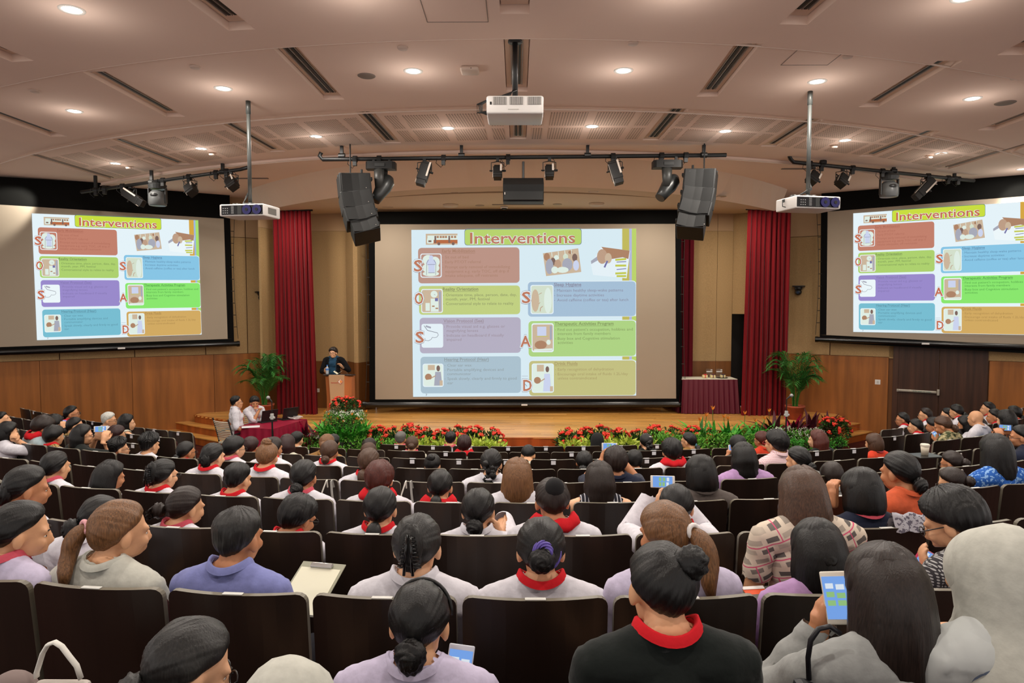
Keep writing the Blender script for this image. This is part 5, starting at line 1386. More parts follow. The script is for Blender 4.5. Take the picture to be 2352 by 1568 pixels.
        mb = MB(); mb.ell(Vector(HC) + Vector((0, .0885, -.0605)), (.019, .0055, .006), 12, 6); hpart('lips', mb, mat('lip', (176, 92, 84), .5))
    if glasses:
        mb = MB(); glasses_mesh(mb); hpart('glasses', mb, mat('frame_' + ('red' if glasses == 'red' else 'dark'), (170, 30, 40) if glasses == 'red' else (24, 22, 24), .3))
    if hairx:
        for h_ in hairx:
            mb = MB()
            if h_[0] == 'tie':
                pos = {'pony': (0, -.10, .03), 'ponylow': (0, -.10, -.05), 'bunmid': (0, -.13, .0), 'bunlow': (0, -.115, -.055), 'bunhigh': (0, -.085, .085)}[style]
                c = Vector(HC) + Vector((pos[0] + side * .045, pos[1] - .012, pos[2]))
                mb.tube([c + Vector((.022 * math.cos(a), -.010 * math.sin(a) * 0 + .004 * math.cos(a), .022 * math.sin(a))) for a in [2 * math.pi * k / 12 for k in range(13)]], .0085, 8)
                hpart('hair_tie', mb, mat('tie_' + h_[1], dict(pink=(232, 170, 176), white=(232, 228, 226), blue=(70, 120, 150), tan=(196, 170, 150), cream=(190, 176, 140))[h_[1]], .8))
            if h_[0] == 'band':
                mb.tube([Vector(HC) + Vector((.093 * math.cos(a), .028, .028 + .104 * math.sin(a))) for a in [math.pi * k / 16 for k in range(17)]], .006, 8)
                hpart('headband', mb, mat('band_black', (14, 14, 14), .5))
            if h_[0] == 'clip':
                mb.box(Vector(HC) + Vector((.03, -.085, .085)), (.05, .02, .02), bevel=.005); hpart('hair_clip', mb, mat('clip_silver', (200, 196, 190), .2, metal=.6))
            if h_[0] == 'bowl':   # dark bun net
                mb.ell(Vector(HC) + Vector((0, -.085, .085)), (.05, .045, .05), 18, 12); hpart('hair_net', mb, mat('net', (16, 16, 18), .9))
            if h_[0] == 'purple':
                for k in range(7):
                    a0 = .75 * k - .6; mb.tube([Vector(HC) + Vector((.014 + (.020 + .006 * k) * math.cos(a), -.136 + .006 * k * .7, .030 + (.018 + .008 * k) * math.sin(a))) for a in [a0 + .3 * j for j in range(9)]], [.001, .004, .005, .0055, .0055, .005, .004, .003, .001], 6)
                hpart('dyed_streak', mb, mat('purple_hair', (104, 88, 176), .5))
    # name badge cord for those with a pink/red collar is the collar itself
    if extra == 'lanyard':
        mb = MB(); mb.tube([Vector(v_) for v_ in ((-.05, .04, 1.05), (-.055, .10, .98), (-.02, .135, .86), (0, .14, .80), (.02, .135, .86), (.055, .10, .98), (.05, .04, 1.05))], .005, 6); mb.build('lanyard', mat('lanyard_orange', (222, 90, 60), .7), t)
    bpy.context.view_layer.update()
    return t

# ================================================================== the audience
# x, y of head top (photo px), row (None = work it out), world yaw of the head, pitch down, hair style, hair colour, shirt, collar, label, options
P_ = [
 (955, 1345, 0, 4, 14, 'bunlow', 'bk', 'lav', None, 'person with black headband and low bun at the bottom centre, thumb on blue phone', dict(near=1, w=1.78, glasses=0, hairx=[('band',)], arm='phoneR')),
 (1530, 1252, 0, -12, 14, 'bunhigh', 'bk', 'black', 'red', 'person in black top with red neck cord and twisted bun, leaning forward at the bottom', dict(near=1, w=1.72, tilt=6, side=1)),
 (2055, 1260, 0, 0, 8, 'xlong', 'sb', 'grey', None, 'person with long straight dark hair in grey sleeve raising a white phone, bottom right', dict(near=1, w=1.80, arm='phoneL2', sleeve='long', sc=1.04)),
 (368, 1419, 0, 52, 22, 'bunlow', 'gb', 'navy', None, 'person in glasses with thinning black hair in a bun at the bottom left', dict(near=1, w=1.62, glasses=1, sc=1.0)),
 (2312, 1204, 0, -18, 6, 'hijab', 'bk', 'flower', None, 'person in pale headscarf and white blouse with blue flowers, bottom right corner', dict(near=1, w=1.78, sc=1.06, arm='phoneL3')),
 (636, 1528, 0, 8, 20, 'hijab', 'bk', 'grey', None, 'person whose pale grey head covering just shows at the bottom left of centre', dict(near=1, w=1.25, sc=.9)),
 (15, 1149, 1, 58, 10, 'bunlow', 'bk', 'lav', 'pink', 'person in pale ruffled blouse with black hair cut by left edge, second row back', dict(near=1, glasses=0)),
 (249, 1149, 1, 44, 6, 'pony', 'tn', 'ltgrey', None, 'person with brown ponytail in pink hair tie wearing a grey tee', dict(near=1, side=-1, hairx=[('tie', 'pink')])),
 (532, 1170, 1, 18, 4, 'crop', 'gb', 'blue', 'self', 'person in light blue collared shirt with short greying hair, at left', dict(near=1, w=2.55)),
 (953, 1184, 1, 6, 4, 'claw', 'gb', 'white', 'self', 'person with big black claw clip in dark hair and white stand-up collar', dict(near=1)),
 (1243, 1192, 1, 0, 6, 'bunmid', 'bk', 'white', 'red', 'person with purple streaked bun and red trimmed collar, at the centre', dict(near=1, hairx=[('purple',)])),
 (1545, 1153, 1, -22, 10, 'pony', 'tn', 'lav', None, 'person with light brown ponytail in white hair tie and pale uniform', dict(near=1, side=1, hairx=[('tie', 'white')])),
 (1888, 1198, 1, 4, 8, 'halfup', 'bk', 'lilac', None, 'person with long black half-tied hair and lilac top in front of raised phone', dict(near=1)),
 (2238, 1112, 2, -48, 26, 'short', 'bk', 'check', None, 'person in glasses and black-white checked shirt holding a pink phone case', dict(near=1, w=2.7, glasses=1, arm='phoneL4', tilt=4)),
 (38, 1067, 2, 50, 10, 'bob', 'bk', 'white', 'red', 'person with tied black hair and red collar against left edge, white puffed shoulder', dict(near=1, w=3.6, style='twist')),
 (201, 1136, 2, 20, 24, 'bunlow', 'bk', 'white', None, 'person bowing dark head with low bun behind the brown ponytail', dict(near=1, w=3.2, side=-1, sc=.9)),
 (409, 1117, 2, 36, 10, 'bunside', 'db', 'white', 'pink', 'person with dark brown side bun and red lace collar, turned right', dict(near=1, side=-1)),
 (664, 1134, 2, 34, 22, 'short', 'bk', 'white', 'red', 'person with short black wavy hair, glasses and raised red collar', dict(near=1, glasses=1)),
 (870, 1119, 2, 4, 4, 'ponylow', 'bk', 'white', 'red', 'person with sleek black hair, both ears showing and thin red collar band', dict(near=1, style2='up')),
 (1096, 1123, 2, 6, 4, 'curly', 'bk', 'white', 'self', 'person with curly low black bun touching her neck, left of the red scarf collar', dict(near=1, arm='neckR', style='bunlow')),
 (1272, 1098, 2, -8, 10, 'bunhigh', 'db', 'white', 'big', 'person with brown hair in net-covered high bun and wide red collar', dict(near=1, hairx=[('bowl',)])),
 (1555, 1113, 2, 8, 8, 'bunlow', 'bk', 'white', 'red', 'person in white sleeves with red cuff holding a white phone up with both hands', dict(near=1, arm='phoneBoth', sleeve='long', tx=1522, ty=1106)),
 (1855, 1064, 2, 22, 22, 'long', 'br', 'geo', None, 'person in cream blouse with grey and pink geometric shapes, leaning right', dict(near=1, w=3.1, tilt=-10, side=-1)),
 (1987, 1078, 2, 2, 6, 'bob', 'bk', 'navy', 'pink', 'person with black bob in navy top with pink lanyard', dict(near=1, arm='handL')),
 (2207, 1071, 3, -46, 18, 'bunmid', 'db', 'black', None, 'person in glasses with dark updo and sparkling hair clip near right edge', dict(glasses=1, hairx=[('clip',)])),
 (118, 1036, 3, 16, 4, 'ponylow', 'bk', 'white', 'pink', 'person with long black ponytail and pink collar at far left', dict(near=1)),
 (236, 1054, 3, 40, 14, 'long', 'bk', 'white', None, 'person with long straight black hair looking down to the right, at left', dict(near=1)),
 (364, 1054, 3, 26, 6, 'claw', 'bk', 'white', 'red', 'person with shiny curved claw clip and thick red lace collar', dict(near=1, glasses=1)),
 (537, 1064, 3, 20, 6, 'crop', 'bk', 'white', 'red', 'person with short cropped black hair and red collar band, left of centre', dict(near=1)),
 (693, 1056, 3, 8, 4, 'bunlow', 'bk', 'white', 'pink', 'person with sleek black low bun and pink ribbed collar', dict(near=1, glasses=0)),
 (869, 1058, 3, 4, 6, 'short', 'rb', 'white', 'big', 'person with short reddish-brown hair and red scarf collar over cream sleeves', dict(near=1)),
 (1008, 1079, 3, 6, 8, 'ponylow', 'bk', 'white', 'big', 'person with low black ponytail over a bright red scarf collar', dict(near=1)),
 (1188, 1050, 3, 2, 2, 'long', 'tn', 'white', None, 'person with straight light brown shoulder-length hair at the centre', dict(near=1)),
 (1378, 1061, 3, 2, 4, 'longwavy', 'sb', 'stripe', 'pink', 'person in sleeveless dark striped top with long dark hair', dict(near=1, extra='sleeveless')),
 (1614, 1047, 3, -2, 6, 'bob', 'bk', 'taupe', 'self', 'person with smooth round black bob and taupe jacket', dict(near=1)),
 (2083, 1036, 4, -30, 8, 'bunlow', 'bk', 'orange', None, 'person in orange top with cream scrunchie under black hair', dict(near=1, w=4.1, hairx=[('tie', 'cream')])),
 (1915, 1059, 4, 10, 24, 'short', 'sb', 'grey', None, 'person with brownish head bowed between long brown hair and navy top', dict()),
 (2294, 998, 4, 4, 4, 'xlong', 'bk', 'bluepat', None, 'person in blue patterned dress with very long black hair at right', dict(near=1, w=5.0)),
 (2200, 1034, 4, -40, 14, 'bunmid', 'db', 'black', None, 'person in glasses with clipped dark bun, just behind blue patterned dress', dict(glasses=1, hairx=[('clip',)])),
 (481, 1017, 4, 24, 6, 'twist', 'bk', 'white', 'red', 'person with black hair rolled in a low twist and plain white back', dict(near=1)),
 (609, 1016, 4, 6, 8, 'buntop', 'tn', 'white', 'red', 'person with streaked blond-brown top bun and white uniform', dict(near=1)),
 (843, 1029, 4, 12, 6, 'ponylow', 'br', 'white', 'red', 'person with low brown ponytail and raised sleeve folds, centre left', dict(near=1)),
 (991, 1042, 5, 8, 10, 'bunhigh', 'bk', 'white', 'red', 'person with upright black bun resting chin on hand', dict()),
 (1127, 1031, 4, 6, 4, 'curly', 'bk', 'white', None, 'person with curly black hair gathered down the back, plain pale shirt', dict(near=1)),
 (1415, 1025, 4, 0, 4, 'short', 'db', 'navy', None, 'person in navy tee holding up a phone with both arms bent', dict(near=1, arm='phoneBoth', tx=1400, ty=1026)),
 (1711, 1017, 4, 0, 4, 'longwavy', 'bk', 'lilac', None, 'person in lilac top with long black wavy hair', dict(near=1)),
 (1845, 1024, 4, -42, 10, 'bunlow', 'bk', 'grey', None, 'person with sleek black hair turned left beside the reddish half-up hair', dict(near=1)),
 (754, 1011, 5, 6, 6, 'bunlow', 'br', 'white', 'red', 'person with brown hair and black low bun in white, left of centre', dict(hairx=[('bowlow',)])),
 (268, 1006, 5, 56, 0, 'spiky', 'bk', 'white', 'pink', 'person in glasses with spiky black hair looking right, at left', dict(near=1, glasses=1)),
 (338, 996, 5, 24, 2, 'spiky', 'bk', 'white', None, 'person with tall combed black hair and plain white back', dict(near=1)),
 (420, 1013, 5, 34, 6, 'bunlow', 'bk', 'cream', 'red', 'person in cream cardigan over red collar with glasses', dict(glasses=1)),
 (531, 1001, 5, 48, 6, 'short', 'bk', 'white', 'pink', 'person with short black hair and pink collar touching glasses', dict(glasses=1)),
 (845, 1017, 6, 10, 6, 'short', 'br', 'white', None, 'person with plain brown rounded hair just behind the brown ponytail', dict()),
 (1341, 1035, 5, 12, 8, 'bunlow', 'bk', 'black', None, 'person with black low bun left of the raised phone', dict(glasses=1)),
 (1545, 1006, 5, -8, 4, 'short', 'bk', 'white', 'big', 'person with short black hair and red scarf collar, right of centre', dict(near=1)),
 (1789, 987, 5, -38, 2, 'short', 'bk', 'gingham', 'self', 'person in pink checked shirt and red glasses', dict(near=1, glasses='red')),
 (1698, 999, 6, -4, 10, 'short', 'bk', 'black', None, 'person in black holding a phone up with one arm and wristwatch', dict(arm='phoneL', tx=1686, ty=1028)),
 (1884, 987, 6, -50, 4, 'longwavy', 'rb', 'black', None, 'person with long reddish half-up hair facing left', dict(near=1)),
 (2012, 996, 6, -36, 4, 'bob', 'br', 'redor', 'pink', 'person with brown bob and pink collar near the right aisle', dict()),
 (2180, 952, 6, -52, 24, 'bunlow', 'br', 'camo', None, 'person in floral camouflage top looking at a phone', dict(near=1, arm='lapphone')),
 (2256, 955, 7, -56, 20, 'longwavy', 'db', 'white', 'red', 'person with long wavy dark hair and red collar looking down at right', dict()),
 (573, 1003, 6, 10, 4, 'short', 'mr', 'redor', None, 'person with short reddish-brown hair beside the red table', dict()),
 (622, 1003, 5, 18, 6, 'bunhigh', 'db', 'white', 'red', 'person with coppery top bun behind the blond-streaked bun', dict()),
 (657, 998, 6, 2, 4, 'short', 'mr', 'cream', None, 'person with wavy maroon-brown hair left of centre', dict(style='longwavy')),
 (679, 991, 7, 14, 4, 'crop', 'bk', 'ltgrey', None, 'person with short black hair at the left end of the second row', dict()),
 (748, 996, 6, 4, 10, 'bunmid', 'tn', 'mustard', None, 'person with coiled light brown updo in front of the flowers', dict()),
 (764, 996, 7, 6, 4, 'bunlow', 'bk', 'black', None, 'person with black hair mostly hidden by the coiled updo', dict()),
 (847, 1006, 7, 8, 4, 'short', 'db', 'black', None, 'person with dark hair, foremost of the three brown heads in line', dict()),
 (919, 991, 8, 4, 2, 'crop', 'gy', 'paleblue', 'pink', 'person with grey hair and pink collar in the front row', dict()),
 (946, 1001, 7, -4, 4, 'bunmid', 'br', 'cream', 'pink', 'person with brown bun in tan scrunchie and cream cardigan', dict(hairx=[])),
 (1034, 991, 8, 4, 2, 'crop', 'bk', 'white', 'pink', 'person with short black hair in the front row, left of the maroon hair', dict()),
 (1066, 999, 7, 0, 2, 'short', 'mr', 'cream', 'big', 'person with rounded maroon-brown hair and red collar over cream', dict(near=1)),
 (1212, 1017, 6, 6, 34, 'balding', 'bk', 'cream', None, 'person with balding crown bending forward at the centre', dict()),
 (1372, 994, 8, 0, 2, 'hood', 'bk', 'black', None, 'person in black head covering behind the raised phone', dict()),
 (1458, 1033, 6, 0, 10, 'short', 'bk', 'black', None, 'person with low black head just right of the raised arms', dict()),
 (1486, 995, 7, -6, 6, 'curly', 'bk', 'black', None, 'person in black top with pinned curly black hair, right of middle', dict(hairx=[('clip',)])),
 (1587, 992, 7, -54, 4, 'ponylow', 'bk', 'mustard', None, 'person in mustard top, glasses and blue scrunchie facing left', dict(near=1, glasses=1, hairx=[('tie', 'blue')])),
 (1754, 990, 7, -42, 4, 'short', 'rb', 'redor', None, 'person in orange-red top with short reddish hair', dict(glasses=1)),
 (10, 968, 4, 64, 8, 'bob', 'bk', 'white', 'red', 'person resting cheek on hand at the far left, black bob', dict(arm='cheek', w=7.6)),
 (5, 946, 5, 75, -14, 'crop', 'bk', 'white', None, 'person looking up at the far left edge', dict(w=9.0)),
 (83, 951, 5, 50, 24, 'short', 'db', 'paleblue', 'big', 'person in pale blue top with orange-red scarf collar looking down', dict()),
 (120, 951, 6, 30, 6, 'short', 'bk', 'black', None, 'person with dark hair half hidden by the pink phone', dict()),
 (118, 976, 5, 22, 4, 'short', 'bk', 'leopard', 'red', 'person in leopard print with round black hair, in front of the pink phone', dict()),
 (160, 931, 7, 72, 0, 'bunlow', 'bk', 'white', 'red', 'person in glasses with low bun, profile against the timber wall', dict(glasses=1)),
 (166, 957, 6, 66, 4, 'bunlow', 'bk', 'leopard', None, 'person holding up a phone in a pink case', dict(arm='phoneBoth', tx=141, ty=970)),
 (181, 974, 5, 66, 6, 'longwavy', 'bk', 'black', None, 'person in black jacket and glasses raising a white phone with both hands', dict(glasses=1, arm='phoneBoth', tx=231, ty=985)),
 (245, 946, 7, 74, 2, 'crop', 'wh', 'white', None, 'person with white hair and glasses in profile at left', dict(glasses=1, skin='a')),
 (287, 951, 7, 70, 2, 'bob', 'bk', 'cream', None, 'person in cream sleeveless top with black bob, profile at left', dict(extra='sleeveless')),
 (262, 976, 6, 50, 6, 'short', 'mr', 'navypat', None, 'person in white and navy patterned top with reddish curly hair', dict(glasses=1)),
 (2078, 946, 8, -70, 4, 'bunlow', 'bk', 'white', 'red', 'person in glasses facing left, nearest the timber wall on the right', dict(glasses=1)),
 (2109, 961, 7, -62, 6, 'bunlow', 'bk', 'white', 'red', 'person with low black bun facing left, in front of the door', dict()),
 (2130, 936, 8, -68, 2, 'bunlow', 'db', 'white', 'red', 'person in dark glasses looking left before the push bar door', dict(glasses=1)),
 (2152, 957, 7, -60, 12, 'short', 'bk', 'white', 'red', 'person with chin on hand facing left at right', dict()),
 (2181, 936, 8, -62, 6, 'bunlow', 'bk', 'white', None, 'person in glasses half hidden behind dark bowed hair, before the door', dict(glasses=1)),
 (2205, 927, 8, -40, 14, 'bunlow', 'bk', 'white', 'red', 'person bowing black bunned hair over white collar before the door', dict(w=11.6)),
 (2226, 954, 8, -60, 10, 'bob', 'bk', 'white', 'red', 'person with black hair facing left beside the bald head', dict(w=10.2)),
 (2249, 940, 8, -30, 8, 'bald', 'bk', 'white', None, 'person with bald head in white shirt', dict(w=9.9, skin='a')),
 (2273, 922, 8, -68, 0, 'bunlow', 'bk', 'white', 'red', 'person with low bun facing left, highest of the heads at right', dict(w=12.0)),
 (2290, 938, 8, -64, 4, 'ponylow', 'bk', 'white', 'red', 'person facing left in white just behind the bald head', dict(w=11.0)),
 (2318, 941, 8, -30, 8, 'bob', 'bk', 'brightblue', None, 'person in bright blue top with black hair at right', dict(w=9.6)),
 (2334, 931, 8, -50, 4, 'bunlow', 'bk', 'white', 'red', 'person with tied black hair at right edge above the blue top', dict(w=11.2)),
 (2356, 975, 7, -60, 6, 'bunlow', 'bk', 'navy', None, 'person in navy at the right edge raising a small camera', dict(glasses=1, arm='phoneBoth', tx=2309, ty=982, w=7.4)),
]
seatpt = {}
def head_top(sc, style): return (1.288 if style not in ('short', 'bob', 'spiky', 'hijab', 'long') else 1.298) * sc
PEOPLE = []
def qpx(y):
    t = (784 - y) / F; s = math.sin(PITCH); c = math.cos(PITCH); return (t * c - s) / (c + t * s)
def phone(label, loc, M, w=.07, h=.14, case=(230, 226, 220), scr='scr_blue', both=True, name='smartphone'):
    t = thing(name, label, 'phone', loc); t.rotation_euler = M.to_euler()
    mm = MB(); mm.box((0, 0, 0), (w, .009, h), bevel=.004); mm.build('casing', mat('phone_%d_%d_%d' % case, case, .35), t, True)
    mm = MB(); mm.box((0, -.0052, 0), (w * .9, .001, h * .80)); s_ = mm.build('display', emis('phone_display', (120, 164, 232), .95), t)
    mm = MB()
    for a, b, cw, ch in ((-.2, .22, .3, .1), (.2, .2, .32, .1), (-.2, .06, .3, .1), (.2, .04, .32, .1), (-.2, -.1, .3, .1), (.2, -.1, .32, .1)): mm.box((a * w, -.0060, b * h), (cw * w, .0006, ch * h), mi=(0 if b > .1 else 1))
    mm.build('picture_tile', [emis('tile_white', (226, 236, 246), .9), emis('tile_green', (150, 196, 130), .9)], t)
    return t
def face_cam(P):
    d = (P - O0).normalized(); return Vector((0, 1, 0)).rotation_difference(Vector((d.x, d.y, d.z))).to_matrix()
for i, (x, y, k, yaw, pitch, style, hc, shirt, collar, label, o) in enumerate(P_):
    style = o.get('style', style)
    fl = ROWF[k]; 
    # nominal place in the row
    X = (x - 1187) / F * ROWY[k]
    for _ in range(4):
        Y = o['w'] if 'w' in o else arcY(X, ROWY[k]) + .22
        Pt = at_y(x, y, Y); X = Pt.x
    fs = o.get('sc', min(1.06, max(.90, (Pt.z - fl) / head_top(1, style))))
    if 'w' not in o:
        z = fl + head_top(fs, style)
        Y2 = (z - EYE) / qpx(y); Y = min(Y + .30, max(Y - .25, Y2)); Pt = at_y(x, y, Y); X = Pt.x
        dz = 0
    dz = Pt.z - (fl + head_top(fs, style))
    a = math.degrees(math.atan(X / 13)); by = -a + yaw * .22
    PEOPLE.append(dict(i=i, X=X, Y=Y, k=k, s=fs, dz=dz, label=label))
    loc = Vector((X - .0, Y - .0, fl + dz))
    # the head sits .02*scale in front of the root: keep root under it
    near = 'near' if o.get('near') else 'far'
    armL = armR = None; sleeve = o.get('sleeve', 'short')
    Rb = Matrix.Rotation(-R(by), 3, 'Z')
    def loc2(Pw): return (Rb.transposed() @ (Vector(Pw) - loc)) / fs
    arm = o.get('arm'); sk = o.get('skin', ['a', 'a', 'b', 'c', 'a', 'b'][i % 6])
    if arm in ('phoneBoth', 'phoneL'):
        tx, ty = o['tx'], o['ty']; big = k <= 3
        Yp = Y + (.34 if abs(yaw) < 50 else .22)
        Pp = at_y(tx, ty, Yp); Pl = loc2(Pp)
        ph = phone({1555: 'white phone held sideways by the person with red cuffs', 1415: 'phone held sideways above the navy tee, right of middle', 1698: 'phone held up by the person with wristwatch', 166: 'phone in a bright pink case held up at left', 181: 'white phone held up before the reddish hair at left', 2356: 'small camera held up at the right edge'}[x], Pp, face_cam(Pp) @ ry(math.pi / 2), .068, .135, (214, 60, 110) if x == 166 else (40, 44, 50) if x == 2356 else (226, 222, 214))
        fwd = Vector((0, .25, 1))
        armL = dict(w=Pl + Vector((-.085, -.01, -.085)), f=(.25, .15, 1), n=(1, .1, -.2), curl=.7, side=-1 * -1, pole=(-.8, -.2, -1))
        if arm == 'phoneBoth': armR = dict(w=Pl + Vector((.085, -.01, -.085)), f=(-.25, .15, 1), n=(-1, .1, -.2), curl=.7, side=-1, pole=(.8, -.2, -1))
    elif arm == 'phoneR':
        Pp = at_y(1053, 1545, Y + .12); Pl = loc2(Pp)
        ph = phone('phone with blue screen at the bottom edge, right of the headband', Pp, face_cam(Pp) @ ry(R(8)), .075, .15, (196, 200, 210))
        armR = dict(w=Pl + Vector((.045, .02, -.085)), f=(-.1, .1, 1), n=(-1, -.3, 0), curl=.8, side=-1, pole=(.8, -.4, -1))
    elif arm == 'phoneL2':
        Pp = at_y(1921, 1372, Y + .14); Pl = loc2(Pp)
        ph = phone('white phone held upright showing the slide on its screen, bottom right', Pp, face_cam(Pp) @ ry(R(-6)), .070, .145, (226, 220, 206))
        armL = dict(w=Pl + Vector((-.035, .02, -.095)), f=(.0, .1, 1), n=(1, -.2, 0), curl=.75, side=1, pole=(-.9, -.4, -1))
    elif arm == 'phoneL3':
        Pp = at_y(2190, 1460, Y + .2); Pl = loc2(Pp)
        ph = phone('white phone half hidden between long hair and flowered blouse', Pp, face_cam(Pp) @ ry(R(70)), .07, .14, (226, 226, 226))
        armL = dict(w=Pl + Vector((-.03, .0, -.09)), f=(.1, .2, 1), n=(1, 0, 0), curl=.7, side=1)
    elif arm == 'phoneL4':
        Pp = at_y(2140, 1292, Y + .12); Pl = loc2(Pp)
        ph = phone('phone in open magenta flip case near the checked shirt', Pp, face_cam(Pp) @ ry(R(-58)) @ rx(R(-35)), .075, .15, (196, 30, 80))
        mm = MB(); mm.box((-.048, .0, 0), (.012, .075, .155), bevel=.004); mm.build('flip_cover', mat('phone_196_30_80', (196, 30, 80), .35), ph)
        armL = dict(w=Pl + Vector((.045, -.02, -.06)), f=(-.5, .5, .5), n=(.3, 0, .9), curl=.5, side=1, pole=(-.5, -.4, -1)); armR = dict(w=Pl + Vector((.08, -.02, -.06)), f=(-.8, .4, .2), n=(0, 0, 1), curl=.5, side=-1)
    elif arm == 'lapphone':
        Pp = at_y(2152, 999, Y + .12); Pl = loc2(Pp)
        ph = phone('small phone with bright screen by the floral camouflage top', Pp, face_cam(Pp) @ ry(R(-35)), .07, .13, (220, 220, 226))
        armL = dict(w=Pl + Vector((.0, .0, -.08)), f=(0, .2, 1), n=(1, 0, 0), curl=.6, side=1)
    elif arm == 'handL':
        Pp = at_y(1912, 1128, Y + .05); Pl = loc2(Pp)
        armL = dict(w=Pl + Vector((0.01, 0, -.05)), f=(.0, .15, 1), n=(1, .4, 0), curl=.9, side=1, pole=(-.7, -.2, -1))
    elif arm == 'neckR':
        armR = dict(w=(.12, .0, 1.02), f=(-.2, .3, 1), n=(-1, 0, 0), curl=.8, side=-1, pole=(1, .2, -.6))
    elif arm == 'cheek':
        armR = dict(w=(.12, .10, 1.06), f=(-.15, .0, 1), n=(-1, 0, 0), curl=.5, side=-1, pole=(1, .2, -1))
    person(loc, by, fs, yaw - a * 0, pitch, o.get('tilt', 0), style, hc, shirt, collar, label, near, sk, armL, armR, sleeve, o.get('glasses', 0), o.get('extra'), o.get('side', 0) , None, True, None, o.get('hairx'))
    # claim the nearest free seat of the row
    c = [s for s in SEATS if s['k'] == k and s['who'] is None]
    if c:
        s_ = min(c, key=lambda s: abs(s['x'] - X))
        if abs(s_['x'] - X) < .42: s_['who'] = label
def short_l(l):
    w = l.replace('person ', '', 1).split(); w = w[:9]
    while w and w[-1].strip(',') in ('and', 'in', 'with', 'the', 'of', 'a', 'to', 'at', 'by', 'over', 'under', 'behind', 'before', 'left', 'near', 'beside', 'for', 'cut', 'just', 'holding', 'left', 'right', 'up'): w = w[:-1]
    return ' '.join(w).strip(',')
ORD = ['ninth', 'eighth', 'seventh', 'sixth', 'fifth', 'fourth', 'third', 'second', 'front']
NUM = ['', 'first', 'second', 'third', 'fourth', 'fifth', 'sixth', 'seventh', 'eighth', 'ninth', 'tenth', 'eleventh', 'twelfth', 'thirteenth', 'fourteenth', 'fifteenth', 'sixteenth', 'seventeenth', 'eighteenth', 'nineteenth', 'twentieth', 'twenty-first', 'twenty-second', 'twenty-third', 'twenty-fourth', 'twenty-fifth', 'twenty-sixth', 'twenty-seventh', 'twenty-eighth', 'twenty-ninth', 'thirtieth', 'thirty-first', 'thirty-second', 'thirty-third', 'thirty-fourth']
first = True; cnt = {}
for s in SEATS:
    cnt[s['k']] = cnt.get(s['k'], 0) + 1
    tagd = s['k'] >= 6 and (s['k'] == 8 or abs(s['px'] - 1187) < 900) and random.Random(int(s['px'])).random() < .85
    src = sp2 if tagd else sp
    if s['who']: lab = 'dark auditorium seat of the ' + ('person ' + short_l(s['who']))
    else: lab = 'empty dark auditorium seat, %s from the left in the %s row' % (NUM[cnt[s['k']]], ORD[s['k']])
    w_ = lab.split(); lab = ' '.join(w_[:16])
    sc = PITCHX[s['k']] / .51
    c = copy_tree(src, (s['x'], s['y'] + .055, s['z']), s['a'], lab)
    c.scale = (sc, 1, 1); c['group'] = 'auditorium seats in curved rows'
for r_ in (sp, sp2):
    for ch in KIDS[r_.name]: bpy.data.objects.remove(ch)
    bpy.data.objects.remove(r_)

# ================================================================== plants along the stage
LEAF = dict(dk=(34, 66, 22), md=(52, 104, 34), lt=(92, 160, 50), lt2=(120, 180, 66), ye=(190, 206, 84), ye2=(150, 176, 56), bl=(58, 146, 46), bl2=(84, 176, 60), bl3=(36, 104, 34), mr=(74, 20, 34), mr2=(112, 26, 48), pk=(206, 30, 84), rf=(240, 74, 50), rf2=(216, 46, 34), wf=(232, 238, 214), of=(240, 140, 50), palm=(34, 92, 36), palm2=(62, 132, 54))
LM = {k: mat('leaf_' + k, c, .55, .35, noise=.15, nscale=30) for k, c in LEAF.items()}
def leafv(mb, p, d, L_, W_, n, mi, curl=.25):
    d = Vector(d).normalized(); s = d.cross(Vector(n)).normalized(); u = s.cross(d).normalized()
    a = p; b = p + d * L_ * .45 + s * W_ / 2 - u * W_ * .15; c = p + d * L_ - u * L_ * curl; e = p + d * L_ * .45 - s * W_ / 2 - u * W_ * .15; m_ = p + d * L_ * .5 - u * L_ * curl * .2
    mb.add([a, b, c, e, m_], [(0, 1, 4), (1, 2, 4), (4, 2, 3), (0, 4, 3)], mi)
def rdir(r, zmin=-.2):
    while True:
        v = Vector((r.uniform(-1, 1), r.uniform(-1, 1), r.uniform(zmin, 1)))
        if .1 < v.length < 1: return v.normalized()
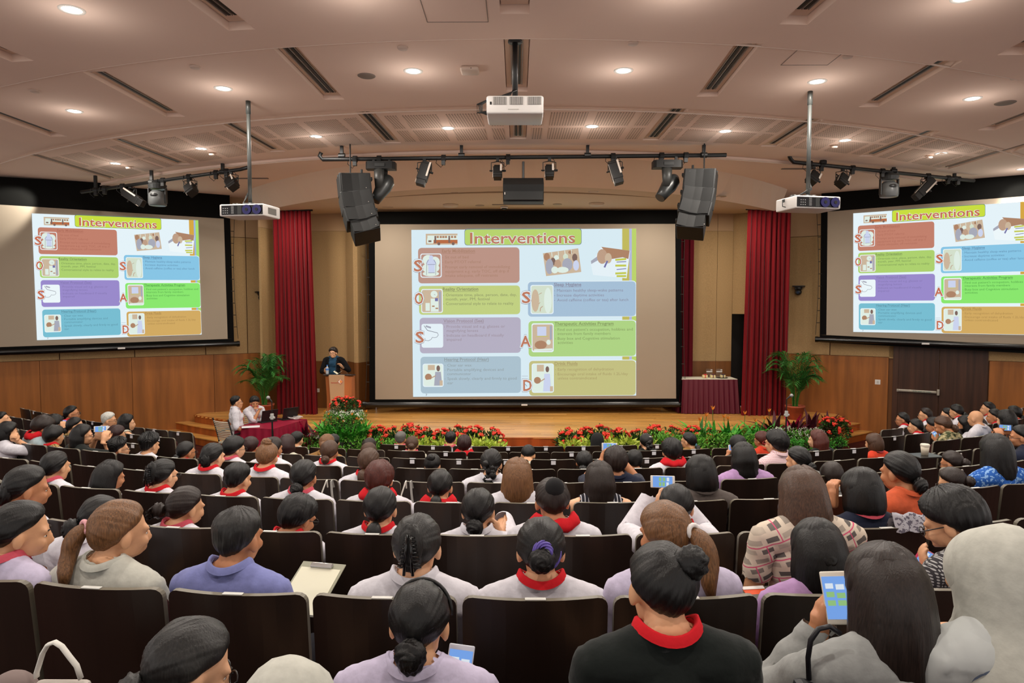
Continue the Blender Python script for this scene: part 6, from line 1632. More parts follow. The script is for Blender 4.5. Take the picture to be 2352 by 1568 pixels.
def shrub(name, label, cat, seed, n, rad, h, ls, mats, flowers=None, pot=True, zmin=-.3):
    r = random.Random(seed); t = thing(name, label, cat, (0, 0, 0))
    mb = MB()
    for i in range(n):
        d = rdir(r, zmin); k = r.uniform(.55, 1.0) * (1 + .18 * math.sin(d.x * 9 + seed) * math.cos(d.y * 7))
        p = Vector((d.x * rad * k, d.y * rad * k, h * .55 + d.z * h * .45 * k))
        dd = (d + Vector((r.uniform(-.7, .7), r.uniform(-.7, .7), r.uniform(-.3, .8)))).normalized()
        leafv(mb, p, dd, ls * r.uniform(.7, 1.3), ls * .45 * r.uniform(.8, 1.2), rdir(r, .2), r.randrange(len(mats)))
    o = mb.build('foliage', [LM[m] for m in mats], t); o['kind'] = 'stuff'
    mb = MB(); mb.tube([(0, 0, .02), (0, 0, h * .6)], .012, 5)
    for k in range(4): a = k * 1.6 + seed; mb.tube([(0, 0, h * .2), (rad * .5 * math.cos(a), rad * .5 * math.sin(a), h * .7)], .006, 4)
    mb.build('stem', mat('stem_brown', (70, 52, 30), .8), t)
    mb = MB(); mb.lathe([(.0, 0), (.075, 0), (.10, .15), (.095, .16), (.0, .14)], n=12); mb.build('pot', mat('plant_pot', (40, 34, 30), .7), t)
    if flowers:
        kind, cnt, sz = flowers
        for i in range(cnt):
            d = rdir(r, .05); p = Vector((d.x * rad * 1.0, d.y * rad * 1.0, h * .56 + d.z * h * .45)); mb = MB()
            if kind == 'red':
                for j in range(13):
                    e = (d + rdir(r, -.5) * .9).normalized(); q = p + e * sz * .55
                    mb.ell(q, (sz * .26, sz * .26, sz * .2), 5, 4, r.randrange(2))
                mb.build('flower_head', [LM['rf'], LM['rf2']], t, True)
            elif kind == 'white':
                for j in range(5):
                    q = p + rdir(r, -.3) * sz
                    for a in range(4):
                        leafv(mb, q, (math.cos(a * 1.57), -.4, math.sin(a * 1.57)), sz * .42, sz * .3, (0, -1, .4), 0, 0)
                mb.build('flower_spray', [LM['wf']], t)
    return t
def blades(name, label, seed, n, h, mats, wd=.035, orange=0, spread=.5):
    r = random.Random(seed); t = thing(name, label, 'plant')
    for i in range(n):
        a = r.uniform(0, 6.28); tilt = r.uniform(.1, spread); L_ = h * r.uniform(.7, 1.1); mb = MB(); m_ = r.randrange(len(mats)); vs = []
        s = Vector((-math.sin(a), math.cos(a), 0)); N_ = 6
        for k in range(N_ + 1):
            v = k / N_; th = tilt * (.4 + 1.5 * v * v); w_ = wd * math.sin(math.pi * min(1, .15 + v * .85)) * 1.0 + .002
            c = Vector((math.cos(a), math.sin(a), 0)) * L_ * v * math.sin(th) + Vector((0, 0, L_ * v * math.cos(th * .8)))
            vs += [c - s * w_, c + Vector((math.cos(a), math.sin(a), 0)) * -.006, c + s * w_]
        mb.add(vs, [f for k in range(N_) for f in ((3 * k, 3 * k + 1, 3 * k + 4, 3 * k + 3), (3 * k + 1, 3 * k + 2, 3 * k + 5, 3 * k + 4))])
        mb.build('blade_leaf', [LM[mats[m_]]], t, True)
    for i in range(orange):
        x, y = r.uniform(-.1, .1), r.uniform(-.1, .05); z = h * r.uniform(.95, 1.3); mb = MB()
        mb.tube([(x * .4, y * .4, .05), (x, y, z)], .004, 4); st_ = mb.build('flower_stalk', [LM['md']], t)
        mb = MB()
        for k in range(5): leafv(mb, Vector((x, y, z - .01)), (math.cos(k * 1.3) * .4, math.sin(k * 1.3) * .4, 1), .07, .02, (math.cos(k * 1.3 + 1), math.sin(k * 1.3 + 1), .1), 0, -.1)
        mb.build('orange_flower', [LM['of']], t)
    mb = MB(); mb.lathe([(.0, 0), (.075, 0), (.10, .13), (.095, .14), (.0, .12)], n=12); mb.build('pot', mat('plant_pot', (40, 34, 30), .7), t)
    return t
protos = {}
def put(key, x, y, z, rot, sc, label, group):
    c = copy_tree(protos[key], (x, y, z), rot, label); c.scale = (sc, sc, sc); c['group'] = group; return c
protos['red0'] = shrub('red_flowering_shrub', 'x x x x', 'plant', 1, 640, .21, .66, .062, ['dk', 'md', 'dk'], ('red', 15, .085))
protos['red1'] = shrub('red_flowering_shrub', 'x x x x', 'plant', 2, 640, .22, .64, .062, ['dk', 'dk', 'md'], ('red', 12, .085))
protos['lace'] = shrub('lacy_green_bush', 'x x x x', 'plant', 3, 620, .25, .5, .04, ['lt', 'lt2', 'md'])
protos['lace2'] = shrub('lacy_green_bush', 'x x x x', 'plant', 4, 620, .25, .48, .04, ['lt', 'lt2', 'lt'])
protos['yel'] = shrub('yellow_green_plant', 'x x x x', 'plant', 5, 150, .2, .5, .11, ['ye', 'ye2', 'ye'])
protos['white'] = shrub('white_flowering_plant', 'x x x x', 'plant', 6, 420, .22, .52, .045, ['lt', 'md', 'lt'], ('white', 20, .032))
protos['mound'] = shrub('dense_green_plant', 'x x x x', 'plant', 7, 420, .24, .44, .06, ['bl', 'bl2', 'md'])
protos['cord'] = blades('maroon_leaf_plant', 'x x x x', 8, 22, .55, ['mr', 'mr2', 'mr'], .045, 0, .75)
protos['cordp'] = blades('maroon_leaf_plant', 'x x x x', 9, 22, .55, ['mr', 'mr2', 'pk', 'mr'], .045, 0, .7)
protos['bl'] = blades('blade_leaf_plant', 'x x x x', 10, 20, .55, ['bl', 'bl2', 'bl3'], .035, 2, .5)
protos['bl2'] = blades('blade_leaf_plant', 'x x x x', 11, 20, .55, ['bl2', 'bl', 'bl2'], .035, 1, .5)
for v in protos.values(): freeze(v)
rr_ = random.Random(5)
def row(keys, px0, px1, n, ytop, off, label, group, h, sc=1.0):
    """plants standing on the hall floor in front of the stage; ytop = top of the plants in the photo"""
    for i in range(n):
        px = px0 + (px1 - px0) * (i + .5) / n
        X = (px - 1187) / F * 12.6
        for _ in range(3): Yp = sfY(X) - off; X = at_y(px, ytop, Yp).x
        zt = at_y(px, ytop, Yp).z; s = max(.7, min(1.6, zt / h)) * (1 + rr_.uniform(-.06, .06))
        put(keys[i % len(keys)], X + rr_.uniform(-.03, .03), Yp + rr_.uniform(-.04, .04), 0, rr_.uniform(0, 6), s * sc, (label if n == 1 else label + ', ' + NUM[i + 1] + ' from the left') if isinstance(label, str) else label[i], group)
row(['red0', 'red1'], 846, 1150, 8, 984, .28, 'red-flowered dark shrub in the bed left of the middle step', 'red shrubs left of the step', .66)
row(['red1', 'red0'], 1280, 1650, 9, 984, .28, 'red-flowered dark shrub in the bed right of the middle step', 'red shrubs right of the step', .66)
row(['yel'], 955, 1155, 5, 1008, .62, 'yellow-green leafy plant in front of the left red shrubs', 'yellow-green plants at left', .5)
row(['yel'], 1285, 1500, 5, 1008, .62, 'yellow-green leafy plant in front of the right red shrubs', 'yellow-green plants at right', .5)
row(['lace', 'lace2'], 770, 955, 5, 1000, .66, 'lacy light green bush near the flower mound', 'lacy bushes near the mound', .5)
row(['white'], 690, 770, 2, 998, .62, ['white-flowered plant left of the flower mound, outer one', 'white-flowered plant left of the flower mound, inner one'], 'white plants at the left end', .52)
row(['lace2', 'lace'], 1500, 1800, 8, 990, .72, 'lacy light green bush in the right-hand bed', 'lacy bushes in the right bed', .5)
row(['mound'], 1800, 1945, 4, 1006, .95, 'dense bright green plant at the right end of the bed', 'dense plants at the right end', .44)
row(['bl', 'bl2'], 1590, 1790, 6, 955, .30, 'tall blade-leaved plant with orange flowers in the right bed', 'blade-leaved plants at right', .6)
row(['white'], 1770, 1890, 4, 982, .62, 'white-flowered plant in front of the maroon leaves', 'white plants at the right end', .52)
row(['cord', 'cordp', 'cord'], 1765, 1925, 4, 940, .30, ['maroon-leaved plant left of right microphone stand', 'maroon-leaved plant with a bright pink leaf at right', 'maroon-leaved plant right of the pink one', 'maroon-leaved plant furthest right by the steps'], 'maroon plants at the right end', .6)
row(['red0'], 1885, 1950, 2, 966, .66, 'tall dark shrub with few red blooms by the right steps', 'dark shrubs by the right steps', .66)
row(['cordp'], 690, 745, 2, 955, .42, ['maroon and pink leaved plant by the red table', 'maroon leaved plant beside the flower mound'], 'maroon plants at left', .6)
# tiered mound in front of the lectern
c0 = at_y(790, 1000, 13.0); cx, cy = c0.x, sfY(c0.x) - .42
t = thing('tiered_flower_stand', 'dark tiered stand carrying the flower mound before the lectern', 'plant stand', (cx, cy, 0))
for r_, z0, z1 in ((.42, 0, .34), (.27, .34, .60), (.15, .60, .84)):
    mb = MB(); mb.lathe([(.0, z0), (r_, z0), (r_, z1), (.0, z1)], n=20); mb.build('tier', mat('stand_dark', (26, 30, 22), .8), t)
for i in range(7):
    a = -math.pi / 2 + (i - 3) * .48; put('bl' if i % 2 else 'bl2', cx + .40 * math.cos(a), cy + .36 * math.sin(a), .10 if False else .34, i, .95, 'blade-leaved plant low on the flower mound, ' + NUM[i + 1] + ' from the left', 'blade plants on the mound')
for i in range(8):
    a = i * .785; put('white', cx + .24 * math.cos(a), cy + .22 * math.sin(a), .60, i, .80, 'white-flowered plant in the middle ring of the flower mound, ' + ['rightmost', 'right rear', 'rear centre', 'left rear', 'leftmost', 'left front', 'front centre', 'right front'][i], 'white plants on the mound')
for i in range(3):
    put('red%d' % (i % 2), cx + (-.14, .16, .0)[i], cy + (.0, .02, .12)[i], .84, i * 2, .62, ['red-flowered plant on top of the flower mound, left', 'red-flowered plant on top of the flower mound, right', 'red-flowered plant on top of the mound, rear'][i], 'red plants on the mound')
for i in range(6):
    a = -math.pi / 2 + (i - 2.5) * .62; put('lace', cx + .31 * math.cos(a), cy + .28 * math.sin(a), .34, i, .82, 'lacy green bush tucked in the flower mound, ' + NUM[i + 1] + ' from the left', 'lacy bushes in the mound')
for i in range(3):
    put('lace', cx + (-.42, .0, .42)[i], cy + (-.38, -.55, -.38)[i], 0, i, .9, 'lacy green bush at the foot of the flower mound, ' + ['left', 'front', 'right'][i], 'lacy bushes at the foot')
for v in protos.values():
    for ch in KIDS[v.name]:
        for g in KIDS.get(ch.name, []): bpy.data.objects.remove(g)
        bpy.data.objects.remove(ch)
    bpy.data.objects.remove(v)
# ---- potted palms
def palm(px, py, Yp, zb, label, seed, sc=1.0):
    p = at_y(px, py, Yp); t = thing('potted_palm', label, 'palm', (p.x, Yp, zb))
    mb = MB(); mb.lathe([(0, 0), (.15, 0), (.20, .27), (.215, .27), (.215, .31), (.19, .31), (.18, .27), (0, .26)], n=22); mb.build('pot', mat('terracotta', (162, 76, 48), .7, noise=.1, nscale=6), t, True)
    mb = MB(); mb.lathe([(0, .275), (.18, .275)], n=16); mb.build('soil', mat('soil', (40, 28, 20), .95), t)
    r = random.Random(seed)
    for i in range(24):
        a = r.uniform(0, 6.28); base = Vector((.05 * math.cos(a), .05 * math.sin(a), .27)); H = r.uniform(.55, 1.2) * sc; out = r.uniform(.2, .62) * sc
        pts = []; N_ = 15
        for k in range(N_ + 1):
            v = k / N_; pts.append(base + Vector((math.cos(a), math.sin(a), 0)) * out * v ** 1.6 + Vector((0, 0, H * math.sin(v * 1.9) / math.sin(min(1.57, 1.9)))))
        mb = MB(); mb.tube(pts, [.009 * (1 - .8 * k / N_) for k in range(N_ + 1)], 5, 0)
        for k in range(4, N_ + 1):
            for q in (0, .5):
                if k == N_ and q: continue
                P = pts[k] if q == 0 else (pts[k] + pts[k + 1]) / 2
                d = (pts[min(k + 1, N_)] - pts[k - 1]).normalized(); sd_ = d.cross(Vector((0, 0, 1))); sd_ = sd_.normalized() if sd_.length > .1 else Vector((1, 0, 0))
                for s in (-1, 1): leafv(mb, P, d * .75 + sd_ * s * .8 + Vector((0, 0, .1)), r.uniform(.24, .32) * sc * (1 - .45 * (k - 4) / N_), .018, (0, 0, 1), 1 + r.randrange(2), .3)
        mb.build('frond', [LM['md'], LM['palm'], LM['palm2']], t)
    return t
palm(608, 940, 15.35, .5, 'potted palm left of the left crimson curtain', 3, 1.02)
palm(1826, 940, 15.2, .5, 'potted palm right of the right crimson curtain', 12, 1.06)
# ================================================================== furniture
M_mar = mat('maroon_satin', (146, 20, 52), .45, .4, noise=.05, nscale=10); M_wine = mat('wine_satin', (92, 22, 40), .5, .4)
def skirted(corn, z0, z1, name, label, top_m, skirt_m, pleats):
    c = sum((Vector(p) for p in corn), Vector()) / 4; c.z = z0
    t = thing(name, label, 'table', c); P = [Vector((p[0] - c.x, p[1] - c.y, 0)) for p in corn]; H = z1 - z0
    mb = MB(); mb.prism([(p.x, p.y) for p in P], H - .03, H - .004); mb.build('table_board', mat('board_brown', (90, 70, 50), .6), t)
    for p in P:
        mb = MB(); mb.tube([p * .88, p * .88 + Vector((0, 0, H - .03))], .018, 8); mb.build('leg', CHR, t)
    mb = MB(); mb.prism([(p.x * 1.01, p.y * 1.01) for p in P], H - .004, H + .006); mb.build('table_cloth', top_m, t)
    for i in range(4):
        a, b = P[i], P[(i + 1) % 4]; d = b - a; n = Vector((d.y, -d.x, 0)).normalized()
        if n.dot((a + b) / 2) < 0: n = -n
        k = max(3, int(d.length * pleats)); mb = MB(); vs = []; nu = k * 6; nz = 5
        for j in range(nz + 1):
            v = j / nz
            for u in range(nu + 1):
                q = u / nu; w_ = (.010 + .028 * (1 - v)); off_ = w_ * (1 + math.cos(2 * math.pi * q * k)) * .8 + .03 * (1 - v)
                e = (q - .5) * .06 * (1 - v)
                vs.append(a + d * (q + e) + n * off_ + Vector((0, 0, .012 + v * (H - .014))))
        mb.add(vs, [(j * (nu + 1) + u, j * (nu + 1) + u + 1, (j + 1) * (nu + 1) + u + 1, (j + 1) * (nu + 1) + u) for j in range(nz) for u in range(nu)])
        mb.build('table_skirt', skirt_m, t, True)
    return t
A = at_z(541, 981, .74); B = at_z(626, 986, .74); C_ = at_z(704, 963, .74); D_ = A + (C_ - B)
skirted([A, B, C_, D_], 0, .74, 'skirted_table', 'table with pleated maroon cloth, laptops on it, left of the flowers', M_mar, M_mar, 7)
yt = 16.25; xl, xr_ = at_y(1560, 870, yt).x, at_y(1684, 870, yt).x
skirted([(xl, 15.95, 0), (xr_, 15.95, 0), (xr_, 16.5, 0), (xl, 16.5, 0)], .5, 1.31, 'skirted_table', 'table with wine pleated skirt and white top on stage right', mat('white_cloth', (224, 220, 200), .8), M_wine, 9)
def xt(px): return at_y(px, 866, 16.2).x
for px, lab, cc in ((1619, 'small cream gift with red ribbon, leftmost on the stage table', (210, 60, 60)), (1637, 'small cream gift with dark ribbon, middle of the stage table', (90, 40, 60)), (1660, 'small cream gift on a dark plate on the stage table', (60, 44, 60))):
    t = thing('wrapped_gift', lab, 'gift', (xt(px), 16.2, 1.316))
    mb = MB(); mb.box((0, 0, .04), (.12, .09, .07), bevel=.015); mb.build('box', mat('gift_cream', (222, 204, 150), .7), t)
    mb = MB(); mb.box((0, 0, .04), (.02, .096, .076)); 
    for s in (-1, 1): mb.ell((s * .022, -.03, .085), (.022, .012, .014), 8, 6)
    mb.build('ribbon', mat('ribbon_%d' % cc[0], cc, .5), t)
t = thing('plate', 'dark round plate under the rightmost gift on the stage table', 'plate', (xt(1658), 16.2, 1.3165))
mb = MB(); mb.lathe([(0, 0), (.10, 0), (.14, .012), (.135, .014), (.1, .005), (0, .004)], n=24); mb.build('dish', mat('plate_dark', (34, 34, 34), .3), t)
M_gl = mat('clear_acrylic', (245, 250, 250), .05, .5, trans=.96)
for px, lab in ((1634, 'clear acrylic stand with white labels, left, on the stage table'), (1657, 'clear acrylic stand with white labels, right, on the stage table')):
    t = thing('acrylic_stand', lab, 'display stand', (xt(px), 16.38, 1.316))
    mb = MB(); mb.box((0, 0, .10), (.15, .006, .20)); mb.box((0, -.03, .004), (.15, .08, .006)); mb.build('pane', M_gl, t)
    mb = MB(); mb.box((0, -.005, .135), (.14, .003, .025)); mb.box((.05, -.005, .175), (.04, .003, .02)); mb.build('label_strip', emis('label_white', (226, 222, 222), .8) if False else WHP, t)
# ---- lectern
lx = at_y(779, 900, 15.0).x; ly = 15.0
t = thing('lectern', 'wooden lectern with pale front panel and red-orange diamond logo', 'lectern', (lx, ly, .5))
M_lw = mat('lectern_wood', (168, 102, 60), .4, .4, noise=.1, nscale=2, stretch=(4, 4, .3)); M_lp = mat('lectern_pale', (196, 160, 124), .5, .3)
hb = 1.02
mb = MB(); a, b = .165, .135
mb.add([(-b, -.13, 0), (b, -.13, 0), (a, -.22, hb), (-a, -.22, hb), (-b, -.08, 0), (b, -.08, 0), (a, -.15, hb), (-a, -.15, hb)], [(0, 1, 2, 3), (5, 4, 7, 6), (0, 4, 5, 1), (3, 2, 6, 7), (0, 3, 7, 4), (1, 5, 6, 2)]); mb.build('front_panel', M_lp, t)
for s in (-1, 1):
    mb = MB(); q = [(s * b, -.10, 0), (s * .25, .02, 0), (s * .29, -.04, hb - .05), (s * a, -.17, hb - .02)]; q2 = [(x, y + .05, z) for x, y, z in q]
    f = [(0, 1, 2, 3), (7, 6, 5, 4), (0, 4, 5, 1), (1, 5, 6, 2), (2, 6, 7, 3), (3, 7, 4, 0)]
    mb.add(q + q2, f if s > 0 else [tuple(reversed(k)) for k in f]); mb.build('side_panel', M_lw, t)
    mb = MB(); mb.box((s * .265, .16, (hb - .06) / 2), (.03, .28, hb - .06)); mb.build('rear_panel', M_lw, t)
mb = MB(); mb.box((0, .05, hb - .02), (.62, .40, .03), rx(R(-6)), bevel=.008); mb.build('top_shelf', mat('lectern_top', (40, 34, 34), .4), t)
nn_ = Vector((0, -1, .088)).normalized()
def lp(x, z): return Vector((x, -.13 - .09 * z / hb - .002, z))
mb = MB(); c = lp(.085, .88)
for k, (r_, mi) in enumerate(((.062, 0), (.052, 1))):
    mb.add([c + Vector((0, -.002 * (k + 1), -r_)), c + Vector((r_ * .95, -.002 * (k + 1), 0)), c + Vector((0, -.002 * (k + 1), r_)), c + Vector((-r_ * .95, -.002 * (k + 1), 0))], [(0, 1, 2, 3)], mi)
mb.add([c + Vector((0, -.006, -.045)), c + Vector((.045, -.006, 0)), c + Vector((0, -.006, .045)), c + Vector((-.01, -.006, .0))], [(0, 1, 2, 3)], 2)
mb.build('logo_diamond', [mat('logo_red', (196, 40, 50), .5), mat('logo_white', (240, 230, 220), .5), mat('logo_orange', (240, 150, 60), .5)], t)
v, f = text_mesh('changigeneral', .03); wv = v[:, 0].max()
mb = MB(); mb.add([lp(-.125 + q[0] / wv * .155, .845 + q[1] * .030) + Vector((0, -.002, 0)) for q in v], f); mb.build('logo_lettering', mat('logo_red', (196, 40, 50), .5), t)
t = thing('water_bottle', 'water bottle with blue cap and label on the lectern', 'bottle', (at_y(751, 860, 14.9).x, 14.93, .5 + hb + .012))
mb = MB(); mb.lathe([(0, 0), (.03, 0), (.032, .02), (.032, .10), (.030, .13), (.014, .165), (.013, .18)], n=16); mb.build('bottle', mat('pet_clear', (214, 224, 232), .1, .5, alpha=.6), t, True)
mb = MB(); mb.lathe([(.033, .085), (.033, .125)], n=16); mb.build('wrapper', mat('label_blue', (70, 130, 210), .5), t)
mb = MB(); mb.lathe([(.015, .178), (.015, .2), (0, .2)], n=12); mb.build('cap', mat('cap_blue', (60, 130, 220), .4), t)
t = thing('lectern_microphone', 'thin gooseneck microphone on the lectern', 'microphone', (lx - .07, 14.98, .5 + hb))
mb = MB(); mb.tube([(0, 0, 0), (0, .01, .14), (0, .05, .24)], .004, 6); mb.build('gooseneck', BLK, t); mb = MB(); mb.ell((0, .055, .25), (.01, .014, .01), 8, 6); mb.build('capsule', BLK, t)
t = thing('open_notes', 'open white notes lying on the lectern', 'paper', (lx - .02, 14.97, .5 + hb + .008))
mb = MB(); mb.quadslab((-.08, -.06, .06), (0, -.05, .0), (0, .06, .01), (-.08, .05, .07), .002); mb.quadslab((0, -.05, 0), (.09, -.06, .06), (.09, .05, .07), (0, .06, .01), .002); mb.build('sheet', mat('paper_cream', (226, 224, 200), .8), t)
# speaker
sc_ = .955; Ls = Vector((at_y(766, 797, 15.3).x, 15.3, .5 + .385 * sc_))
person(Ls, 180, sc_, 186, 2, 0, 'short', 'db', 'teal', None, 'person in black cardigan over teal top speaking with raised hands at the lectern', 'near', 'c',
       dict(w=(-.25, .20, .84), f=(.5, .4, .8), n=(.6, .9, 0), curl=.25, side=1, pole=(-.8, -.5, -1)), dict(w=(.12, .26, .74), f=(-.1, .5, .9), n=(-.6, .6, .3), curl=.35, side=-1, pole=(.8, -.5, -1)), 'short', 1, None, 0, None, False, mat('dress_teal', (30, 66, 92), .85))
sp_ = [o for o in COL.objects if o.type == 'EMPTY' and o.get('label', '').startswith('person in black cardigan')][0]
G_ = body_groups(dict(w=(-.25, .20, .84), f=(.5, .4, .8), n=(.6, .9, 0), curl=.25, side=1, pole=(-.8, -.5, -1)), dict(w=(.12, .26, .74), f=(-.1, .5, .9), n=(-.6, .6, .3), curl=.35, side=-1, pole=(.8, -.5, -1)), False)
V_, F_, T_ = grow(G_, .0085, .26, 3); N_ = vnorm(V_, F_)
kp = (T_ == 3) | (T_ == 4) | ((T_ == 2) & (np.abs(V_[:, 0]) > .075) & (V_[:, 2] < 1.05)) | ((T_ == 2) & (V_[:, 1] < -.02) & (V_[:, 2] < 1.05))
v_, f_ = subset(V_, F_, kp, np.where(T_ == 3, .027, np.where(T_ == 4, .017, .020)), N_); link('cardigan', pymesh('cardigan', v_, f_, [mat('cardigan_black', (14, 14, 18), .9, .2)]), sp_)
mb = MB(); mb.tube([(.02 * math.cos(a) * 0 - .195 + .036 * math.cos(a), .262 + .03 * math.sin(a), .93) for a in [2 * math.pi * k / 12 for k in range(13)]], .005, 6); mb.v = [(x - .05, y - .06, z - .09) for x, y, z in mb.v]; mb.build('bracelet', CHR, sp_)
# the two helpers at the laptop table
def office_chair(x, y, z, a, label):
    t = thing('slatted_chair', label, 'chair', (x, y, z), (0, 0, a)); Mw = mat('chair_white', (214, 208, 188), .5)
    for k in range(11):
        mb = MB(); zz = .50 + .036 * k; mb.tube([(-.21, -.20 - .10 * (k / 10) ** 1.3, zz), (0, -.24 - .10 * (k / 10) ** 1.3, zz), (.21, -.20 - .10 * (k / 10) ** 1.3, zz)], .012, 6); mb.build('slat', Mw, t)
    for s in (-1, 1):
        mb = MB(); mb.tube([(s * .22, -.18, .42), (s * .22, -.22, .6), (s * .22, -.31, .92)], .014, 6); mb.build('back_post', DKG, t)
        mb = MB(); mb.tube([(s * .25, -.2, .62), (s * .26, .0, .645), (s * .26, .16, .64)], .018, 6); mb.build('armrest', BLK, t)
        for q in (-1, 1):
            mb = MB(); mb.tube([(s * .21, q * .17, .42), (s * .24, q * .22, .01)], .014, 6); mb.build('leg', CHR, t)
    mb = MB(); mb.box((0, 0, .43), (.44, .42, .05), bevel=.02); mb.build('seat', Mw, t)
    return t
hm = at_y(541, 909, 12.95); s1 = hm.z / 1.288 * 1.0
s1 = min(1.05, max(.92, s1))
Lm = Vector((hm.x, 12.95, hm.z - 1.30 * s1))
hl = [dict(w=(.16, .32, .72), f=(.1, 1, -.1), n=(0, 0, -1), curl=.5, side=-1, pole=(.9, -.6, -.6))]
person(Vector((Lm.x, Lm.y, max(0, Lm.z))), 62, s1, 66, -6, 0, 'crop', 'bk', 'white', 'self', 'person in white short-sleeved shirt and glasses sitting at laptop table, facing right', 'near', 'a', None, dict(w=(.19, .16, .62), f=(.2, 1, -.3), n=(0, 0, -1), curl=.4, side=-1, pole=(.9, -.9, -.2)), 'short', 1, 'lanyard')
office_chair(Lm.x - .02, Lm.y - .02, max(0, Lm.z), -R(30), 'white slatted chair with black arms under the left helper')
hw = at_y(584, 907, 13.35); s2 = .95; zw_ = max(0, hw.z - 1.30 * s2)
person(Vector((hw.x, hw.y, zw_)), 120, s2, 150, 16, 0, 'short', 'bk', 'white', 'pink', 'person in white uniform with orange lanyard, fist on chin behind a laptop', 'near', 'b', None, dict(w=(.02, .17, 1.0), f=(-.2, .1, 1), n=(-.3, -1, 0), curl=1.0, side=-1, pole=(.9, .2, -1)), 'short', 0, 'lanyard')
office_chair(hw.x, hw.y, zw_, -R(110), 'white slatted chair behind the helper with fist on chin')
def laptop(px, py, an, label, open_=R(-15)):
    p = at_z(px, py, .746); t = thing('laptop', label, 'laptop', p, (0, 0, an))
    mb = MB(); mb.box((0, .0, .012), (.34, .24, .02), bevel=.004); mb.build('base', BLK, t)
    mb = MB(); mb.box((0, 0, 0), (.34, .012, .23), bevel=.004); l_ = mb.build('lid', mat('laptop_black', (18, 18, 20), .35), t, False, (0, -.125, .135), (R(14), 0, 0))
    mb = MB(); mb.box((0, .0, .024), (.29, .12, .003)); mb.build('keyboard', DKG, t)
    return t
laptop(612, 968, R(50), 'black laptop nearer to the left helper')
laptop(660, 962, R(50), 'black laptop with a pale sticker, right one on the red table')
p = at_z(576, 980, .746); t = thing('paper_sheets', 'white paper sheets on the near corner of the red table', 'paper', p, (0, 0, R(20)))
mb = MB(); mb.box((0, 0, .002), (.32, .21, .004)); mb.build('sheet', mat('paper_white', (225, 225, 230), .8), t)
p = at_z(672, 962, .75); t = thing('cable_coil', 'loose white cables coiled on the red table', 'cable', p)
for k in range(5):
    mb = MB(); mb.tube([Vector((.16 * math.cos(a + k) + .02 * k, .10 * math.sin(a + k * .7), .01 + .05 * abs(math.sin(a * .5 + k)))) for a in [2 * math.pi * j / 18 for j in range(17)]], .006, 5); mb.build('cable_loop', WHP, t, True)
def micstand(px_top, px_base, Yp, label, s):
    hd = at_y(*px_top, Yp); jx = at_y(*px_base, Yp).x
    t = thing('microphone_stand', label, 'microphone stand', (jx, Yp, 0))
    zj = hd.z - .10; dx = hd.x - jx
    mb = MB(); mb.lathe([(0, 0), (.15, 0), (.15, .012), (.03, .03), (0, .03)], n=20); mb.build('base', BLK, t)
    mb = MB(); mb.tube([(0, 0, .02), (0, 0, zj - .22)], .016, 8); mb.tube([(0, 0, zj - .22), (0, 0, zj)], .010, 8); mb.build('pole', BLK, t)
    mb = MB(); mb.tube([(0, 0, zj), (0, 0, zj + .03), (dx * .4, 0, zj + .07)], .011, 8); mb.build('holder', BLK, t)
    mb = MB(); mb.tube([(dx * .1, 0, zj + .04), (dx * .8, 0, zj + .09)], [.012, .018], 8); mb.build('microphone_body', BLK, t)
    mb = MB(); mb.ell((dx, 0, zj + .10), (.034, .034, .034), 14, 10); mb.build('microphone_grille', mat('mic_mesh', (170, 172, 170), .4, metal=.4), t, True)
    mb = MB(); mb.box((0, 0, zj - .24), (.055, .05, .11), bevel=.01); mb.tube([(-.04, 0, zj - .26), (.05, 0, zj - .26)], .02, 8); mb.build('clutch', mat('clutch_grey', (190, 192, 190), .4), t)
micstand((616, 913), (625, 960), 12.1, 'microphone stand before the red laptop table', -1)
micstand((1818, 908), (1806, 960), 12.6, 'microphone stand before the right palm and maroon leaves', 1)
# ================================================================== small things among the seats
def strap(px, y0, y1, k, label):
    p = at_y(px, y0, arcY((px - 1187) / F * ROWY[k], ROWY[k]) - .02); q = at_y(px, y1, p.y - .05)
    t = thing('bag_strap', label, 'bag', p); d = q - p; mb = MB()
    mb.tube([(0, .03, -.06), (0, .012, .004), (0, -.012, 0), (-.03, -.03, d.z * .6), (-.035, -.04, d.z)], .006, 6); mb.build('cord', mat('strap_white', (220, 218, 210), .8), t)
    mb = MB(); mb.tube([(.05, .03, -.06), (.04, .012, .006), (.04, -.012, 0), (.05, -.03, d.z * .6), (.06, -.04, d.z)], .010, 6, flat=.3); mb.build('ribbon', mat('strap_grey', (150, 150, 146), .8), t)
strap(750, 1104, 1150, 4, 'striped white bag strap hung over a seat back, left of centre')
strap(932, 1106, 1156, 4, 'striped white bag strap hung over a seat back, near the centre')
p = at_y(712, 1350, 2.75); t = thing('clipboard', 'clipboard with paper beside the light blue collared shirt', 'clipboard', p, (R(24), 0, R(-12)))
mb = MB(); mb.box((0, 0, 0), (.20, .28, .005), bevel=.002); mb.build('board', mat('clip_board', (150, 150, 130), .6), t)
mb = MB(); mb.box((0, -.015, .004), (.18, .24, .003)); mb.build('sheet', mat('paper_cream', (226, 224, 200), .8), t)
mb = MB(); mb.box((0, .115, .01), (.10, .025, .012), bevel=.004); mb.build('clip', CHR, t)
p = at_y(1735, 1358, 2.95); t = thing('leaflet', 'orange and white leaflet behind a seat back, right of centre', 'leaflet', p, (R(15), 0, R(8)))
mb = MB(); mb.box((0, 0, 0), (.10, .07, .003)); mb.build('sheet', mat('leaf_orange', (222, 84, 40), .6), t); mb = MB(); mb.box((0, .022, .003), (.10, .02, .002)); mb.build('printed_band', WHP, t)
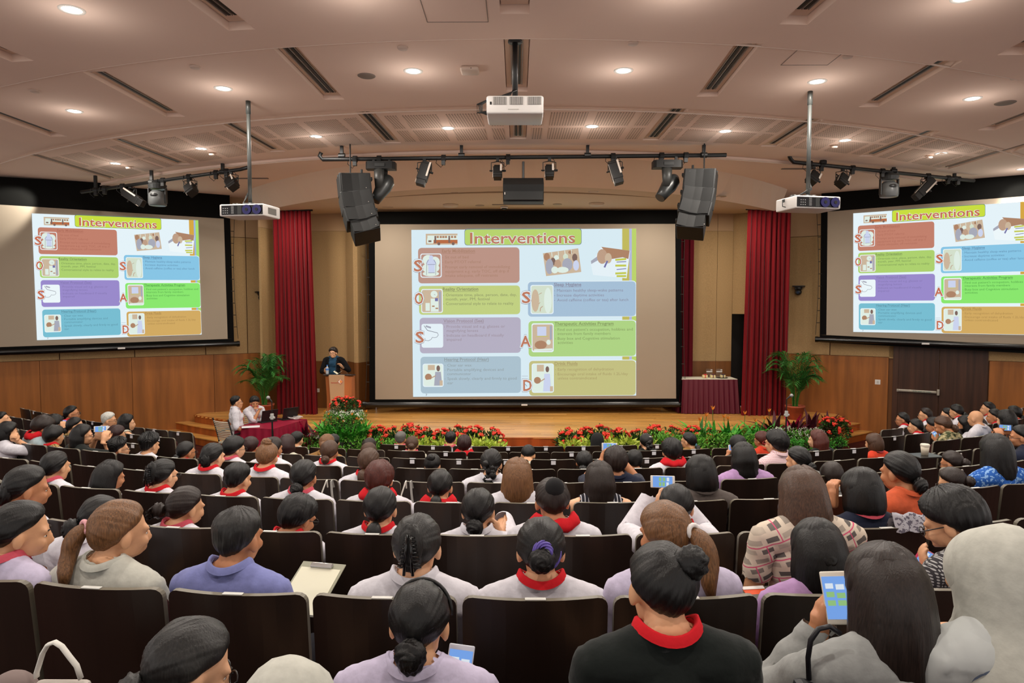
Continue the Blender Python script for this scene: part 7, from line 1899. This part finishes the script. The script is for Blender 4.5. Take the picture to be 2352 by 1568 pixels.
p = at_y(1706, 1362, 2.9); t = thing('writing_tablet', 'grey writing tablet under the orange leaflet', 'tablet arm', p - Vector((-.05, 0, .025)), (0, 0, R(8)))
mb = MB(); mb.box((0, 0, 0), (.28, .22, .016), bevel=.006); mb.build('board', mat('tablet_grey', (92, 94, 88), .4), t)
p = at_y(2124, 1046, 6.6); t = thing('writing_tablet', 'dark writing tablet holding a paper cup, right of centre', 'tablet arm', p, (0, 0, R(10)))
mb = MB(); mb.box((0, 0, 0), (.26, .2, .014), bevel=.005); mb.build('board', mat('tablet_dark', (40, 40, 38), .3), t)
t = thing('paper_cup', 'lidded paper cup on the writing tablet at right', 'cup', p + Vector((0, 0, .008)))
mb = MB(); mb.lathe([(0, 0), (.03, 0), (.04, .09), (0, .09)], n=16); mb.build('cup', mat('cup_cream', (206, 196, 176), .7), t, True); mb = MB(); mb.lathe([(0, .088), (.043, .088), (.042, .102), (.034, .108), (0, .108)], n=16); mb.build('lid', mat('lid_white', (214, 206, 190), .5), t)
# jacket over a seat back
k = 2; p = at_y(2130, 1190, arcY(2.0, ROWY[2]) - .0); t = thing('draped_jacket', 'grey floral jacket draped over a seat back near the checked shirt', 'clothing', p)
mb = MB(); vs = []; nu, nv = 18, 10; r = random.Random(2)
for j in range(nv + 1):
    for i in range(nu + 1):
        u = i / nu - .5; v = j / nv - .5; vs.append((u * .32, .03 + v * .10 + .01 * math.sin(u * 20), -abs(v) * .16 + .016 + .006 * math.sin(u * 24 + v * 6)))
mb.add(vs, [(j * (nu + 1) + i, j * (nu + 1) + i + 1, (j + 1) * (nu + 1) + i + 1, (j + 1) * (nu + 1) + i) for j in range(nv) for i in range(nu)]); mb.build('cloth', shirtmat('floral'), t, True)
# tote bag bottom left, handbag bottom right
p = at_y(130, 1568, 1.95); t = thing('tote_bag', 'tote bag with white strap and red patch at the bottom left corner', 'bag', p)
ps = [at_y(x, y, 1.95) - p for x, y in ((84, 1555), (84, 1545), (98, 1500), (110, 1480), (126, 1474), (142, 1484), (160, 1508), (176, 1528), (186, 1558))]
mb = MB(); mb.tube(ps, .006, 6, flat=2.0); mb.build('strap', mat('strap_white', (220, 218, 210), .8), t, True)
mb = MB(); mb.box((0, 0, -.09), (.17, .09, .17), bevel=.02); mb.build('bag_body', mat('tote_grey', (188, 180, 172), .8), t); mb = MB(); mb.box((-.01, -.047, -.03), (.03, .004, .05)); mb.build('patch', M_red, t)
p = at_y(30, 1560, 1.95); t = thing('folded_jacket', 'grey and red folded jacket cut by the bottom left corner', 'clothing', p)
mb = MB(); mb.ell((0, 0, -.06), (.075, .06, .085), 18, 12); mb.build('cloth', mat('jacket_grey', (128, 112, 108), .85), t, True); mb = MB(); mb.ell((-.03, -.03, -.07), (.06, .05, .07), 16, 10); mb.build('lining', mat('jacket_navy', (70, 80, 84), .8), t, True)
ps0 = [(1858, 1560), (1856, 1510), (1862, 1470), (1880, 1444), (1905, 1438), (1930, 1455)]; p = at_y(1890, 1568, 1.72)
t = thing('handbag', 'black handbag with arched handle beside the grey sleeve, bottom right', 'bag', p)
mb = MB(); mb.tube([at_y(x, y, 1.72) - p for x, y in ps0], .007, 8); mb.build('handle', mat('leather_black', (20, 20, 26), .4), t, True); mb = MB(); mb.box((.02, 0, -.08), (.18, .08, .16), bevel=.02); mb.build('bag_body', mat('leather_black', (20, 20, 26), .4), t)
